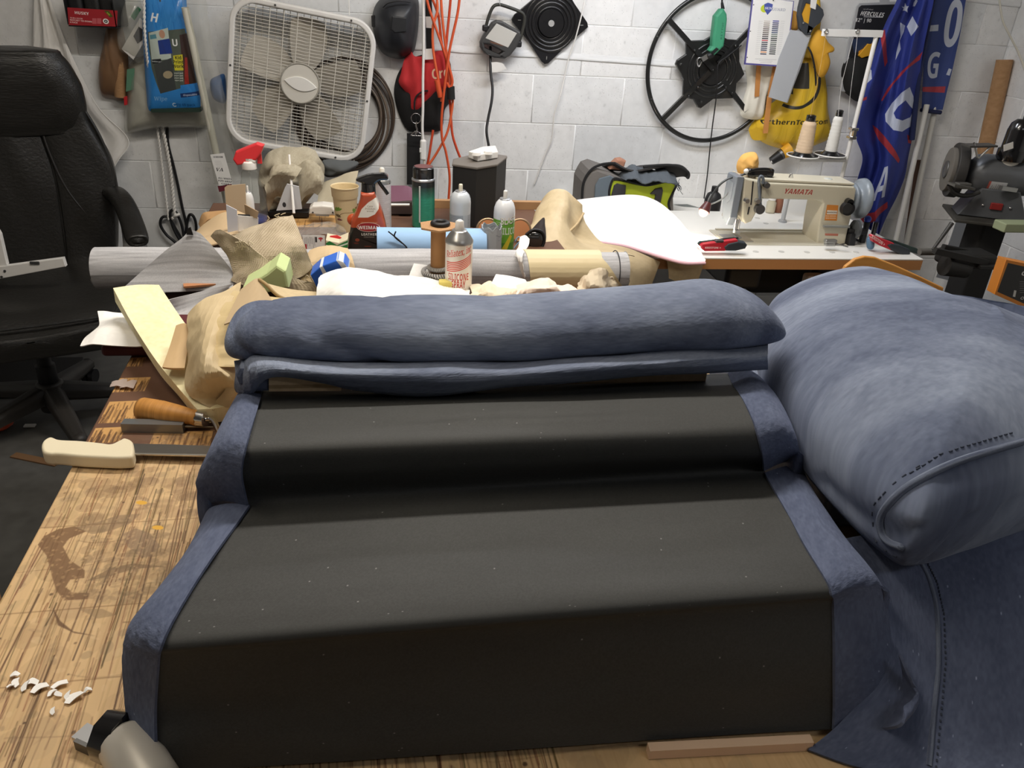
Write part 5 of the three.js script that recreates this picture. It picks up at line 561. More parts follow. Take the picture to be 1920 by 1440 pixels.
  { const [g, m] = st([[1547, 437.5], [1572, 438.5], [1571, 442.5], [1547, 441.5]], zf + 0.0009, (g2, q, w, h) => { g2.fillStyle = '#b8705c'; g2.fillRect(0, 0, w, h); }, 64, 16); part(t, 'red_label', g, m); }
  part(t, 'stitch_lever', bar(atZ(1544, 424, zf + 0.006), atZ(1592, 425, zf + 0.01), 0.006, 0.014, V(0, 0, 1)), S(0x8a8c88, 0.4));
  // needle bar, presser bar, foot
  const nb = atZ(1386, 420, zf - 0.05); part(t, 'needle_bar', cyl(0.004, 0.004, 0.1, nb.x, TABLE + 0.085, nb.z), M.chrome); part(t, 'presser_bar', cyl(0.005, 0.005, 0.09, nb.x - 0.014, TABLE + 0.07, nb.z), M.chrome); part(t, 'presser_foot', join([box(0.02, 0.012, 0.02, nb.x - 0.005, TABLE + 0.03, nb.z), rbox(0.022, 0.006, 0.04, 0.002, nb.x - 0.005, TABLE + 0.014, nb.z + 0.01), box(0.008, 0.05, 0.01, nb.x - 0.01, TABLE + 0.05, nb.z)]), M.steel); part(t, 'lifter_linkage', join([bar(atZ(1366, 402, zf - 0.07), atZ(1384, 416, zf - 0.07), 0.012, 0.014), rbox(0.03, 0.014, 0.02, 0.004, ...atZ(1362, 403, zf - 0.07).toArray()), rbox(0.02, 0.03, 0.02, 0.004, ...atZ(1372, 394, zf - 0.05).toArray())]), S(0x8a8276, 0.35, { metalness: 0.7 })); part(t, 'thread_guide', tube([[1368, 360], [1363, 366], [1365, 376], [1370, 380]].map((p) => atZ(p[0], p[1], zf - 0.06)), 0.003), M.steel);
  part(t, 'top_thread_guide', tube([[1478, 340], [1480, 332], [1484, 326], [1486, 334]].map((p) => atZ(p[0], p[1], zf - 0.05)), 0.003), M.chrome); part(t, 'oil_window', cyl(0.014, 0.016, 0.006, ...(() => { const p = atZ(1553, 336, zf - 0.06); return [p.x, p.y, p.z]; })()), S(0xd8dcd6, 0.2)); part(t, 'bobbin_winder', join([cyl(0.03, 0.03, 0.03, ...atZ(1598, 434, zf - 0.02).toArray()).rotateX(0), rbox(0.03, 0.05, 0.04, 0.006, ...atZ(1594, 448, zf).toArray())]), M.black); part(t, 'winder_wheel', new THREE.CylinderGeometry(0.034, 0.034, 0.012, 30).rotateZ(Math.PI / 2).translate(...atZ(1604, 430, zf).toArray()), S(0x55585a, 0.4)); }
{ const z = -2.72, t = thing('machine_lamp', 'small goosenecked lamp clipped on top of the sewing machine', 'lamp', atZ(1420, 335, z)); part(t, 'clip', rbox(0.1, 0.03, 0.03, 0.008, ...atZ(1425, 323, z).toArray()), M.blackGloss); part(t, 'clip_jaw', tube([[1400, 322], [1420, 318], [1440, 318], [1446, 324], [1436, 330], [1450, 336], [1460, 339]].map((p) => atZ(p[0], p[1], z + 0.01)), 0.006), M.blackGloss); part(t, 'pivot', new THREE.SphereGeometry(0.009, 14, 10).translate(...atZ(1399, 321, z + 0.02).toArray()), M.whiteGloss); part(t, 'gooseneck', tube([[1398, 326], [1385, 330], [1366, 335], [1350, 346], [1338, 362], [1330, 378], [1326, 384]].map((p) => atZ(p[0], p[1], z + 0.01)), 0.0042, 50), S(0x55585a, 0.35, { metalness: 0.6 })); part(t, 'cable', tube([[1372, 352], [1360, 368], [1345, 378], [1332, 382], [1328, 376], [1334, 364]].map((p) => atZ(p[0], p[1], z)), 0.003, 40), S(0x8a8c8c, 0.4));
  const a = atZ(1328, 380, z + 0.01), b = atZ(1320, 396, z + 0.02); const d = b.clone().sub(a).normalize(); part(t, 'shade', rod(a, b, 0.012, 0.022, 24), S(0x5a2a28, 0.35)); part(t, 'bulb', new THREE.SphereGeometry(0.0165, 18, 12).translate(...b.clone().addScaledVector(d, 0.004).toArray()), M.lamp); const l = new THREE.SpotLight(0xfff0d8, 0.9, 0, 0.9, 0.6); const lp = b.clone().addScaledVector(d, 0.024).sub(t.position); l.position.copy(lp); l.target.position.copy(lp.clone().add(V(0.02, -0.3, 0.02))); l.castShadow = true; t.add(l); t.add(l.target); }
// orange sponge cloth on the lamp clip
single('polishing_cloth', 'yellow-orange cloth stuffed behind the machine lamp clip', 'cloth', puff([[1384, 300], [1392, 290], [1405, 285], [1418, 287], [1421, 300], [1419, 316], [1414, 326], [1400, 330], [1387, 328], [1381, 314]], -2.78, 0.04, { bump: (x, y) => 0.006 * N3(x * 50, y * 50, 0) }), S(0xe8b464, 0.95));
// ---------------------------------------------------------------- thread stand and cones
{ const z = -3.05, x = 1.832, t = thing('thread_stand', 'white two-arm thread stand rising behind the sewing machine', 'thread stand', V(x, TABLE, z)); part(t, 'pole', cyl(0.0085, 0.0085, 1.47 - TABLE, x, (1.47 + TABLE) / 2, z, 16), M.white); part(t, 'base_nut', cyl(0.018, 0.02, 0.02, x, TABLE + 0.01, z, 16), M.steel); const a = atZ(1543, 60, z), b = atZ(1653, 64, z); part(t, 'top_arm', bar(V(a.x, 1.462, z), V(b.x, 1.468, z), 0.018, 0.024), M.white); for (const px of [1549, 1608]) part(t, 'thread_eye', new THREE.TorusGeometry(0.007, 0.0022, 8, 20).translate(...atZ(px, 59, z + 0.011).toArray()), M.chrome); part(t, 'clamp', join([rbox(0.03, 0.012, 0.03, 0.003, x, 1.118, z), rbox(0.03, 0.012, 0.03, 0.003, x, 1.085, z), box(0.012, 0.04, 0.03, x, 1.1, z + 0.004)]), M.chrome); const s1 = atZ(1505, 293, z), s2 = atZ(1556, 291, z); part(t, 'spool_arm', bar(V(s1.x - 0.01, s1.y - 0.014, z), V(x, s1.y - 0.012, z), 0.014, 0.012), M.white);
  for (const s of [s1, s2]) { const d = part(t, 'spool_disc', lathe([[0.0, 0], [0.058, 0.004], [0.064, 0.008], [0.062, 0.01], [0.02, 0.008], [0, 0.008]], 40).translate(s.x, s.y - 0.006, z), S(0x2b2b2d, 0.4)); part(d, 'disc_rim', new THREE.TorusGeometry(0.062, 0.0028, 8, 50).rotateX(Math.PI / 2).translate(s.x, s.y + 0.003, z), M.white); } 
  const cone = (s, c1, h, r0, r1, name, label) => { const q = thing(name, label, 'thread cone', V(s.x, s.y + 0.004, z), 'thread cones on the stand'); const p = [[0.001, 0], [r0, 0]]; for (let k = 0; k <= 26; k++) { const f = k / 26; p.push([lerp(r0, r1, f) + 0.0009 * Math.sin(k * 2.4), 0.004 + f * (h - 0.02)]); } p.push([r1 * 0.72, h - 0.008], [r1 * 0.66, h - 0.006], [0.001, h - 0.006]); partL(q, 'thread', lathe(p, 32), S(c1, 0.75)); partL(q, 'core_tip', lathe([[0.001, h - 0.008], [r1 * 0.72, h - 0.008], [r1 * 0.7, h + 0.014], [r1 * 0.5, h + 0.016], [0.001, h + 0.014]], 24), M.blackGloss); partL(q, 'base_cone', lathe([[r0 + 0.012, 0.0], [r0 + 0.002, 0.012], [r0 - 0.002, 0.014], [0.001, 0.014]], 28), M.blackGloss); return q; };
  cone(s1, 0xd9bfa0, 0.14, 0.034, 0.026, 'thread_cone', 'fat beige thread cone on the stand'); cone(s2, 0xe6e4de, 0.155, 0.024, 0.019, 'thread_cone', 'slim white thread cone on the stand');
  const th = [[[1549, 60], [1541, 110], [1530, 165], [1519, 222]], [[1608, 62], [1604, 100], [1594, 180], [1588, 250]], [[1600, 70], [1590, 110], [1577, 165], [1571, 220]], [[1500, 298], [1497, 315], [1490, 330], [1484, 332]]]; th.forEach((l, i) => part(t, 'thread', tube(l.map((p) => atZ(p[0], p[1], z + 0.012)), 0.0008, 20, false, 5), i === 0 ? S(0xd8b070, 0.8) : M.white)); }
{ const p = atY(1467, 416, TABLE); const t = thing('spool_pin', 'grey steel post standing behind the sewing machine arm', 'post', V(p.x, TABLE, p.z)); partL(t, 'post', cyl(0.009, 0.009, 0.13, 0, 0.065, 0), S(0xb6b8ba, 0.35)); partL(t, 'flange', cyl(0.016, 0.018, 0.008, 0, 0.004, 0), S(0xa6a8aa, 0.35)); }
{ const p = atY(1443, 399, TABLE); const t = thing('jar', 'small clear jar seen under the sewing machine arm', 'jar', V(p.x, TABLE, p.z)); partL(t, 'glass', lathe([[0.001, 0], [0.018, 0], [0.02, 0.01], [0.02, 0.045], [0.014, 0.052], [0.014, 0.058]], 24), PH(0xeae4d0, 0.15, { transmission: 0.5, thickness: 0 })); partL(t, 'cap', cyl(0.0155, 0.0155, 0.014, 0, 0.062, 0), M.white); }
{ const p = atY(1457, 398, TABLE); const t = thing('thread_spool', 'small brown thread spool seen under the sewing machine arm', 'spool', V(p.x, TABLE, p.z)); partL(t, 'wound_thread', lathe([[0.001, 0.002], [0.017, 0.002], [0.018, 0.03], [0.016, 0.06], [0.001, 0.06]], 20), S(0x8a5a44, 0.8)); }
{ const z = -3.2, p = atZ(1341, 352, z), q = atZ(1341, 394, z); const t = thing('oil_bottle', 'black plastic oil bottle standing on the white shelf', 'bottle', V(p.x, 0.713, z)); const h = p.y - 0.713; partL(t, 'body', lathe([[0.001, 0], [0.034, 0], [0.036, 0.006], [0.036, h - 0.05], [0.028, h - 0.026], [0.014, h - 0.016], [0.013, h - 0.012]], 28), S(0x232426, 0.5)); partL(t, 'cap', cyl(0.014, 0.015, 0.02, 0, h - 0.004, 0), M.black); }
// ---------------------------------------------------------------- lime tool bag with denim rag
{ const s = ([x, y]) => [1060 + x / 5.333, 260 + y / 5.333], z = -3.2, t = thing('lime_tool_bag', 'open lime green and grey tool bag on the white shelf', 'bag', V(1.2, 0.713, -3.3));
  part(t, 'grey_body', trace([[160, 720], [172, 560], [182, 450], [215, 380], [250, 325], [320, 300], [470, 352], [600, 420], [960, 430], [1105, 455], [1110, 500], [1085, 600], [1088, 730]].map(s), z, 0.2, { bevel: 0.012, floor: 0.716 }), S(0x77736f, 0.85)); part(t, 'lime_panel', trace([[445, 600], [440, 520], [478, 420], [560, 425], [680, 455], [800, 475], [900, 462], [1000, 440], [1085, 440], [1100, 475], [1035, 620], [1045, 726], [800, 726], [460, 726]].map(s), z + 0.004, 0.008, { bevel: 0.003, floor: 0.716 }), S(0xb4c52e, 0.75)); part(t, 'black_binding', tube([[165, 690], [180, 450], [250, 320], [340, 265], [430, 248], [500, 246]].map(s).map((p) => atZ(p[0], p[1], z)), 0.0055, 50), M.blackFabric); part(t, 'front_binding', tube([[445, 600], [440, 520], [480, 405], [560, 410], [680, 440], [800, 465], [900, 452], [1000, 425], [1095, 450], [1105, 480], [1035, 630], [1045, 715]].map(s).map((p) => atZ(p[0], p[1], z + 0.006)), 0.005, 70), M.blackFabric);
  for (const l of [[[455, 600], [490, 470], [520, 450], [608, 470], [600, 560], [590, 726], [450, 726]], [[850, 555], [900, 505], [970, 490], [978, 520], [950, 660], [930, 726], [870, 726], [905, 560]]]) part(t, 'strap', trace(l.map(s), z + 0.012, 0.01, { bevel: 0.002, floor: 0.716 }), S(0x3a393c, 0.85)); part(t, 'denim_pocket', trace([[300, 470], [340, 400], [450, 370], [500, 400], [440, 480], [440, 726], [285, 726]].map(s), z + 0.006, 0.012, { bevel: 0.003, floor: 0.716 }), S(0x6a7680, 0.95)); part(t, 'lid', surf([[[330, 300], [420, 262], [500, 250]], [[480, 320], [600, 330], [700, 330]], [[800, 275], [960, 268], [1100, 268]], [[900, 310], [1080, 310], [1230, 342]], [[1100, 390], [1180, 380], [1225, 400]]].map((r, j) => r.map((p, i) => { const q = s(p); return atZ(q[0], q[1], z - 0.14 + 0.07 * i); })), 20, 24, { thick: 0.006 }), S(0x3b3a3a, 0.9)); part(t, 'lid_binding', tube([[780, 285], [900, 270], [1050, 266], [1150, 285], [1225, 335], [1232, 375], [1215, 400]].map(s).map((p) => atZ(p[0], p[1], z)), 0.006, 50), M.blackFabric); }
{ const s = ([x, y]) => [1060 + x / 5.333, 260 + y / 5.333], z = -3.17, g = surf([[[520, 365], [620, 275], [700, 262], [760, 290], [860, 310], [1000, 305], [1100, 340]], [[560, 390], [640, 330], [720, 320], [770, 350], [860, 345], [980, 340], [1120, 390]], [[600, 405], [680, 390], [750, 420], [830, 440], [900, 420], [1000, 430], [1140, 470]]].map((r, j) => r.map((p) => { const q = s(p); return atZ(q[0], q[1], z - 0.08 + j * 0.05); })), 60, 24, { thick: 0.004, bump: (u, v, p) => 0.012 * N3(p.x * 26, p.y * 20, 2) + 0.004 * N3(p.x * 80, p.y * 60, 4) }); const t = thing('denim_rag', 'frayed grey denim rag lying over the open tool bag', 'rag', atZ(1220, 330, z)); part(t, 'cloth', g, S(0x5c636a, 0.97)); for (let k = 0; k < 12; k++) { const a = s([rr(1090, 1150), rr(400, 480)]), b = [a[0] + rr(-2, 8), a[1] + rr(4, 16)]; part(t, 'frayed_thread', tube([atZ(...a, z + 0.02), atZ((a[0] + b[0]) / 2 + rr(-3, 3), (a[1] + b[1]) / 2, z + 0.025), atZ(...b, z + 0.02)], 0.0011, 8, false, 5), S(0x4c5258, 0.95)); } }
{ const s = ([x, y]) => [1060 + x / 5.333, 260 + y / 5.333]; single('copper_wool', 'copper coloured scrap standing up in the tool bag', 'scrap', trace([[445, 310], [480, 250], [520, 212], [570, 205], [612, 225], [590, 290], [545, 318]].map(s), -3.24, 0.05, { bevel: 0.008 }), S(0xb4826a, 0.7)); }
// ---------------------------------------------------------------- foam pad with pink edge, tan vinyl pieces
{ const R = [[[1052, 379, 0.83], [1110, 371, 0.845], [1185, 365, 0.852], [1228, 375, 0.835], [1264, 402, 0.8], [1294, 438, 0.782], [1321, 484, 0.774]], [[1058, 405, 0.815], [1108, 408, 0.83], [1164, 410, 0.828], [1210, 424, 0.805], [1250, 448, 0.79], [1288, 473, 0.779], [1323, 487, 0.774]], [[1086, 447, 0.8], [1128, 452, 0.8], [1170, 458, 0.797], [1208, 469, 0.788], [1244, 480, 0.78], [1284, 490, 0.776], [1322, 490, 0.773]]]; const rows = R.map((r) => r.map((p) => atY(...p)));
  const t = thing('foam_pad', 'white curved foam pad with pink edge on the sewing table corner', 'foam pad', V(1.0, TABLE, -2.7)); part(t, 'foam', surf(rows, 50, 24, { thick: 0.01 }), S(0xf7f3f0, 0.85)); part(t, 'pink_edge', tube(rows[2].map((p) => p.clone().add(V(0, -0.006, 0.002))), 0.006, 60), S(0xe8bcc4, 0.85), 'pink edge'); part(t, 'pink_edge', tube(rows[0].map((p) => p.clone().add(V(0, -0.005, -0.002))), 0.004, 60), S(0xe8c6c8, 0.85)); }
{ const G = (l, z) => l.map((p, i) => atZ(p[0], p[1], Array.isArray(z) ? z[i] : z)); const t = thing('vinyl_hide', 'large folded tan vinyl hide draped from bench to sewing table', 'vinyl hide', V(0.7, 0.8, -2.3));
  part(t, 'hump', surf([G([[1002, 420], [1012, 380], [1034, 356], [1060, 355], [1078, 372], [1092, 384]], -2.42), G([[990, 432], [1006, 402], [1034, 382], [1062, 384], [1080, 412], [1100, 420]], [-2.3, -2.33, -2.34, -2.34, -2.36, -2.4]), G([[987, 440], [1012, 425], [1042, 420], [1062, 424], [1084, 446], [1130, 456]], [-2.22, -2.24, -2.25, -2.27, -2.32, -2.36]), G([[1020, 468], [1030, 470], [1050, 470], [1090, 470], [1140, 474], [1190, 480]], [-2.1, -2.12, -2.14, -2.2, -2.28, -2.34])], 40, 40, { thick: 0.0025, bump: (u, v, p) => 0.006 * N3(p.x * 14, p.y * 14, p.z * 14) }), M.tan);
  part(t, 'hanging_flap', surf([G([[1086, 450], [1130, 456], [1180, 466], [1238, 491]], [-2.34, -2.38, -2.44, -2.485]), G([[1110, 500], [1150, 500], [1190, 505], [1228, 518]], [-2.2, -2.28, -2.38, -2.475]), G([[1135, 575], [1165, 570], [1192, 566], [1212, 560]], [-2.2, -2.28, -2.38, -2.46])], 24, 20, { thick: 0.0025 }), M.tan); part(t, 'hanging_flap', surf([G([[1250, 486], [1280, 490], [1318, 488]], [-2.5, -2.495, -2.495]), G([[1253, 506], [1282, 508], [1316, 506]], [-2.49, -2.48, -2.49]), G([[1254, 522], [1280, 532], [1304, 538]], [-2.49, -2.475, -2.49])], 16, 12, { thick: 0.0025 }), M.tan); part(t, 'fold_edge', tube(G([[1060, 470], [1058, 446], [1082, 420], [1094, 400]], [-2.15, -2.24, -2.33, -2.4]), 0.004), S(0xbfa77e, 0.6)); part(t, 'hole_shade_sheet', surf([G([[988, 440], [1018, 408], [1022, 420]], [-2.2, -2.22, -2.22]), G([[990, 450], [1012, 440], [1024, 445]], [-2.16, -2.17, -2.17]), G([[1000, 460], [1012, 466], [1020, 468]], -2.14)], 8, 8, { thick: 0.002 }), S(0x2e2624, 0.8)); }  // near-black sheet stands in for the shaded hole under the fold
// ---------------------------------------------------------------- hog ring pliers, clamp and bits on the table
function pliers(label, z, red, grip, jaw, txt, ang) { const a = atZ(red[0][0], red[0][1], z), t = thing('hog_ring_pliers', label, 'pliers', V(a.x, TABLE, z - 0.015), 'red and black pliers on the sewing table'); const f = trace(red, z, 0.022, { bevel: 0.003 }), tx = printed(f, z, 256, 96, (g, q, w, h) => { g.fillStyle = '#c32a38'; g.fillRect(0, 0, w, h); words(g, q, 'KRISTON >', txt[0], txt[1], 6, '#f0dcd8', { ang }); }); part(t, 'red_handle', f, S(0xffffff, 0.4, { map: tx })); part(t, 'rubber_grip', trace(grip, z + 0.004, 0.03, { bevel: 0.007, seg: 3 }), S(0x30363c, 0.6)); part(t, 'jaw', trace(jaw, z - 0.02, 0.014, { bevel: 0.002 }), S(0x3a4a48, 0.4, { metalness: 0.3 })); return t; }
{ const t = pliers('red and black hog ring pliers below the machine needle', -2.53, [[1315, 461], [1319, 458], [1360, 452], [1382, 449], [1387, 456], [1372, 468], [1358, 471], [1322, 471.5], [1317, 468]], [[1358, 464], [1366, 457], [1384, 453], [1398, 455], [1402, 460], [1398, 467], [1380, 471], [1362, 471]], [[1308, 458], [1314, 453], [1380, 447], [1382, 452], [1330, 458], [1312, 462]], [1337, 464.5], 0); part(t, 'pivot', rbox(0.03, 0.012, 0.02, 0.003, ...atZ(1348, 452, -2.54).toArray()), M.steelDark); part(t, 'spring', tube([[1336, 452], [1350, 449], [1366, 447], [1384, 446]].map((p) => atZ(p[0], p[1], -2.55)), 0.003), M.black); }
pliers('red and black hog ring pliers at the free table end', -2.56, [[1634, 443], [1638, 441], [1655, 448], [1676, 456], [1684, 466], [1672, 470], [1650, 461], [1637, 454]], [[1664, 460], [1672, 457], [1690, 461], [1706, 468], [1708, 476], [1702, 482], [1690, 478], [1672, 470]], [[1655, 447], [1680, 452], [1720, 466], [1726, 472], [1722, 477], [1700, 470], [1676, 460]], [1647, 451.5], 0.38);
{ const z = -2.72, t = thing('screwdriver', 'black handled screwdriver with blue end standing by the handwheel', 'screwdriver', atZ(1622, 452, z)); part(t, 'handle', rod(atZ(1620, 444, z), atZ(1626, 416, z), 0.009, 0.012, 14), M.black); part(t, 'end_cap', new THREE.SphereGeometry(0.0135, 16, 12).translate(...atZ(1627, 411, z).toArray()), S(0x2740a8, 0.4)); part(t, 'shaft', rod(atZ(1619, 458, z), atZ(1620, 444, z), 0.004), M.steel); }
{ const z = -2.74, t = thing('marker_pen', 'thick black marker leaning beside the blue ended screwdriver', 'marker', atZ(1636, 452, z)); part(t, 'barrel', rod(atZ(1634, 450, z), atZ(1643, 416, z), 0.008, 0.01, 14), M.blackGloss); }
{ const z = -2.7, t = thing('clamp', 'black screw clamp on the table beside the machine', 'clamp', atZ(1612, 450, z)); part(t, 'body', join([rbox(0.05, 0.02, 0.03, 0.004, ...atZ(1612, 434, z).toArray()), rbox(0.02, 0.05, 0.02, 0.004, ...atZ(1618, 444, z).toArray()), rbox(0.03, 0.02, 0.03, 0.006, ...atZ(1600, 452, z).toArray())]), M.black); part(t, 'screw', rod(atZ(1605, 456, z + 0.02), atZ(1596, 452, z + 0.02), 0.009), M.steel); }
single('blue_putty', 'small blue grey lump of putty near the red pliers', 'putty', puff([[1626, 448], [1632, 444], [1637, 450], [1637, 462], [1632, 468], [1626, 464]], -2.6, 0.02), S(0x5c7a94, 0.8));
{ const z = -2.6, t = thing('scissors', 'small steel snips lying against the machine foot', 'scissors', atZ(1566, 462, z)); part(t, 'handle', rbox(0.045, 0.014, 0.02, 0.004, ...atZ(1557, 452, z).toArray()), M.steel); part(t, 'handle', rbox(0.04, 0.012, 0.02, 0.004, ...atZ(1556, 458, z).toArray()), M.steel); part(t, 'blade', bar(atZ(1566, 456, z + 0.01), atZ(1590, 463, z + 0.02), 0.006, 0.004), M.chrome); part(t, 'blade', bar(atZ(1566, 460, z + 0.01), atZ(1584, 457, z + 0.02), 0.006, 0.004), M.chrome); }

// ================================================================ OFFICE CHAIR
{ const cx = -1.265, cz = -2.79, t = thing('office_chair', 'black padded leather executive office chair by the wall', 'office chair', V(cx, 0, cz)); t.rotation.y = 0.35; const plast = S(0x35322f, 0.5);
  for (let k = 0; k < 5; k++) { const a = (77 - 72 * k) * Math.PI / 180, dx = Math.cos(a), dz = Math.sin(a); const p0 = V(dx * 0.03, 0.135, dz * 0.03), p1 = V(dx * 0.33, 0.085, dz * 0.33); const rows = [p0, p0.clone().lerp(p1, 0.5), p1].map((p, i) => { const w = lerp(0.036, 0.024, i / 2), s = V(-dz, 0, dx); const h = lerp(0.03, 0.016, i / 2); return [[-1, -1], [-1, 0.3], [-0.55, 1], [0.55, 1], [1, 0.3], [1, -1], [-1, -1]].map(([u, v]) => p.clone().addScaledVector(s, u * w).add(V(0, v * h, 0))); }); const leg = partL(t, 'base_leg', surf(rows, 18, 8, { lin: true }), plast); partL(leg, 'end_cap', new THREE.SphereGeometry(0.024, 14, 10), plast, [p1.x, p1.y - 0.002, p1.z]);
    const w = new THREE.Group(); w.name = 'caster'; w.position.set(dx * 0.325, 0.03, dz * 0.325); w.rotation.y = k * 1.3; t.add(w); for (const s of [-1, 1]) partL(w, 'wheel', new THREE.CylinderGeometry(0.029, 0.029, 0.018, 24).rotateZ(Math.PI / 2), M.black, [s * 0.014, 0, 0]); partL(w, 'hood', rbox(0.02, 0.046, 0.04, 0.008), M.black, [0, 0.016, 0]); }
  partL(t, 'hub', lathe([[0.001, 0.06], [0.045, 0.06], [0.052, 0.1], [0.046, 0.165], [0.034, 0.172], [0.001, 0.172]], 32), plast); partL(t, 'gas_column', lathe([[0.001, 0.16], [0.033, 0.165], [0.033, 0.24], [0.024, 0.242], [0.024, 0.37], [0.001, 0.37]], 28), M.black); partL(t, 'tilt_mechanism', rbox(0.2, 0.07, 0.24, 0.02), M.black, [0.0, 0.385, 0.0]); partL(t, 'tilt_knob', new THREE.CylinderGeometry(0.02, 0.022, 0.1, 18).rotateZ(Math.PI / 2), M.black, [-0.16, 0.37, 0.04]);
  // seat cushion with a rounded front
  const seatRows = []; for (let j = 0; j <= 8; j++) { const f = j / 8, z = lerp(-0.28, 0.29, f); const th = 0.12; const yy = 0.545 - 0.03 * Math.pow(Math.max(0, f - 0.65) / 0.35, 2); const hw = lerp(0.29, 0.305, f) - (j === 8 ? 0.03 : 0); seatRows.push([[-1, 0.55], [-1, 0.9], [-0.86, 1], [-0.4, 0.97], [0, 0.94], [0.4, 0.97], [0.86, 1], [1, 0.9], [1, 0.55], [0.94, 0.05], [0, 0], [-0.94, 0.05], [-1, 0.55]].map(([u, v]) => V(u * hw, yy - th + v * th * (j === 8 ? 0.75 : 1), z + (j === 8 ? 0.0 : 0)))); } const c0 = V(0, 0.485, -0.28), c1 = V(0, 0.46, 0.305); seatRows.unshift(seatRows[0].map((p) => p.clone().lerp(c0, 0.9))); seatRows.push(seatRows[seatRows.length - 1].map((p) => p.clone().lerp(c1, 0.35).setZ(0.302)), seatRows[seatRows.length - 1].map((p) => p.clone().lerp(c1, 0.96).setZ(0.306))); const seat = partL(t, 'seat', surf(seatRows, 60, 60, { metres: 1, bump: (u, v, p) => 0.004 * N3(p.x * 8, p.y * 8, p.z * 6) }), M.leather); partL(seat, 'seat_piping', tube([V(-0.28, 0.535, -0.25), V(-0.288, 0.533, 0.05), V(-0.272, 0.512, 0.26), V(0, 0.508, 0.29), V(0.272, 0.512, 0.26), V(0.288, 0.533, 0.05), V(0.28, 0.535, -0.25)], 0.005, 80), M.leather);
  // backrest: thick padded panel leaning back, with two curved seams
  const zb = (y) => -0.26 - (y - 0.5) * 0.16; const bk = []; for (let j = 0; j <= 9; j++) { const f = j / 9, y = lerp(0.5, 1.1, f), hw = [0.27, 0.31, 0.325, 0.335, 0.345, 0.35, 0.345, 0.325, 0.3, 0.28][j]; bk.push([[-1, -0.05], [-1, 0.05], [-0.9, 0.09], [-0.5, 0.085], [-0.44, 0.072], [-0.38, 0.09], [0, 0.1], [0.38, 0.09], [0.44, 0.072], [0.5, 0.085], [0.9, 0.09], [1, 0.05], [1, -0.05], [0.8, -0.07], [-0.8, -0.07], [-1, -0.05]].map(([u, w]) => V(u * hw, y, zb(y) + w * 0.75))); } bk.unshift(bk[0].map((p) => V(p.x * 0.9, 0.48, zb(0.48)))); bk.push(bk[bk.length - 1].map((p) => V(p.x * 0.92, 1.14, zb(1.14)))); const back = partL(t, 'backrest', surf(bk, 90, 50, { metres: 1, bump: (u, v, p) => 0.006 * N3(p.x * 14, p.y * 4, 3) }), M.leather);
  for (const s of [-1, 1]) partL(back, 'seam', tube([[0.06, 1.06], [0.07, 0.95], [0.1, 0.82], [0.15, 0.72], [0.2, 0.66]].map(([x, y]) => V(s * (x + 0.08), y, zb(y) + 0.064)), 0.004, 40), S(0x2a2827, 0.35)); partL(back, 'side_welt', tube([[0.28, 1.1], [0.325, 0.98], [0.348, 0.85], [0.345, 0.74], [0.335, 0.7]].map(([x, y]) => V(x, y, zb(y) + 0.04)), 0.006, 40), S(0x262524, 0.35));
  // head pillow
  { const rows = []; const N = 10; for (let j = 0; j <= N; j++) { const a = j / N * Math.PI, y = 1.135 - 0.15 * Math.cos(a), w = Math.pow(Math.sin(a), 0.2); rows.push(Array.from({ length: 25 }, (_, i) => { const b = i / 24 * Math.PI * 2, sx = Math.sign(Math.cos(b)) * Math.pow(Math.abs(Math.cos(b)), 0.38), sz = Math.sign(Math.sin(b)) * Math.pow(Math.abs(Math.sin(b)), 0.8); const hw = 0.295 + (1.16 - y) * 0.12; return V(sx * hw * Math.max(w, 0.05), y + 0.0, zb(1.12) + 0.02 + sz * 0.085 * Math.max(w, 0.03)); })); } partL(t, 'head_pillow', surf(rows, 80, 40, { metres: 1, bump: (u, v, p) => 0.005 * N3(p.x * 9, p.y * 9, p.z * 9) + 0.002 * N3(p.x * 30, p.y * 20, 0) }), M.leather); }
  // arms
  for (const s of [1, -1]) { const y0 = 0.735; const A = [[0.33, 0.785, -0.27], [0.35, 0.79, -0.15], [0.364, 0.765, -0.02], [0.372, 0.705, 0.09]]; const rows = A.map(([x, y, z], i) => Array.from({ length: 13 }, (_, k) => { const b = k / 12 * Math.PI * 2; return V(s * x + 0.038 * Math.sign(Math.cos(b)) * Math.pow(Math.abs(Math.cos(b)), 0.6), y + 0.022 * Math.sin(b), z); })); rows.unshift(rows[0].map((p) => p.clone().lerp(V(s * 0.33, 0.785, -0.285), 0.9))); const e = V(s * 0.374, 0.695, 0.1); rows.push(rows[rows.length - 1].map((p) => p.clone().lerp(e, 0.5).setZ(0.1)), rows[rows.length - 1].map((p) => p.clone().lerp(e, 0.96).setZ(0.104))); const arm = partL(t, 'armrest', surf(rows, 30, 30, { metres: 1 }), M.leather); partL(arm, 'arm_support', surf([[V(s * 0.335, 0.76, -0.22), V(s * 0.335, 0.62, -0.2), V(s * 0.3, 0.44, -0.1)], [V(s * 0.375, 0.76, -0.22), V(s * 0.375, 0.62, -0.2), V(s * 0.33, 0.44, -0.1)]], 16, 4, { thick: 0.008 }), M.chrome); partL(arm, 'arm_loop', surf([[V(s * 0.345, 0.69, 0.085), V(s * 0.345, 0.62, 0.1), V(s * 0.335, 0.52, 0.07), V(s * 0.3, 0.43, 0.02)], [V(s * 0.4, 0.69, 0.085), V(s * 0.4, 0.62, 0.1), V(s * 0.38, 0.52, 0.07), V(s * 0.33, 0.43, 0.02)]], 20, 4, { thick: 0.008 }), M.chrome); } }
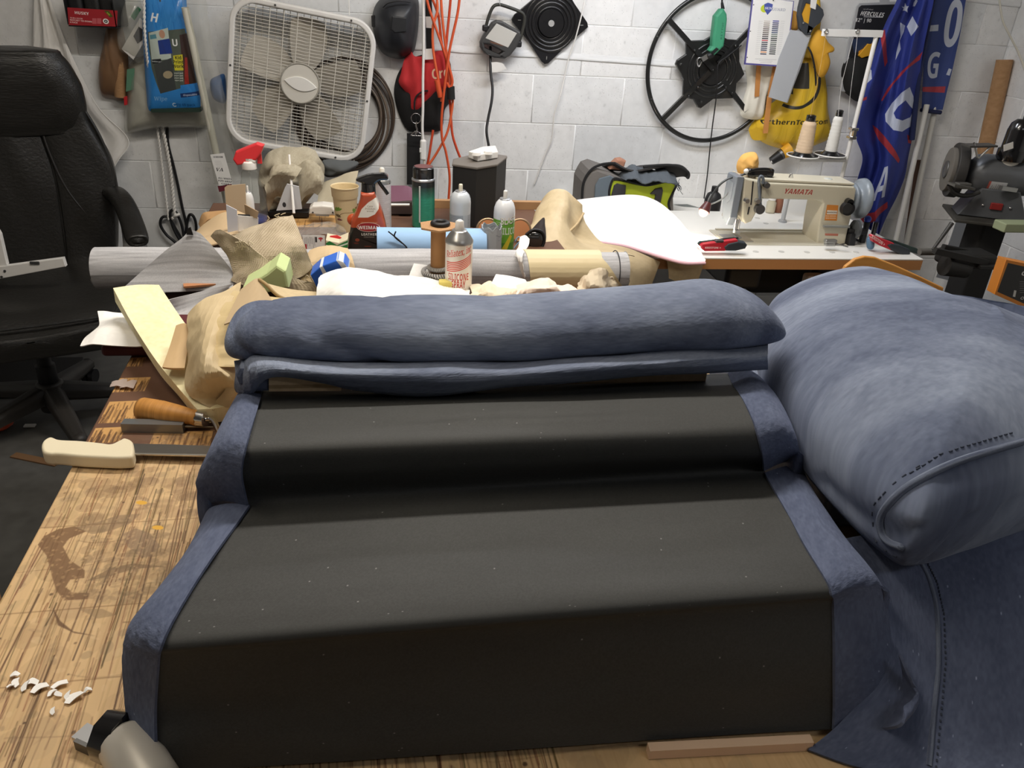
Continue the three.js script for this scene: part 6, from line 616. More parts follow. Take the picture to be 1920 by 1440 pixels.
{ const z = -2.74, t = thing('metal_bracket', 'white painted metal angle bracket lying on the office chair seat', 'bracket', atZ(60, 515, z)); part(t, 'rail', trace([[-60, 508], [0, 500], [118, 484], [123, 500], [0, 523], [-60, 532]], z, 0.02, { bevel: 0.002 }), M.white); part(t, 'upright', trace([[-12, 420], [0, 440], [13, 497], [-6, 503]], z - 0.004, 0.02, { bevel: 0.002 }), M.white); for (const p of [[9, 508], [3, 519]]) part(t, 'screw', new THREE.CylinderGeometry(0.004, 0.004, 0.004, 10).rotateX(Math.PI / 2).translate(...atZ(p[0], p[1], z + 0.001).toArray()), M.steelDark); part(t, 'lock_hook', rbox(0.03, 0.01, 0.006, 0.002, ...atZ(65, 493, z + 0.001).toArray()), M.steelDark); }
// floor litter by the chair
{ const p = atY(12, 794, 0); single('orange_scrap', 'orange plastic scrap lying on the floor by the chair', 'scrap', surf([[atY(-30, 805, 0.004), atY(5, 792, 0.02), atY(28, 786, 0.012)], [atY(-30, 812, 0.004), atY(5, 806, 0.012), atY(24, 796, 0.006)]], 8, 6, { thick: 0.004 }), M.orange); }
single('paper_scrap', 'small white paper scrap on the floor by the chair base', 'scrap', (() => { const p = atY(56, 798, 0.004); return rbox(0.04, 0.006, 0.02, 0.002, p.x, 0.004, p.z); })(), M.white);
{ const a = atY(25, 853, 0.003), b = atY(108, 870, 0.003); single('wood_shim', 'thin brown wood strip lying on the dark floor', 'wood strip', bar(a, b, 0.03, 0.005), S(0x7a5a3c, 0.8)); }
single('floor_pebble', 'pale chip of wood lying on the floor behind the chair', 'scrap', (() => { const p = atY(113, 683, 0.004); return rbox(0.03, 0.006, 0.012, 0.002, p.x, 0.004, p.z); })(), S(0xb0a898, 0.8));
// dark mat under the chair
single('floor_mat', 'dark rubber mat on the floor under the office chair', 'mat', rbox(0.62, 0.008, 0.36, 0.003, -1.66, 0.0045, -3.16), S(0x23211f, 0.85));
// kraft roll standing by the bench edge at the left
{ const z = -0.86, p = atZ(2, 1010, z), t = thing('kraft_roll', 'thick roll of brown kraft paper standing beside the bench', 'paper roll', V(p.x - 0.16, 0, -0.8)); partL(t, 'roll', lathe([[0.03, 0.0], [0.148, 0.0], [0.15, 0.004], [0.15, p.y - 0.006], [0.146, p.y], [0.03, p.y]], 60), M.kraft); partL(t, 'core', lathe([[0.026, 0.002], [0.031, 0.002], [0.031, p.y + 0.002], [0.026, p.y + 0.002]], 24), S(0x8a6a48, 0.8)); }

// ================================================================ BENCH GRINDER ON ITS STAND
{ const z = -2.6, P = (x, y, o = 0) => atZ(x, y, z + o), pr = P(1851, 420), t = thing('bench_grinder', 'grey bench grinder with lamp on a black pedestal stand', 'grinder', V(pr.x, 0, z)); const gm = S(0x63666a, 0.4, { metalness: 0.2 });
  part(t, 'pedestal', rbox(0.1, 0.88, 0.1, 0.01, pr.x, 0.44, z), M.blackMatte); part(t, 'pedestal_foot', rbox(0.4, 0.02, 0.34, 0.006, pr.x, 0.012, z), M.blackMatte); const pl = P(1848, 398); part(t, 'top_plate', (() => { const g = rbox(0.34, 0.012, 0.24, 0.004); g.rotateY(-0.42); return g.translate(pr.x + 0.02, 0.893, z + 0.02); })(), S(0x3a3833, 0.6));
  const TW = -0.42, ct = Math.cos(TW), sn = Math.sin(TW), ax = P(1872, 328), mx = ax.x + 0.012, my = ax.y; const turned = (g, dx = 0) => g.rotateY(TW).translate(mx + dx * ct, my, z - dx * sn);
  part(t, 'motor_housing', turned(lathe([[0.001, -0.12], [0.038, -0.12], [0.046, -0.105], [0.064, -0.09], [0.068, -0.06], [0.068, 0.06], [0.064, 0.09], [0.046, 0.105], [0.04, 0.12], [0.001, 0.12]], 40).rotateZ(Math.PI / 2)), gm); part(t, 'base_casting', (() => { const sh = new THREE.Shape(); sh.moveTo(-0.11, 0); sh.lineTo(0.11, 0); sh.lineTo(0.06, my - 0.9 - 0.05); sh.lineTo(-0.06, my - 0.9 - 0.05); const g = new THREE.ExtrudeGeometry(sh, { depth: 0.11, bevelEnabled: true, bevelSize: 0.004, bevelThickness: 0.004, bevelSegments: 2 }); return g.translate(0, 0, -0.055).rotateY(TW).translate(mx, 0.904, z); })(), gm);
  { const g = new THREE.CylinderGeometry(0.0686, 0.0686, 0.06, 20, 1, true, -0.2, 0.9).rotateZ(Math.PI / 2); const tx = canvasTex(128, 96, (c, w, h) => { c.fillStyle = '#c4c6c8'; c.fillRect(0, 0, w, h); c.fillStyle = '#b05a50'; c.fillRect(0, 0, w, 12); for (let k = 0; k < 7; k++) { c.fillStyle = '#8a8c90'; c.fillRect(16, 22 + k * 10, rr(50, 96), 3); } }); part(t, 'rating_plate', turned(g.rotateX(0.9), -0.02), S(0xffffff, 0.5, { map: tx })); }
  part(t, 'switch', turned(rbox(0.04, 0.024, 0.012, 0.003, 0, -0.1, 0.062)), S(0x8a2a28, 0.4)); for (const dx of [-0.045, 0.045]) part(t, 'screw', turned(new THREE.SphereGeometry(0.005, 10, 8).translate(dx, -0.1, 0.062)), M.chrome);
  const disk = (dx, r0, r1, w, m, nm) => part(t, nm, turned(lathe([[r0, -w / 2], [r1 * 0.97, -w / 2], [r1, -w / 2 + 0.004], [r1, w / 2 - 0.004], [r1 * 0.97, w / 2], [r0, w / 2]], 44).rotateZ(Math.PI / 2), dx), m);
  disk(-0.15, 0.02, 0.096, 0.036, S(0x2c2a28, 0.6), 'wheel_guard'); disk(-0.172, 0.015, 0.078, 0.022, S(0x5f5b55, 0.9), 'grinding_wheel'); disk(-0.184, 0.0, 0.03, 0.01, M.steelDark, 'wheel_nut'); disk(0.16, 0.02, 0.092, 0.05, S(0x2c2a28, 0.6), 'wheel_guard'); disk(0.13, 0.015, 0.08, 0.02, S(0x6a5844, 0.9), 'grinding_wheel');
  part(t, 'spark_shield', bar(P(1810, 273, 0.03), P(1862, 272, 0.03), 0.05, 0.006), S(0x34322f, 0.4)); part(t, 'shield_bracket', tube([[1826, 268], [1830, 284], [1834, 296], [1846, 286], [1856, 276]].map((p) => P(p[0], p[1], 0.05)), 0.004), M.steel); part(t, 'tool_rest', join([bar(P(1782, 345, 0.06), P(1820, 352, 0.06), 0.05, 0.008), rbox(0.05, 0.02, 0.03, 0.004, ...P(1805, 348, 0.05).toArray())]), S(0x4c4a46, 0.5)); part(t, 'tool_rest', bar(P(1876, 352, 0.08), P(1904, 356, 0.08), 0.02, 0.014), M.steel); part(t, 'guard_lip', tube([[1780, 346], [1785, 358], [1800, 366], [1820, 366], [1836, 360]].map((p) => P(p[0], p[1], 0.05)), 0.008), S(0x2c2a28, 0.5));
  const lp = P(1907, 262, 0.02); part(t, 'lamp_housing', lathe([[0.001, 0.07], [0.02, 0.068], [0.034, 0.054], [0.04, 0.03], [0.042, -0.03], [0.05, -0.034], [0.05, -0.07], [0.046, -0.07]], 32).translate(lp.x, lp.y, lp.z), M.blackGloss); part(t, 'lamp_bulb', new THREE.SphereGeometry(0.036, 24, 16).translate(lp.x - 0.004, lp.y - 0.07, lp.z), S(0xe4e2dc, 0.35)); part(t, 'lamp_label', trace([[1882, 272], [1900, 266], [1900, 278], [1882, 284]], lp.z + 0.048, 0.001), M.white); part(t, 'lamp_knob', cyl(0.004, 0.004, 0.04, lp.x, lp.y + 0.08, lp.z, 10), M.black); part(t, 'lamp_arm', tube([V(lp.x, lp.y - 0.05, lp.z - 0.05), V(lp.x, lp.y - 0.1, lp.z - 0.08), V(mx + 0.04, my, z - 0.08)], 0.008), M.blackGloss); }
// bench vise fixed low on the same stand
{ const z = -2.36, P = (x, y, o = 0) => atZ(x, y, z + o), b = P(1810, 520), t = thing('bench_vise', 'black iron bench vise below the grinder', 'vise', V(b.x, 0.6, z)); const m = S(0x1b1b1a, 0.6); part(t, 'fixed_jaw', rbox(0.17, 0.05, 0.1, 0.012, ...P(1810, 484).toArray()), m); part(t, 'jaw_plate', bar(P(1752, 470, 0.05), P(1850, 492, 0.05), 0.02, 0.02), m); part(t, 'jaw_plate', bar(P(1768, 464, -0.02), P(1858, 482, -0.02), 0.02, 0.02), m); part(t, 'anvil', rbox(0.08, 0.014, 0.06, 0.003, ...P(1848, 497, 0.04).toArray()), m); part(t, 'screw_housing', rod(P(1770, 498, 0.03), P(1812, 505, 0.03), 0.034, 0.03, 24), m); part(t, 'spindle', rod(P(1724, 472, 0.0), P(1752, 472, 0.0), 0.012, 0.012, 16), S(0x5a5854, 0.5)); part(t, 'handle', rod(P(1749, 468, 0.02), P(1785, 418, 0.0), 0.005, 0.008, 10), S(0x2c2b29, 0.5)); part(t, 'swivel_base', cyl(0.05, 0.06, 0.62, P(1808, 530).x, 0.31, z, 24), m); }
{ const t = thing('bench_shelf', 'pale green board shelf end beside the grinder', 'shelf', V(2.5, 0.8, -2.35)); const p = atZ(1886, 424, -2.32); part(t, 'board', metric(rbox(RX - p.x, 0.03, 0.06, 0.004, (RX + p.x) / 2, p.y - 0.008, -2.35)), S(0x8f9878, 0.7)); part(t, 'bracket', join([box(0.03, 0.2, 0.03, RX - 0.02, p.y - 0.12, -2.35), box(0.3, 0.02, 0.03, RX - 0.16, p.y - 0.034, -2.35)]), M.iron); }
// black and orange product box on a low cabinet
{ const z = -1.92, f = trace([[1887, 487], [2010, 512], [1998, 612], [1865, 552]], z, 0.003), tx = printed(f, z, 512, 512, (g, q, w, h) => { g.fillStyle = '#d9862a'; g.fillRect(0, 0, w, h); poly(g, q, [[1890, 493], [2010, 520], [1998, 604], [1870, 547]], '#2c2c2c'); words(g, q, 'Ge', 1924, 513, 14, '#f0f0ee', { ang: 0.1 }); words(g, q, 'GRILL', 1955, 520, 14, '#f0f0ee', { ang: 0.1 }); poly(g, q, [[1901.5, 544], [1906, 545], [1903.5, 557], [1899, 556]], '#d8d8d4'); for (let k = 0; k < 6; k++) { g.fillStyle = '#9a9a98'; const [a, b] = q(1912, 528 + k * 4); g.fillRect(a, b, 60, 3); } { const [a, b] = q(1917, 559); g.strokeStyle = '#ddd'; g.lineWidth = 4; g.beginPath(); g.arc(a, b, 9, 0, 7); g.stroke(); } });
  const t = thing('product_box', 'black product box with orange borders at the right', 'box', atZ(1930, 580, z)); part(t, 'front', f, S(0xffffff, 0.4, { map: tx })); const q = trace([[1887, 487], [2010, 512], [1998, 612], [1865, 552]], z - 0.003, 0.035); part(t, 'carton', q, S(0xc77c2c, 0.5)); const b = atZ(1930, 600, z); const y = atZ(1998, 612, z).y - 0.004; const c = thing('low_cabinet', 'dark low cabinet under the black and orange box', 'cabinet', V(b.x + 0.05, 0, z - 0.1)); partL(c, 'body', metric(rbox(0.4, y - 0.01, 0.2, 0.006, 0, (y - 0.01) / 2, 0)), S(0x3a3632, 0.7)); partL(c, 'door', rbox(0.36, y - 0.1, 0.012, 0.004, 0, (y - 0.01) / 2, 0.104), S(0x443f3a, 0.7)); }
// bent plywood chair in front of the sewing table
{ const z = -2.05, t = thing('plywood_chair', 'chair with a bent honey-coloured plywood back facing the sewing machine', 'chair', V(1.42, 0, -2.1)); const bk = trace([[1568, 545], [1575, 518], [1586, 500], [1604, 486], [1622, 481], [1642, 483], [1680, 498], [1720, 516], [1770, 540], [1760, 580], [1566, 580]], z, 0.014, { bevel: 0.004, seg: 2 }); part(t, 'back', metric(bk), S(0xffd898, 0.5, { map: rep(T.ply, 2) })); const cx = 1.42; part(t, 'seat', metric(rbox(0.38, 0.016, 0.38, 0.006, cx, 0.46, -2.24)), M.ply); for (const [x, zz, h] of [[cx - 0.15, -2.065, 0.8], [cx + 0.15, -2.065, 0.8], [cx - 0.16, -2.4, 0.45], [cx + 0.16, -2.4, 0.45]]) part(t, 'leg', cyl(0.011, 0.011, h, x, h / 2, zz, 12), M.steel); }

// ================================================================ THINGS ON THE WORKBENCH
const G = (l, z) => l.map((p, i) => p.length > 2 ? atZ(p[0], p[1], p[2]) : atZ(p[0], p[1], Array.isArray(z) ? z[i] : z));
const GY = (l) => l.map((p) => atY(p[0], p[1], p[2]));
// wrap-around label texture: u = 0.5 faces the camera
function wrapTex(w, h, draw) { const t = canvasTex(w, h, draw); return t; }
function facing(o, x, z) { o.rotation.y = Math.atan2(-x, -z) + Math.PI; return o; }
// a round container of a lathe profile standing at a pixel column: base on y0, top at the pixel row
function at(px, pyTop, z, y0 = BENCH) { const p = atZ(px, pyTop, z); return { x: p.x, z, h: p.y - y0, k: perPx(p), base: V(p.x, y0, z) }; }
const label = (g, txt, x, y, s, c, o = {}) => { g.save(); g.translate(x, y); if (o.ang) g.rotate(o.ang); g.font = `${o.font || 'bold'} ${s}px ${o.fam || 'sans-serif'}`; g.fillStyle = c; g.textAlign = 'center'; g.textBaseline = 'middle'; g.fillText(txt, 0, 0); g.restore(); };

// ---------------------------------------------------------------- grey fabric roll and its loose end
{ const y = BENCH + 0.049, z = -1.78, a = atZ(182, 503, z), b = atZ(1172, 500, z), r = 0.047; const t = thing('fabric_roll', 'long roll of pale grey fabric lying across the bench', 'fabric roll', V(0, BENCH, z));
  const rows = [0, 0.06, 0.2, 0.4, 0.6, 0.8, 0.94, 1].map((f, j) => Array.from({ length: 17 }, (_, i) => { const w = i / 16 * Math.PI * 2, rr2 = r * (1 + 0.02 * Math.sin(w * 2 + j)); return V(lerp(a.x, b.x, f), y + rr2 * Math.sin(w) + 0.002 * Math.sin(f * 12), z + rr2 * Math.cos(w)); })); part(t, 'rolled_cloth', surf(rows, 48, 60, { metres: 3, bump: (u, v, p) => 0.0015 * N3(p.x * 6, p.y * 20, p.z * 20) }), M.greyCloth);
  for (const [x, s] of [[a.x, -1], [b.x, 1]]) { const pts = []; for (let k = 0; k < 90; k++) { const w = k * 0.28, q = 0.012 + 0.033 * k / 90; pts.push(V(x + s * 0.001, y + q * Math.sin(w), z + q * Math.cos(w))); } part(t, 'end_spiral', tube(pts, 0.0016, 260, false, 5), S(0x9a9a98, 0.9)); part(t, 'end_face', new THREE.CircleGeometry(r * 0.99, 32).rotateY(s * Math.PI / 2).translate(x, y, z), S(0xc4c4c2, 0.9)); } part(t, 'end_seam', new THREE.TorusGeometry(r + 0.001, 0.0012, 6, 60).rotateY(Math.PI / 2).translate(b.x - 0.025, y, z), S(0x3c3c40, 0.9)); }
{ const t = thing('fabric_offcut', 'pale grey fabric piece peaked over the end of the roll', 'fabric', atY(330, 560, BENCH)); part(t, 'sheet', surf([G([[346, 443], [352, 435], [362, 432], [376, 438]], -1.74), G([[310, 470], [340, 462], [375, 462], [404, 468]], -1.728), G([[262, 512], [320, 506], [385, 506], [437, 512]], -1.715), G([[222, 548], [300, 548], [375, 545], [436, 540]], -1.69)], 40, 40, { thick: 0.002, metres: 3, bump: (u, v, p) => 0.003 * N3(p.x * 9, p.y * 9, 2) }), M.greyFlat); part(t, 'notch', trace([[349, 440], [353, 428], [357, 426], [362, 441]], -1.732, 0.003), M.black); part(t, 'curled_edge', surf([GY([[240, 596, 0.985], [300, 568, 0.975], [370, 548, 0.965], [452, 528, 0.965]]), GY([[262, 606, 0.95], [310, 588, 0.945], [370, 570, 0.945], [430, 548, 0.945]]), GY([[290, 618, 0.925], [320, 612, 0.925], [360, 598, 0.925], [400, 572, 0.925]])], 30, 14, { thick: 0.002, metres: 3 }), M.greyFlat); }
// beige folded sheet and the tan board behind it
single('kraft_sheet', 'wavy sheet of tan backing paper behind the grey fabric', 'paper sheet', surf([G([[360, 442], [385, 418], [420, 398], [470, 394]], -2.2), G([[352, 452], [392, 442], [425, 430], [475, 422]], -2.08), G([[372, 462], [400, 458], [430, 450], [470, 446]], -1.98)], 24, 16, { thick: 0.003 }), S(0xd8bd96, 0.8));
single('cork_sheet', 'curled brown cork sheet standing at the bench end', 'cork sheet', surf([G([[372, 420], [380, 400], [400, 396], [424, 394]], -2.3), G([[376, 428], [390, 412], [410, 408], [424, 404]], -2.24)], 16, 6, { thick: 0.006 }), S(0xc49a6a, 0.85));
single('wood_shim', 'narrow strip of brown veneer under the grey fabric piece', 'wood strip', bar(atY(344, 536, 0.962), atY(404, 531, 0.962), 0.02, 0.004), S(0xb98058, 0.7));
// ---------------------------------------------------------------- burlap and linen
{ const t = thing('burlap_sack', 'frayed beige burlap sack crumpled on the fabric roll', 'burlap', atY(500, 530, BENCH)); const bp = (u, v, p) => 0.008 * N3(p.x * 16, p.y * 16, p.z * 16) + 0.003 * N3(p.x * 44, p.y * 44, 3);
  part(t, 'main_flap', surf([G([[432, 446], [470, 424], [510, 410], [548, 402]], -1.88), G([[450, 462], [490, 444], [530, 432], [560, 432]], -1.79), G([[474, 486], [515, 470], [548, 458], [572, 462]], -1.728), G([[510, 512], [545, 500], [568, 492], [582, 490]], -1.715), G([[530, 530], [556, 522], [575, 512], [588, 500]], -1.7)], 44, 44, { thick: 0.003, metres: 1, bump: bp }), M.burlap); part(t, 'folded_strip', surf([G([[396, 442], [404, 432], [414, 430]], -1.72), G([[424, 478], [438, 462], [452, 452]], -1.715), G([[436, 512], [462, 490], [490, 478]], -1.71), G([[436, 528], [492, 508], [530, 510]], -1.695), G([[500, 545], [548, 530], [580, 528]], -1.68), G([[570, 556], [610, 545], [640, 540]], -1.67)], 24, 60, { thick: 0.003, metres: 1, bump: bp }), M.burlap);
  for (let k = 0; k < 26; k++) { const f = rnd(), a = f < 0.4 ? [rr(440, 470), rr(455, 470)] : f < 0.7 ? [rr(560, 640), rr(520, 550)] : [rr(500, 548), rr(402, 412)], z = f < 0.4 ? -1.7 : f < 0.7 ? -1.68 : -1.87; const q = [a, [a[0] + rr(-8, 8), a[1] + rr(-6, 8)], [a[0] + rr(-14, 14), a[1] + rr(-8, 14)]]; part(t, 'loose_thread', tube(q.map((p) => atZ(p[0], p[1], z)), 0.0009, 10, false, 4), S(0xdccdb0, 0.95)); } }
single('linen_cloth', 'tan linen cloth rumpled behind the blue box', 'cloth', surf([G([[572, 470], [600, 462], [630, 460], [652, 464]], -1.78), G([[575, 492], [610, 480], [640, 478], [662, 490]], -1.727), G([[560, 520], [600, 505], [635, 500], [668, 510]], -1.71), G([[600, 540], [620, 532], [640, 528], [664, 530]], -1.68)], 40, 36, { thick: 0.003, bump: (u, v, p) => 0.008 * N3(p.x * 20, p.y * 20, p.z * 12) }), S(0xcdb590, 0.92));
// ---------------------------------------------------------------- cream foam slab, green foam, tan seat cover
{ const L = [[212, 540, 1.03], [244, 600, 1.01], [290, 672, 0.985], [330, 722, 0.968], [370, 768, 0.956]], Rr = [[298, 534, 1.03], [334, 588, 1.008], [372, 640, 0.99], [420, 700, 0.972], [456, 750, 0.956]], M2 = [[256, 534, 1.03], [300, 594, 1.012], [335, 655, 0.99], [378, 712, 0.972], [414, 764, 0.956]]; single('foam_slab', 'cream upholstery foam slab lying diagonally on the bench', 'foam slab', surf(L.map((l, i) => GY([l, M2[i], Rr[i]])), 14, 40, { thick: 0.03, metres: 1 }), M.foam); }
single('foam_block', 'pale green foam block under the tan seat cover', 'foam block', trace([[455, 540], [500, 512], [518, 497], [536, 508], [542, 540], [512, 548], [470, 556]], -1.62, 0.09, { bevel: 0.006 }), S(0xc6d69a, 0.95));
{ const t = thing('seat_cover', 'tan vinyl seat cover with pleats slumped over the foam slab', 'seat cover', atY(420, 700, BENCH)); const bp = (k) => (u, v, p) => k * N3(p.x * 13, p.y * 13, p.z * 13) + k * 0.5 * N3(p.x * 30, p.y * 30, p.z * 30);
  part(t, 'side_skirt', surf([GY([[356, 590, 1.04], [378, 568, 1.06], [410, 548, 1.06], [452, 530, 1.05]]), GY([[352, 630, 1.03], [376, 610, 1.06], [402, 586, 1.07], [446, 556, 1.06]]), GY([[356, 680, 1.0], [374, 664, 1.04], [394, 632, 1.06], [420, 600, 1.06]]), GY([[350, 730, 0.975], [380, 708, 1.02], [398, 682, 1.04], [416, 656, 1.04]]), GY([[372, 752, 0.965], [402, 735, 0.985], [426, 706, 1.02], [446, 690, 1.02]]), GY([[400, 768, 0.955], [430, 752, 0.96], [452, 732, 0.99], [472, 715, 0.99]])], 40, 60, { thick: 0.002, metres: 1, bump: bp(0.008) }), M.tan); part(t, 'seat_panel', surf([GY([[440, 545, 1.06], [500, 556, 1.06], [560, 562, 1.05]]), GY([[412, 590, 1.065], [460, 590, 1.07], [520, 600, 1.06]]), GY([[398, 640, 1.05], [440, 640, 1.055], [500, 640, 1.05]]), GY([[392, 690, 1.03], [440, 690, 1.03], [480, 690, 1.03]])], 30, 40, { thick: 0.002, metres: 1, bump: (u, v, p) => 0.004 * Math.pow(Math.abs(Math.sin(v * 18)), 0.6) }), S(0xc9b487, 0.55)); part(t, 'lower_flap', surf([GY([[412, 690, 1.02], [440, 684, 1.02], [470, 690, 1.01]]), GY([[420, 730, 0.99], [448, 722, 1.0], [478, 716, 0.99]]), GY([[396, 760, 0.955], [432, 764, 0.955], [466, 746, 0.965]])], 20, 24, { thick: 0.002, metres: 1, bump: bp(0.006) }), M.tan); part(t, 'stiff_flap', surf([GY([[330, 610, 1.03], [345, 606, 1.035], [362, 612, 1.035]]), GY([[318, 650, 1.01], [335, 652, 1.012], [352, 655, 1.01]]), GY([[304, 688, 0.995], [322, 690, 0.996], [346, 690, 0.995]])], 10, 14, { thick: 0.004 }), S(0xcdae82, 0.7)); part(t, 'suede_patch', surf([GY([[452, 542, 1.075], [476, 524, 1.08], [484, 522, 1.08]]), GY([[438, 570, 1.08], [480, 556, 1.085], [508, 560, 1.07]]), GY([[420, 608, 1.085], [460, 595, 1.09], [520, 590, 1.075]])], 14, 14, { thick: 0.002 }), M.tanSuede); part(t, 'hem_strip', surf([GY([[496, 530, 1.02], [545, 542, 1.01], [604, 548, 1.0]]), GY([[520, 556, 1.03], [560, 562, 1.02], [604, 566, 1.0]])], 16, 6, { thick: 0.002 }), M.tan); part(t, 'hem_seam', tube(GY([[486, 524, 1.082], [500, 534, 1.08], [524, 556, 1.06], [560, 566, 1.04]]), 0.003), S(0xa68d62, 0.7)); }
// maroon tray with crumpled white paper overhanging the bench edge
{ const t = thing('maroon_tray', 'dark red tray sticking out over the bench edge', 'tray', atY(240, 660, BENCH)); part(t, 'tray', (() => { const a = atZ(186, 652, -1.42), b = atZ(276, 645, -1.42); return rbox(b.x - a.x + 0.08, 0.022, 0.16, 0.008, (a.x + b.x) / 2 + 0.04, BENCH + 0.0125, -1.5); })(), S(0x5a2228, 0.5)); }
single('tissue_paper', 'crumpled white paper lying in the dark red tray', 'paper', surf([G([[184, 586], [215, 584], [256, 590], [285, 592]], -1.53), G([[184, 612], [210, 608], [250, 612], [290, 616]], -1.47), G([[160, 632], [190, 616], [240, 622], [290, 630]], -1.42), G([[150, 648], [190, 646], [230, 648], [285, 646]], -1.385)], 30, 24, { thick: 0.002, bump: (u, v, p) => 0.006 * N3(p.x * 30, p.y * 30, p.z * 20) }), M.whitePaper);
// ---------------------------------------------------------------- bottles, cans and boxes along the back
{ const b = at(463, 270, -2.3), H = b.h, t = thing('spray_bottle', 'clear spray bottle with red trigger head', 'spray bottle', b.base); const body = lathe([[0.001, 0.001], [0.036, 0.001], [0.039, 0.01], [0.039, H * 0.33], [0.033, H * 0.45], [0.024, H * 0.6], [0.023, H * 0.66], [0.016, H * 0.7], [0.014, H * 0.72]], 36); partL(t, 'bottle', body, PH(0xf2f4f2, 0.06, { transmission: 0.95, thickness: 0, ior: 1.4 })); partL(t, 'liquid', lathe([[0.001, 0.004], [0.034, 0.004], [0.036, 0.012], [0.036, H * 0.1], [0.001, H * 0.1]], 30), PH(0x6a7ad0, 0.1, { transmission: 0.7, thickness: 0 })); partL(t, 'collar', lathe([[0.018, H * 0.7], [0.02, H * 0.705], [0.02, H * 0.78], [0.018, H * 0.8], [0.001, H * 0.8]], 24), M.whiteGloss); const sh = new THREE.Shape(); [[-0.028, 0.775], [-0.034, 0.82], [-0.026, 0.9], [0.0, 0.95], [0.028, 1.0], [0.04, 0.985], [0.032, 0.91], [0.02, 0.84], [-0.002, 0.795]].forEach(([x, y], i) => (i ? sh.lineTo(x, y * H) : sh.moveTo(x, y * H))); const hd = new THREE.ExtrudeGeometry(sh, { depth: 0.018, bevelEnabled: true, bevelSize: 0.005, bevelThickness: 0.006, bevelSegments: 3 }).translate(0, 0, -0.009); partL(t, 'spray_head', hd, S(0xe23a40, 0.35)); partL(t, 'trigger', bar(V(0.03, H * 0.92, 0), V(0.03, H * 0.77, 0), 0.012, 0.008, V(0, 0, 1)), S(0xd23238, 0.35)); partL(t, 'neck', rbox(0.034, H * 0.1, 0.03, 0.008, 0.004, H * 0.82, 0), M.whiteGloss); }
function aerosol(name, lab, px, top, z, wpx, tex, { cap = 'nozzle', capMat = M.white, shoulder = 'dome', group, y0 = BENCH, bodyMat, turn = 0 } = {}) {
  const b = at(px, top, z, y0), r = wpx * b.k / 2, H = b.h, t = thing(name, lab, 'spray can', b.base, group); const m = bodyMat || PH(0xffffff, 0.3, { map: tex, metalness: 0.1 });
  const bodyTop = cap === 'overcap' ? H * 0.78 : shoulder === 'dome' ? H * 0.66 : H * 0.78; const bodyPts = [[0.001, 0], [r * 0.95, 0], [r, 0.004], [r, bodyTop]]; if (shoulder === 'dome' && cap !== 'overcap') bodyPts.push([r * 0.96, H * 0.74], [r * 0.82, H * 0.81], [r * 0.6, H * 0.855], [r * 0.48, H * 0.865]);
  const g = lathe(bodyPts, 44), uv = g.attributes.uv, p = g.attributes.position; for (let i = 0; i < p.count; i++) uv.setY(i, p.getY(i) / (H * 0.865)); const body = partL(t, 'body', g, m); body.rotation.y = Math.PI + Math.atan2(-b.x, -b.z) + turn;
  if (cap === 'overcap') { partL(t, 'rim', lathe([[r * 0.9, bodyTop - 0.004], [r * 1.03, bodyTop], [r * 1.03, bodyTop + 0.004], [r * 0.9, bodyTop + 0.008]], 40), M.alu); partL(t, 'overcap', lathe([[r * 0.94, bodyTop + 0.004], [r * 0.92, H - 0.006], [r * 0.88, H], [0.001, H]], 40), capMat); }
  else { if (shoulder === 'step') partL(t, 'shoulder', lathe([[r * 1.03, bodyTop - 0.002], [r * 1.03, bodyTop + 0.003], [r * 0.92, bodyTop + 0.008], [r * 0.78, H * 0.85], [r * 0.56, H * 0.885], [r * 0.52, H * 0.9], [0.001, H * 0.9]], 40), M.steel); partL(t, 'valve_cup', lathe([[r * 0.5, H * 0.855], [r * 0.52, H * 0.868], [r * 0.5, H * 0.882], [r * 0.2, H * 0.885], [0.001, H * 0.885]], 30), M.alu); partL(t, 'nozzle', lathe([[0.001, H * 0.87], [r * (shoulder === 'step' ? 0.36 : 0.2), H * 0.87], [r * (shoulder === 'step' ? 0.3 : 0.19), H * 0.985], [r * 0.14, H], [0.001, H]], 20), capMat); }
  return t; }
aerosol('spray_can', 'small white spray can behind the open carton', 463, 348, -2.22, 20, wrapTex(256, 256, (g, w, h) => { g.fillStyle = '#e8e8e6'; g.fillRect(0, 0, w, h); g.fillStyle = '#9fb2d8'; g.fillRect(110, 100, 50, 70); }), {});
aerosol('spray_can', 'tall white spray can behind the leather cleaner bottle', 716, 314, -2.25, 32, wrapTex(256, 512, (g, w, h) => { g.fillStyle = '#d8d4d6'; g.fillRect(0, 0, w, h); for (let k = 0; k < 40; k++) { g.fillStyle = 'rgba(120,110,116,0.35)'; g.fillRect(70, 60 + k * 11, rr(60, 120), 3); } }), { shoulder: 'step', capMat: S(0xf0ece0, 0.5) });
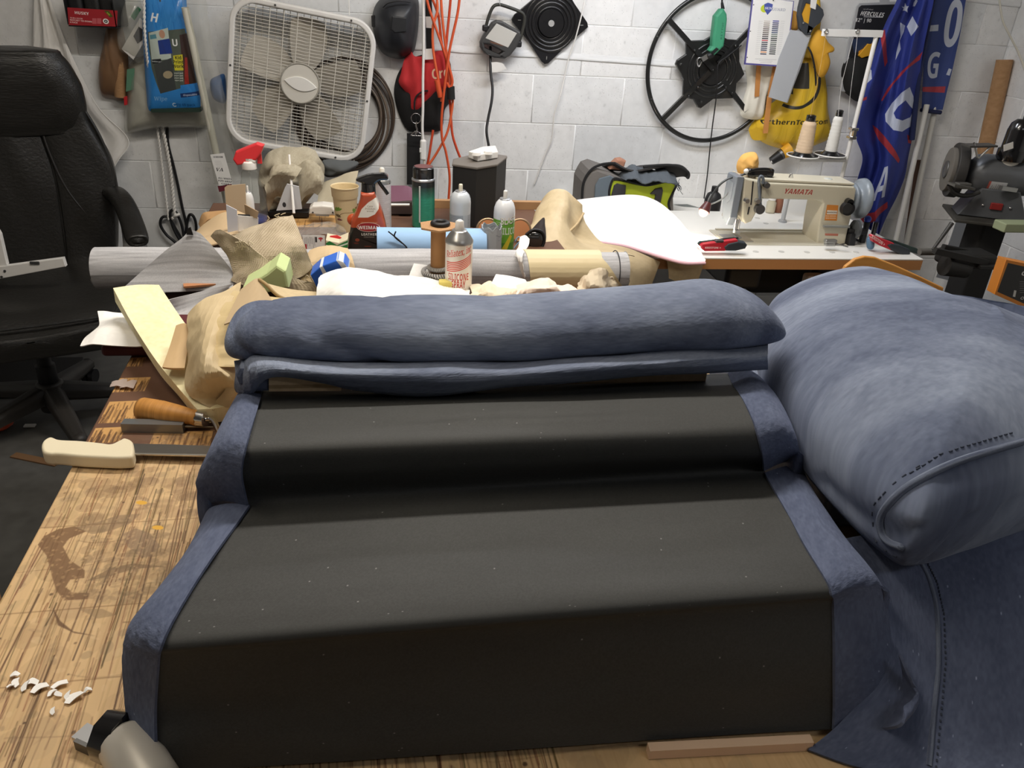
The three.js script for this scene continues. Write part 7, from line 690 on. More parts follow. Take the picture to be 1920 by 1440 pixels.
{ const t = aerosol('spray_can', 'tall green can with black cap and straw', 794, 312, -2.3, 43, wrapTex(512, 512, (g, w, h) => { for (let y = 0; y < h; y++) { const f = y / h; const c = f > 0.42 ? [62, 156, 128] : f > 0.2 ? mix3([52, 70, 62], [62, 150, 122], (f - 0.2) / 0.22) : [40, 44, 44]; g.fillStyle = `rgb(${c[0] | 0},${c[1] | 0},${c[2] | 0})`; g.fillRect(0, y, w, 1); } for (let i = 0; i < 2600; i++) { g.fillStyle = 'rgba(30,34,34,0.5)'; const y = 90 + Math.abs(rnd() + rnd() - 1) * 160; g.fillRect(rnd() * w, y, 2, 2); } for (let k = 0; k < 16; k++) { g.fillStyle = 'rgba(20,80,60,0.35)'; g.fillRect(190, 230 + k * 14, rr(70, 130), 4); } }), { cap: 'overcap', capMat: M.blackGloss }); const b = at(794, 312, -2.3); partL(t, 'straw', cyl(0.0025, 0.0025, b.h * 0.6, -0.012, b.h * 0.42, 43 * b.k / 2 + 0.002, 10), S(0xc9cfcb, 0.4)); partL(t, 'cap_dust', cyl(43 * b.k / 2 * 0.8, 43 * b.k / 2 * 0.8, 0.001, 0, b.h + 0.0005, 0, 28), S(0x6a4444, 0.9)); }
aerosol('spray_can', 'plain silver spray can in front of the speaker', 864, 345, -2.2, 40, wrapTex(256, 256, (g, w, h) => { g.fillStyle = '#cfd5da'; g.fillRect(0, 0, w, h); g.fillStyle = '#a8b2ba'; g.fillRect(0, 120, w, h); for (let k = 0; k < 12; k++) { g.fillStyle = 'rgba(110,120,130,0.5)'; g.fillRect(80, 128 + k * 9, rr(50, 90), 3); } g.fillStyle = '#c2cad2'; g.fillRect(140, 120, 22, 136); }), { capMat: S(0xece4cc, 0.5) });
{ const t = aerosol('spray_can', 'white and green lubricant can with bold lettering', 948, 357, -2.05, 41, wrapTex(1024, 512, (g, w, h) => { g.fillStyle = '#e8ebef'; g.fillRect(0, 0, w, h); g.fillStyle = '#6fae3c'; g.fillRect(0, 170, w, h); g.fillStyle = '#4c8a34'; g.fillRect(0, 380, w, h); label(g, 'BLASTER', 640, 175, 92, '#2a2a2a', { ang: -0.06 }); label(g, 'BLASTER', 636, 171, 88, '#f2efe6', { ang: -0.06 }); label(g, 'SILICONE', 650, 270, 88, '#e8f0e2'); g.fillStyle = '#d9c93a'; g.beginPath(); g.moveTo(470, 460); g.lineTo(620, 300); g.lineTo(660, 320); g.lineTo(540, 500); g.fill(); g.fillStyle = '#e6e8e4'; g.fillRect(400, 400, 90, 90); for (let k = 0; k < 9; k++) { g.fillStyle = '#cfe0bc'; g.fillRect(380, 190 + k * 16, 120, 5); } }), { capMat: S(0xeceae4, 0.5) }); }
{ const t = aerosol('spray_can', 'silicone spray can with red stripes and lettering', 862, 412, -1.635, 52, wrapTex(1024, 512, (g, w, h) => { g.fillStyle = '#e6e0d6'; g.fillRect(0, 0, w, h); label(g, 'Reliatex, inc', 505, 98, 56, '#c8402f', { font: 'italic bold', fam: 'serif', ang: -0.12 }); g.strokeStyle = '#cf4434'; g.lineWidth = 6; for (let k = 0; k < 6; k++) { g.beginPath(); g.moveTo(340, 165 + k * 11); g.bezierCurveTo(450, 165 + k * 11, 560, 150 + k * 11, 690, 112 + k * 11); g.stroke(); } label(g, 'SILICONE', 512, 252, 60, '#b8321f'); label(g, 'SPRAY', 512, 298, 60, '#b8321f'); label(g, 'SPRAY DE SILICONE', 512, 334, 24, '#b98a7c', { font: 'normal' }); for (let k = 0; k < 5; k++) label(g, 'for industrial use only', 512, 356 + k * 14, 14, '#c9a49a', { font: 'normal' }); }), { shoulder: 'step' }); }
// leather cleaner trigger bottle: a flat flaring body
{ const z = -2.08, b = at(690, 328, z), t = thing('cleaner_bottle', 'brown leather cleaner trigger bottle with black sprayer', 'spray bottle', b.base); const H = b.h; const outline = [[676, 363], [702, 362], [708, 380], [716, 398], [722, 420], [727, 445], [731, 475], [730, 500], [652, 500], [652, 470], [655, 440], [659, 415], [668, 398], [674, 380]]; const f = trace(outline, z + 0.025, 0.05, { bevel: 0.01, seg: 4, floor: BENCH + 0.002 }), tx = printed(f, z + 0.025, 512, 768, (g, q, w, h) => { g.fillStyle = '#b04a2a'; g.fillRect(0, 0, w, h); poly(g, q, [[640, 427], [740, 427], [740, 520], [640, 520]], '#23211f'); poly(g, q, [[671, 408], [678, 392], [690, 380], [704, 371], [711, 378], [710, 392], [703, 402], [690, 408], [678, 408]], '#e9e2d4'); words(g, q, 'Care', 694, 387, 5, '#7a5c3c', { font: 'normal', fam: 'serif' }); words(g, q, 'Polishes', 694, 391.5, 5, '#7a5c3c', { font: 'normal', fam: 'serif' }); words(g, q, 'wood', 694, 396, 5, '#7a5c3c', { font: 'normal', fam: 'serif' }); words(g, q, 'cleans & protects', 692, 417.5, 4, '#e0b08a', { font: 'normal' }); const [a, c] = q(691, 426), [a2] = q(712, 426), [, c2] = q(691, 434); g.fillStyle = '#e8d2c0'; g.beginPath(); g.ellipse(a, c, (a2 - a) * 1.04, (c2 - c) * 1.1, 0, 0, 7); g.fill(); g.fillStyle = '#a02c30'; g.beginPath(); g.ellipse(a, c, a2 - a, c2 - c, 0, 0, 7); g.fill(); words(g, q, 'WEIMAN', 692, 427, 9.6, '#f2eee6'); words(g, q, 'LEATHER', 692, 439.5, 7, '#dcd6cc'); words(g, q, 'CONDITIONER', 692, 444.5, 3, '#b8b2a8', { font: 'normal' }); for (const [x, y, rx, ry, cl] of [[670, 450, 26, 20, '#8a3f2c'], [668, 456, 30, 12, '#5a2a20'], [715, 456, 14, 36, '#9a5038'], [690, 462, 46, 6, '#7a3a28']]) { const [u, v] = q(x, y); g.fillStyle = cl; g.beginPath(); g.ellipse(u, v, rx, ry, 0, 0, 7); g.fill(); } });
  part(t, 'body', f, PH(0xffffff, 0.28, { map: tx, clearcoat: 0.3 })); const nk = atZ(691, 356, z); part(t, 'neck', cyl(0.018, 0.019, 0.034, nk.x, nk.y, nk.z, 24), M.blackGloss); part(t, 'sprayer', trace([[668, 337], [678, 333], [690, 329], [706, 327], [724, 328], [727, 338], [712, 340], [704, 346], [702, 352], [684, 352], [682, 346], [669, 341]], z + 0.014, 0.028, { bevel: 0.006, smooth: 60 }), M.blackGloss); part(t, 'trigger', tube([[709, 338], [714, 346], [720, 354], [727, 364]].map((p) => atZ(p[0], p[1], z)), 0.005), M.blackGloss); }
single('orange_disc', 'small round orange cap beside the leather cleaner bottle', 'cap', new THREE.SphereGeometry(0.016, 20, 14).scale(1, 1, 0.7).translate(...atZ(662, 412, -2.12).toArray()), S(0xd85a2a, 0.4));
// plastic cup with printed leaves
{ const z = -2.24, b = at(646, 348, z), r = 26 * b.k, t = thing('paper_cup', 'tall cream cup with printed ivy leaves', 'cup', b.base); const H = b.h; const tx = wrapTex(512, 512, (g, w, h) => { g.fillStyle = '#dcc79c'; g.fillRect(0, 0, w, h); const leaf = (x, y, s, c, a) => { g.save(); g.translate(x, y); g.rotate(a); g.fillStyle = c; for (let k = -2; k <= 2; k++) { g.beginPath(); g.ellipse(Math.sin(k * 0.6) * s * 0.6, -Math.cos(k * 0.6) * s * 0.6, s * 0.28, s * 0.6, k * 0.6, 0, 7); g.fill(); } g.restore(); }; g.strokeStyle = '#7a5a34'; g.lineWidth = 5; g.beginPath(); g.moveTo(190, 330); g.bezierCurveTo(230, 240, 270, 280, 330, 270); g.stroke(); leaf(195, 250, 34, '#6f9a3c', -0.4); leaf(312, 262, 30, '#7aa048', 1.2); leaf(186, 320, 26, '#6a5a3a', 0.3); leaf(200, 360, 22, '#7a4a4a', 0); leaf(345, 240, 20, '#8a6a3a', 0.5); }); const g = lathe([[0.001, 0.002], [r * 0.7, 0.002], [r * 0.72, 0.006], [r * 0.88, H * 0.76], [r * 0.94, H * 0.78], [r * 0.98, H - 0.004], [r * 1.02, H - 0.002], [r, H], [r * 0.95, H - 0.004], [r * 0.85, H * 0.7], [r * 0.68, 0.012], [0.001, 0.01]], 44); const p = g.attributes.position, uv = g.attributes.uv; for (let i = 0; i < p.count; i++) uv.setY(i, p.getY(i) / H); const m = partL(t, 'cup', g, S(0xffffff, 0.5, { map: tx })); m.rotation.y = Math.PI + 0.1; }
// open white carton
{ const z = -2.05, t = thing('open_carton', 'small open white and tan cardboard carton', 'carton', atZ(446, 430, z)); const sh = { bevel: 0 }; part(t, 'front_wall', trace([[424, 384], [444, 394], [446, 432], [427, 436]], z + 0.04, 0.003), S(0xd0d2da, 0.7)); part(t, 'side_wall', trace([[444, 404], [484, 408], [484, 432], [446, 434]], z + 0.035, 0.003), M.white); part(t, 'back_flap', trace([[421, 352], [426, 348], [460, 345], [462, 402], [424, 386]], z, 0.002), S(0xcbb394, 0.85)); part(t, 'side_flap', surf([[atZ(458, 383, z + 0.01), atZ(484, 397, z + 0.05)], [atZ(460, 403, z + 0.0), atZ(481, 410, z + 0.05)]], 6, 6, { thick: 0.002 }), S(0xb89f80, 0.85)); for (let k = 0; k < 5; k++) part(t, 'staple_strip', bar(atZ(446, 403 + k * 2.6, z + 0.02), atZ(470, 404 + k * 2.4, z + 0.02), 0.004, 0.004), S(0x44484c, 0.4)); part(t, 'floor', box(0.09, 0.003, 0.06, atZ(450, 430, z).x, BENCH + 0.003, z + 0.01), M.white); }
// canvas drop cloth bundle, grey rag, printed bag
{ const t = thing('canvas_bundle', 'crumpled khaki canvas drop cloth at the back of the bench', 'canvas', atZ(560, 395, -2.45)); const z = -2.46; part(t, 'bundle', puff([[484, 330], [492, 305], [506, 284], [540, 276], [580, 278], [600, 296], [608, 318], [604, 345], [590, 362], [575, 380], [558, 398], [520, 398], [494, 396], [486, 370]], z, 0.1, { smooth: 90, rings: 14, floor: BENCH + 0.003, bump: (x, y) => 0.03 * (Math.abs(N3(x * 15, y * 22, 0)) * 2 - 0.5) + 0.014 * N3(x * 40, y * 40, 1) }), M.canvas); part(t, 'draped_fold', surf([G([[500, 330], [515, 312], [545, 306], [566, 316]], -2.33), G([[497, 352], [510, 330], [535, 325], [556, 332]], -2.3), G([[500, 380], [508, 356], [524, 346], [540, 345]], -2.32), G([[505, 398], [512, 380], [520, 370], [530, 372]], -2.34)], 30, 34, { thick: 0.004, bump: (u, v, p) => 0.008 * N3(p.x * 30, p.y * 30, 4) }), M.canvas); part(t, 'draped_fold', surf([G([[556, 310], [580, 300], [600, 312], [608, 330]], -2.36), G([[560, 345], [578, 330], [596, 335], [606, 350]], -2.33), G([[556, 396], [568, 372], [585, 362], [596, 366]], -2.34)], 24, 24, { thick: 0.004, bump: (u, v, p) => 0.008 * N3(p.x * 30, p.y * 30, 7) }), M.canvas); part(t, 'flat_end', surf([G([[600, 345], [640, 328], [672, 320]], -2.5), G([[596, 372], [630, 368], [662, 362]], -2.44), G([[592, 390], [620, 398], [650, 402]], -2.4)], 16, 12, { thick: 0.004, bump: (u, v, p) => 0.006 * N3(p.x * 22, p.y * 22, 3) }), S(0xb4ab94, 0.92)); }
single('grey_rag', 'dark grey rag tucked behind the canvas bundle', 'rag', puff([[606, 300], [640, 300], [672, 304], [660, 320], [636, 328], [612, 330], [604, 318]], -2.56, 0.06, { bump: (x, y) => 0.012 * N3(x * 30, y * 30, 0) }), S(0x4c4f50, 0.95));
{ const z = -2.3, f = trace([[518, 395], [534, 352], [538, 345], [560, 350], [566, 392]], z, 0.006), tx = printed(f, z, 128, 128, (g, q, w, h) => { g.fillStyle = '#c2c4c8'; g.fillRect(0, 0, w, h); g.fillStyle = '#2c2c30'; const [x, y] = q(533, 384); g.beginPath(); g.ellipse(x, y, 9, 12, 0, 0, 7); g.fill(); }); single('grey_card', 'grey printed card leaning on the canvas bundle', 'card', f, S(0xffffff, 0.6, { map: tx })); }
single('white_straw', 'thin white plastic rod leaning before the canvas bundle', 'rod', rod(atZ(551, 400, -2.27), atZ(542, 290, -2.34), 0.004, 0.003), M.white);
{ const z = -2.33, t = thing('stapler_body', 'white plastic power unit lying on bare wood', 'power unit', atZ(604, 405, z)); part(t, 'case', trace([[579, 402], [580, 391], [586, 386], [604, 385], [622, 387], [628, 394], [629, 405], [600, 405]], z + 0.02, 0.05, { bevel: 0.006, seg: 3 }), M.whitePlastic); for (const x of [586.5, 624]) part(t, 'screw', new THREE.SphereGeometry(0.0025, 8, 6).translate(...atZ(x, 398.5, z + 0.021).toArray()), M.black); part(t, 'lettering', (() => { const g = trace([[592, 402], [617, 403], [617, 406], [592, 405]], z + 0.0215, 0.0006); return g; })(), S(0x8a8680, 0.6)); }
{ const t = thing('black_tray', 'black slotted tray behind the white power unit', 'tray', atZ(560, 398, -2.4)); part(t, 'tray', (() => { const a = atZ(505, 399, -2.38), b = atZ(580, 399, -2.38); return rbox(b.x - a.x, 0.018, 0.04, 0.004, (a.x + b.x) / 2, BENCH + 0.012, -2.38); })(), M.black); }
// clear bag, medicine label card, green box, maroon notebook, blue roll, cord spool, tan block board
single('clear_plastic', 'crumpled clear plastic bag in front of the bare wood', 'plastic', surf([G([[556, 424], [590, 418], [622, 416], [645, 426]], -2.2), G([[556, 438], [590, 426], [622, 424], [650, 436]], -2.13), G([[560, 446], [590, 442], [622, 442], [650, 446]], -2.06)], 30, 16, { bump: (u, v, p) => 0.008 * N3(p.x * 40, p.z * 40, 0) }), M.clearBag);
{ const z = -2.0, f = trace([[567, 442], [609, 442], [610, 470], [569, 470]], z, 0.0015), tx = printed(f, z, 256, 160, (g, q, w, h) => { g.fillStyle = '#ecebe8'; g.fillRect(0, 0, w, h); for (let k = 0; k < 9; k++) { g.fillStyle = '#8a8a8a'; g.fillRect(20 + k * 14, rr(12, 30), 4, rr(50, 110)); } g.fillStyle = '#333'; g.fillRect(142, 14, 22, 56); g.fillStyle = '#c23a40'; g.fillRect(24, 90, 18, 56); g.beginPath(); g.ellipse(206, 30, 26, 12, 0, 0, 7); g.fill(); g.fillRect(200, 30, 12, 30); g.fillRect(186, 130, 34, 10); }); single('label_card', 'white printed label card leaning beside the green box', 'card', f, S(0xffffff, 0.7, { map: tx })); }
{ const z = -2.02, t = thing('small_box', 'small white and green box behind the linen cloth', 'box', atZ(630, 468, z)); const f = trace([[611, 450], [636, 455], [652, 448], [652, 464], [634, 470], [611, 462]], z + 0.03, 0.06, { bevel: 0.002 }), tx = printed(f, z + 0.03, 128, 96, (g, q, w, h) => { g.fillStyle = '#e6dcc0'; g.fillRect(0, 0, w, h); poly(g, q, [[611, 456], [618, 452], [632, 460], [652, 451], [652, 470], [611, 470]], '#2f8a44'); poly(g, q, [[611, 459], [628, 463], [652, 455], [652, 458], [629, 466], [611, 462]], '#e8efe0'); }); part(t, 'carton', f, S(0xffffff, 0.5, { map: tx })); part(t, 'red_flap', trace([[612, 448], [620, 443], [632, 442], [640, 446], [630, 449]], z + 0.0, 0.006), M.red); }
{ const z = -2.4, t = thing('maroon_case', 'maroon clamshell case standing open at the bench back', 'case', atZ(760, 400, z)); part(t, 'lid', surf([G([[733, 348], [760, 348], [772, 352]], -2.5), G([[733, 378], [760, 378], [773, 377]], -2.42)], 8, 6, { thick: 0.008 }), S(0x70485a, 0.5)); part(t, 'hinge_bar', rod(atZ(732, 384, z + 0.01), atZ(768, 384, z + 0.01), 0.004), M.whiteGloss); part(t, 'case_shell', trace([[732, 380], [773, 378], [773, 432], [732, 432]], z - 0.01, 0.06, { bevel: 0.003, floor: BENCH + 0.002 }), S(0x3c2f2c, 0.6)); part(t, 'contents', trace([[752, 424], [770, 414], [772, 432], [748, 434]], z + 0.0, 0.01, { floor: BENCH + 0.004 }), S(0x8a7a68, 0.7)); }
{ const z = -2.0, y = BENCH + 0.042, a = atZ(722, 450, z), b = atZ(910, 452, z), t = thing('blue_paper_roll', 'roll of pale blue paper behind the grey fabric roll', 'paper roll', V((a.x + b.x) / 2, BENCH, z)); part(t, 'roll', rod(V(a.x - 0.02, y, z), V(b.x, y, z), 0.041, 0.041, 36), S(0x9cc2ea, 0.7)); part(t, 'black_wire', tube(G([[728, 434], [738, 442], [750, 452], [763, 465], [752, 468], [745, 474]], z + 0.043), 0.0018), M.black); part(t, 'black_wire', tube(G([[742, 434], [740, 444], [754, 456]], z + 0.043), 0.0018), M.black); }
{ const z = -1.69, top = atZ(822, 424, z), t = thing('cord_spool', 'cardboard spool wound with grey and white cord', 'spool', V(top.x, BENCH, z)); const H = top.y - BENCH; partL(t, 'flange', (() => { const sh = new THREE.Shape(); sh.absellipse(0, 0, 0.05, 0.05, 0, 6.3); return new THREE.CylinderGeometry(0.044, 0.044, 0.004, 6).translate(0, H, 0); })(), M.kraft); partL(t, 'core', cyl(0.0165, 0.0165, H, 0, H / 2, 0, 24), S(0xa87a4c, 0.8)); partL(t, 'grommet', new THREE.TorusGeometry(0.016, 0.006, 10, 30).rotateX(Math.PI / 2).translate(0.004, H + 0.006, 0), M.black, null, null, 'black rubber grommet'); const cord = canvasTex(256, 64, (g, w, h) => { g.fillStyle = '#dcd8d0'; g.fillRect(0, 0, w, h); for (let k = 0; k < 40; k++) { g.strokeStyle = '#6a6a6c'; g.lineWidth = 3; g.beginPath(); g.moveTo(k * 6.4, 0); g.lineTo(k * 6.4 + 5, 64); g.stroke(); } }); cord.wrapS = THREE.RepeatWrapping; const hx = []; for (let k = 0; k < 9; k++) { const y = 0.01 + k * 0.0095, r = 0.03 + (k % 2) * 0.003 - (k > 7 ? 0.01 : 0); partL(t, 'cord_turn', new THREE.TorusGeometry(r, 0.0052, 8, 40).rotateX(Math.PI / 2).translate(0, y, 0), S(0xffffff, 0.85, { map: cord })); } }
{ const z = -2.5, a = atZ(812, 376, z), b = atZ(1008, 378, z), t = thing('back_board', 'low brown wooden board along the bench end behind the cans', 'board', V((a.x + b.x) / 2, BENCH, z)); part(t, 'board', metric(box(b.x - a.x + 0.1, a.y - BENCH, 0.022, (a.x + b.x) / 2, (a.y + BENCH) / 2, z - 0.011)), S(0xffffff, 0.75, { map: T.kraft })); }
{ const z = -2.4, s = ([x, y]) => [680 + x / 4.364, y / 4.364], t = thing('speaker', 'black wedge shaped speaker standing behind the spray cans', 'speaker', atZ(900, 392, z)); const top = atZ(850, 300, z + 0.03).y; const pts = [[851, 306], [893, 312], [930, 306], [948, 292]].map((p) => atY(p[0], p[1], top)), bk = [[853, 297], [905, 285], [948, 291]].map((p) => atY(p[0], p[1], top)); const shp = [pts[0], pts[1], pts[2], pts[3], bk[2], bk[1], bk[0]]; const sh = new THREE.Shape(shp.map((p) => new THREE.Vector2(p.x, -p.z))); const H = top - BENCH; const g = new THREE.ExtrudeGeometry(sh, { depth: H - 0.012, bevelEnabled: true, bevelSize: 0.003, bevelThickness: 0.003, bevelSegments: 2 }).rotateX(-Math.PI / 2).translate(0, BENCH + 0.003, 0); part(t, 'cabinet', g, S(0x1d1c1b, 0.7)); const lid = new THREE.ExtrudeGeometry(sh, { depth: 0.004, bevelEnabled: true, bevelSize: 0.005, bevelThickness: 0.002, bevelSegments: 2 }).rotateX(-Math.PI / 2).translate(0, top - 0.007, 0); part(t, 'dusty_top', lid, S(0x6e6862, 0.85)); const px = [[880, 297], [896, 303], [932, 297], [928, 286], [905, 288]].map((p) => atY(p[0], p[1], top)); const ad = thing('power_adapter', 'white plastic adapter block resting on top of the speaker', 'adapter', V(px[1].x, top, px[1].z)); const sh2 = new THREE.Shape(px.map((p) => new THREE.Vector2(p.x, -p.z))); part(ad, 'case', new THREE.ExtrudeGeometry(sh2, { depth: 0.014, bevelEnabled: true, bevelSize: 0.002, bevelThickness: 0.003, bevelSegments: 2 }).rotateX(-Math.PI / 2).translate(0, top + 0.004, 0), M.whiteGloss); part(ad, 'button', cyl(0.012, 0.014, 0.008, ...atY(893, 288, top + 0.022).toArray()), M.whiteGloss); part(ad, 'button', cyl(0.012, 0.014, 0.008, ...atY(915, 286, top + 0.022).toArray()), M.whiteGloss); }
// crumpled grey wrapper, copper lids, dust mask, goggles
{ const b = at(922, 424, -2.0), t = thing('torn_wrapper', 'torn grey printed paper sleeve beside the green can', 'paper sleeve', b.base); const r = 18 * b.k, H = b.h; const tx = wrapTex(256, 256, (g, w, h) => { g.fillStyle = '#a8acae'; g.fillRect(0, 0, w, h); for (let k = 0; k < 60; k++) { g.fillStyle = `rgba(90,94,96,${rr(0.2, 0.6)})`; g.fillRect(rnd() * w, rnd() * h, rr(6, 40), rr(2, 5)); } g.fillStyle = '#7c8082'; g.fillRect(110, 90, 40, 90); }); partL(t, 'sleeve', surf([Array.from({ length: 17 }, (_, i) => { const a = i / 16 * Math.PI * 2; return V(r * Math.cos(a), H + 0.006 * Math.sin(i * 2.6), r * Math.sin(a)); }), Array.from({ length: 17 }, (_, i) => { const a = i / 16 * Math.PI * 2; return V(r * 1.02 * Math.cos(a), H / 2, r * 1.02 * Math.sin(a)); }), Array.from({ length: 17 }, (_, i) => { const a = i / 16 * Math.PI * 2; return V(r * Math.cos(a), 0, r * Math.sin(a)); })], 40, 12, { thick: 0.002 }), S(0xffffff, 0.6, { map: tx })); }
for (const [px, py, lab] of [[915, 420, 'copper coloured jar lid leaning left of the green can'], [975, 425, 'copper coloured jar lid leaning right of the green can']]) { const p = atZ(px, py, -2.16); const t = thing('copper_disc', lab, 'lid', V(p.x, BENCH, p.z), 'copper jar lids'); part(t, 'disc', new THREE.CylinderGeometry(0.03, 0.03, 0.006, 36).rotateX(Math.PI / 2 - 0.3).translate(p.x, BENCH + 0.033, p.z), S(0xb87a4e, 0.5)); part(t, 'rim', new THREE.TorusGeometry(0.03, 0.004, 8, 40).rotateX(-0.3).translate(p.x, BENCH + 0.033, p.z), S(0xa88a6c, 0.3, { metalness: 0.6 })); }
{ const z = -1.93, t = thing('dust_mask', 'white rubber strap end over the fabric roll', 'dust mask', atZ(980, 470, z)); part(t, 'flap', surf([G([[975, 444], [985, 441], [993, 448]], z + 0.02), G([[972, 462], [982, 458], [991, 460]], z + 0.06), G([[968, 472], [974, 476], [980, 480]], -1.735), G([[974, 500], [978, 505], [982, 510]], -1.725), G([[980, 518], [982, 520], [984, 522]], -1.73)], 12, 30, { thick: 0.006 }), M.whiteGloss); part(t, 'blue_loop', tube(G([[966, 452], [972, 444], [976, 450], [968, 460], [964, 466]], z), 0.0015), S(0x7aa8c8, 0.5)); }
{ const z = -2.12, t = thing('safety_goggles', 'dark glossy safety goggles beside the tan hide', 'goggles', atZ(1008, 460, z)); part(t, 'lens', puff([[986, 440], [1000, 432], [1016, 436], [1020, 450], [1014, 464], [998, 466], [988, 456]], z, 0.012), PH(0x222120, 0.12, { clearcoat: 1 })); part(t, 'frame', tube(G([[986, 440], [1000, 431], [1016, 435], [1021, 450], [1014, 465], [998, 467], [987, 457], [986, 440]], z + 0.004), 0.004, 40), M.black); }
// tan vinyl wrapped over the fabric roll
{ const z = -1.78, y = BENCH + 0.049, rr0 = 0.0495; const xa = atZ(978, 500, z).x, xb = atZ(1122, 500, z).x; const rows = Array.from({ length: 12 }, (_, j) => { const a = lerp(2.4, -0.75, j / 11); const sh = lerp(0, 0.03, j / 11); return Array.from({ length: 5 }, (_, i) => V(lerp(xa + sh * 0.6, xb + (j > 5 ? 0.01 * (j - 5) : 0), i / 4), y + rr0 * Math.sin(a), z + rr0 * Math.cos(a))); }); single('vinyl_strip', 'smooth tan vinyl strip wrapped over the grey fabric roll', 'vinyl', surf(rows, 16, 40, { thick: 0.0018, metres: 1 }), S(0xd8c8a0, 0.5)); }
// ---------------------------------------------------------------- white paper, tissue and blue box in front of the roll
{ const z = -1.66, f = trace([[582, 516], [600, 500], [634, 487], [646, 492], [654, 505], [640, 520], [610, 550], [596, 544]], z + 0.02, 0.06, { bevel: 0.002 }), tx = printed(f, z + 0.02, 256, 192, (g, q, w, h) => { g.fillStyle = '#2f6cd8'; g.fillRect(0, 0, w, h); poly(g, q, [[598, 499], [604, 497], [622, 528], [616, 534]], '#e8ecf4'); poly(g, q, [[630, 488], [640, 486], [658, 510], [650, 514]], '#e4e6ec'); words(g, q, 'TAPE', 618, 524, 5, '#cfe0ff', { ang: 0.8 }); }); single('blue_box', 'bright blue and white torn box lying on the papers', 'box', f, S(0xffffff, 0.4, { map: tx })); }
const crumple = (k, s) => (u, v, p) => k * (Math.abs(N3(p.x * s, p.y * s, p.z * s)) * 2 - 0.6) + k * 0.4 * N3(p.x * s * 3, p.z * s * 3, 1);
single('plastic_film', 'smooth white plastic film bunched behind the padded roll', 'film', surf([GY([[600, 516, 1.02], [650, 500, 1.03], [720, 512, 1.02], [800, 520, 1.0], [840, 528, 0.98]]), GY([[594, 540, 1.03], [650, 528, 1.05], [720, 532, 1.045], [780, 540, 1.02], [830, 548, 1.0]]), GY([[590, 575, 1.0], [650, 575, 1.02], [720, 575, 1.02], [780, 575, 1.0], [830, 575, 0.98]]), GY([[600, 620, 0.93], [650, 620, 0.93], [720, 620, 0.93], [780, 620, 0.93], [830, 620, 0.93]])], 50, 36, { thick: 0.002, bump: crumple(0.004, 16) }), S(0xf6f6f4, 0.5));
single('folded_paper', 'folded white card standing beside the silicone can', 'card', surf([G([[776, 494], [800, 497], [820, 504]], -1.72), G([[768, 514], [796, 516], [826, 520]], -1.68), G([[764, 530], [794, 532], [826, 536]], -1.66)], 8, 8, { thick: 0.002 }), M.whitePaper);
single('yellow_wedge', 'small yellow foam wedge at the foot of the silicone can', 'wedge', rbox(0.03, 0.016, 0.02, 0.003, ...atZ(836, 532, -1.62).toArray()), S(0xe8d87a, 0.8));
single('batting_scrap', 'fluffy off-white batting scrap in front of the silicone can', 'batting', surf([GY([[778, 546, 1.0], [815, 538, 1.0], [850, 535, 0.99], [880, 545, 0.98]]), GY([[770, 570, 1.01], [812, 560, 1.02], [850, 556, 1.01], [884, 562, 0.99]]), GY([[770, 610, 0.95], [815, 610, 0.95], [850, 610, 0.95], [885, 605, 0.95]])], 40, 30, { thick: 0.003, bump: crumple(0.008, 26) }), S(0xf0ece2, 0.95));
single('tissue_paper', 'crumpled stained cream tissue beside the silicone can', 'tissue', surf([GY([[882, 538, 0.98], [905, 530, 0.99], [940, 534, 0.98], [970, 540, 0.97]]), GY([[884, 556, 1.0], [910, 548, 1.015], [945, 550, 1.01], [980, 552, 0.99]]), GY([[880, 600, 0.95], [910, 600, 0.95], [945, 600, 0.95], [985, 596, 0.95]])], 44, 30, { thick: 0.002, bump: crumple(0.009, 22) }), S(0xe6d6bc, 0.9));
single('white_card', 'white cardboard flap standing in the tissue heap', 'card', surf([G([[930, 514], [955, 517], [985, 524]], -1.66), G([[922, 530], [950, 532], [990, 534]], -1.63), G([[916, 546], [950, 548], [990, 548]], -1.61)], 8, 8, { thick: 0.002 }), M.whitePaper);
single('tissue_paper', 'large crumpled pinkish tissue heap behind the padded roll', 'tissue', surf([GY([[975, 534, 0.98], [1000, 524, 1.0], [1030, 526, 1.0], [1060, 540, 0.99], [1100, 548, 0.97]]), GY([[965, 552, 1.01], [1000, 540, 1.03], [1035, 540, 1.03], [1065, 548, 1.01], [1110, 552, 0.99]]), GY([[960, 596, 0.95], [1000, 594, 0.95], [1040, 590, 0.95], [1075, 586, 0.95], [1110, 582, 0.95]])], 50, 30, { thick: 0.002, bump: crumple(0.01, 20) }), S(0xf0dccc, 0.9));
single('tissue_paper', 'peaked brown-edged tissue at the end of the paper heap', 'tissue', surf([GY([[1080, 528, 1.0], [1106, 510, 1.04], [1130, 504, 1.05], [1150, 524, 1.02]]), GY([[1082, 548, 1.0], [1108, 540, 1.02], [1134, 536, 1.02], [1162, 542, 0.99]]), GY([[1080, 585, 0.95], [1110, 580, 0.95], [1140, 574, 0.95], [1172, 568, 0.95]])], 44, 30, { thick: 0.002, bump: crumple(0.009, 24) }), S(0xd9cbb2, 0.9));
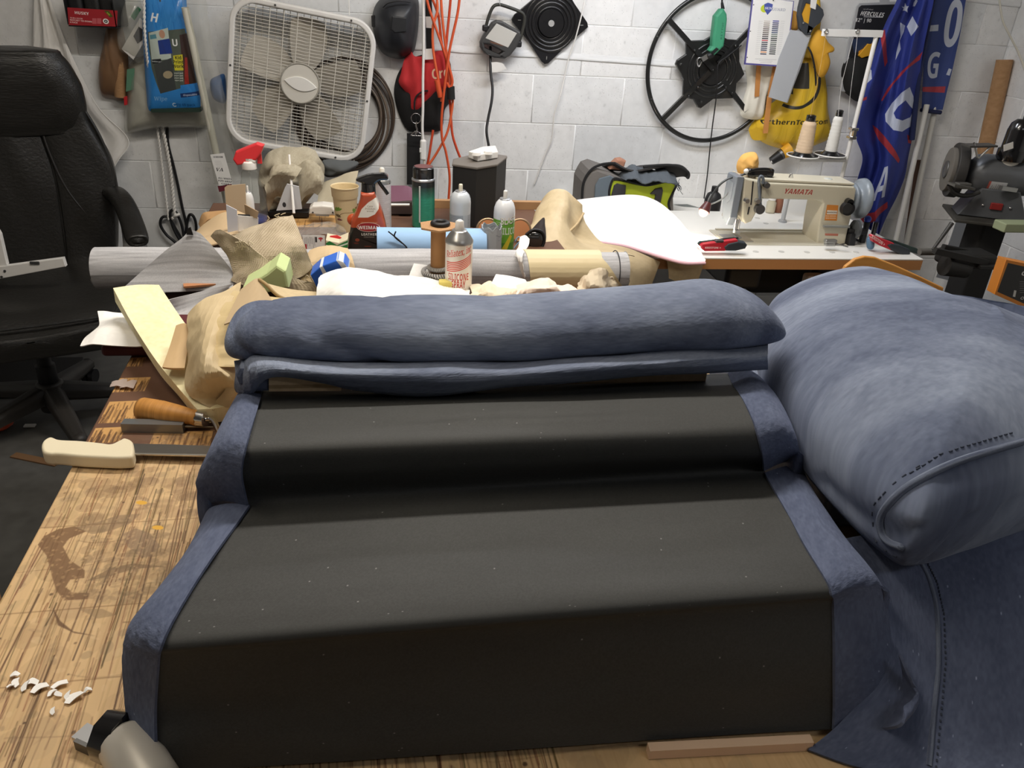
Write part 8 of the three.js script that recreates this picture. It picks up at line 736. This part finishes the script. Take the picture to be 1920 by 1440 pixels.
// ---------------------------------------------------------------- hand tools at the left edge of the bench
{ const y = BENCH + 0.019, a = atY(262, 766, y), b = atY(386, 786, y), d = b.clone().sub(a), L = d.length(), t = thing('awl', 'wooden handled hook tool with bent steel shaft', 'hook tool', V(a.x, BENCH, a.z)); const q = new THREE.Quaternion().setFromUnitVectors(V(0, 1, 0), d.clone().normalize()); const h = lathe([[0.001, 0], [0.0175, 0.001], [0.019, 0.006], [0.019, L * 0.25], [0.0178, L * 0.27], [0.019, L * 0.29], [0.0178, L * 0.31], [0.019, L * 0.33], [0.0165, L * 0.55], [0.0125, L * 0.8], [0.0138, L * 0.88], [0.0135, L * 0.9], [0.001, L * 0.9]], 36).applyQuaternion(q).translate(a.x, a.y, a.z); part(t, 'handle', h, S(0xf2cf9a, 0.4, { map: rep(T.ply, 1, 3) })); part(t, 'ferrule', rod(a.clone().lerp(b, 0.89), b.clone(), 0.0145, 0.0135, 8), M.chrome); part(t, 'shaft', tube([b.clone(), atY(396, 786, y), atY(404, 794, y + 0.004), atY(412, 812, y + 0.008), atY(418, 828, y + 0.006)], 0.0042, 30), M.chrome); }
{ const t = thing('steel_bar', 'short square steel bar lying beside the wooden handled tool', 'bar', atY(288, 800, BENCH)); const a = atY(231, 798, BENCH + 0.008), b = atY(346, 800, BENCH + 0.008); part(t, 'bar', bar(a, b, 0.017, 0.016), S(0x8f9294, 0.35, { metalness: 0.75 })); part(t, 'spike', rod(b, b.clone().add(b.clone().sub(a).normalize().multiplyScalar(0.045)), 0.002, 0.001), S(0x6a5a44, 0.5)); }
{ const y = BENCH + 0.012, t = thing('foam_knife', 'long serrated knife with cream plastic handle', 'knife', atY(165, 840, BENCH)); const top = [[77, 834], [82, 824], [96, 818], [112, 823], [150, 825], [190, 829], [208, 831], [222, 825], [234, 820], [248, 826], [251, 840]], bot = [[80, 846], [92, 850], [108, 850], [150, 854], [190, 856], [220, 857], [246, 855], [251, 846]]; const o = [...top, ...bot.reverse()].map((p) => atY(p[0], p[1], y + 0.012)); const sh = new THREE.Shape(splinePts(o, 90).slice(0, -1).map((p) => new THREE.Vector2(p.x, -p.z))); part(t, 'handle', new THREE.ExtrudeGeometry(sh, { depth: 0.012, bevelEnabled: true, bevelSize: 0.004, bevelOffset: -0.004, bevelThickness: 0.005, bevelSegments: 4 }).rotateX(-Math.PI / 2).translate(0, BENCH + 0.007, 0), S(0xe6dcc0, 0.45)); const bl = [[249, 833], [300, 834], [392, 837], [470, 840], [470, 856], [392, 853], [249, 850]].map((p) => atY(p[0], p[1], y)); const sb = new THREE.Shape(bl.map((p) => new THREE.Vector2(p.x, -p.z))); part(t, 'blade', new THREE.ExtrudeGeometry(sb, { depth: 0.0018, bevelEnabled: true, bevelSize: 0.0005, bevelThickness: 0.0005, bevelSegments: 1 }).rotateX(-Math.PI / 2).translate(0, BENCH + 0.011, 0), S(0x8a8680, 0.3, { metalness: 0.85 })); part(t, 'edge_bevel', bar(atY(250, 851, y), atY(470, 856, y), 0.004, 0.002), S(0xc9c4ba, 0.25, { metalness: 0.8 })); }
// shreds of white paper stuck to the bench
{ const t = thing('paper_shreds', 'torn shreds of white paper stuck on the bench top', 'paper shreds', atY(85, 1290, BENCH)); const l = [[28, 1268], [32, 1280], [20, 1288], [48, 1288], [60, 1282], [75, 1292], [98, 1300], [112, 1285], [110, 1302], [128, 1306], [140, 1310], [165, 1296], [100, 1334]]; l.forEach(([x, y], i) => { const p = atY(x, y, BENCH + 0.002), s = i > 10 ? 0.004 : rr(0.004, 0.009); const g = surf([[V(-s, 0, -s * 0.5), V(0, rr(0, 0.004), -s * 0.8), V(s, 0.001, -s * 0.3)], [V(-s * 0.8, 0.001, s * 0.2), V(0, 0.003, s * 0.3), V(s * 0.9, rr(0, 0.005), s * 0.6)]], 6, 4, { thick: 0.0008 }).rotateY(rr(0, 3)).translate(p.x, p.y, p.z); part(t, 'shred', g, M.whitePaper); }); }
for (const [px, py, lab] of [[222, 722, 'scrap of clear tape curling off the bench edge'], [240, 724, 'scrap of clear tape torn on the brown paint']]) { const p = atY(px, py, BENCH + 0.003); single('tape_scrap', lab, 'tape', surf([[V(-0.014, 0, -0.012), V(0, 0.003, -0.016), V(0.01, 0.001, -0.02)], [V(-0.012, 0.001, 0.008), V(0.0, 0.004, 0.01), V(0.012, 0.001, 0.012)]], 8, 6, { thick: 0.0008, bump: (u, v, q) => 0.002 * N3(q.x * 120, q.z * 120, 0) }).translate(p.x, p.y, p.z), PH(0xd8c8c0, 0.3, { transmission: 0.4, thickness: 0 })); }
// electric foam saw half under the seat
{ const y = BENCH + 0.03, t = thing('foam_saw', 'silver electric foam saw with black collar under the seat edge', 'foam saw', atY(230, 1390, BENCH)); const a = atY(150, 1372, BENCH + 0.008), b = atY(240, 1420, BENCH + 0.008); part(t, 'guide_plate', bar(a, b, 0.018, 0.006), M.alu); part(t, 'guide_rail', bar(a.clone().add(V(0.0, -0.002, 0.012)), b.clone().add(V(0.01, -0.002, 0.014)), 0.004, 0.012), M.steelDark); const c0 = atY(196, 1376, BENCH + 0.03), c1 = atY(232, 1386, BENCH + 0.03), e = atY(268, 1446, BENCH + 0.03); part(t, 'collar', rod(c0, c1, 0.0235, 0.026, 8), M.blackGloss); part(t, 'motor_body', (() => { const d = e.clone().sub(c1), L = d.length(), q = new THREE.Quaternion().setFromUnitVectors(V(0, 1, 0), d.normalize()); return lathe([[0.001, 0], [0.02, 0], [0.024, 0.006], [0.0245, 0.03], [0.0245, L + 0.02], [0.02, L + 0.03], [0.001, L + 0.03]], 32).applyQuaternion(q).translate(c1.x, c1.y, c1.z); })(), S(0xc8c4bc, 0.42, { metalness: 0.25 })); }

renderer.render(scene, camera);
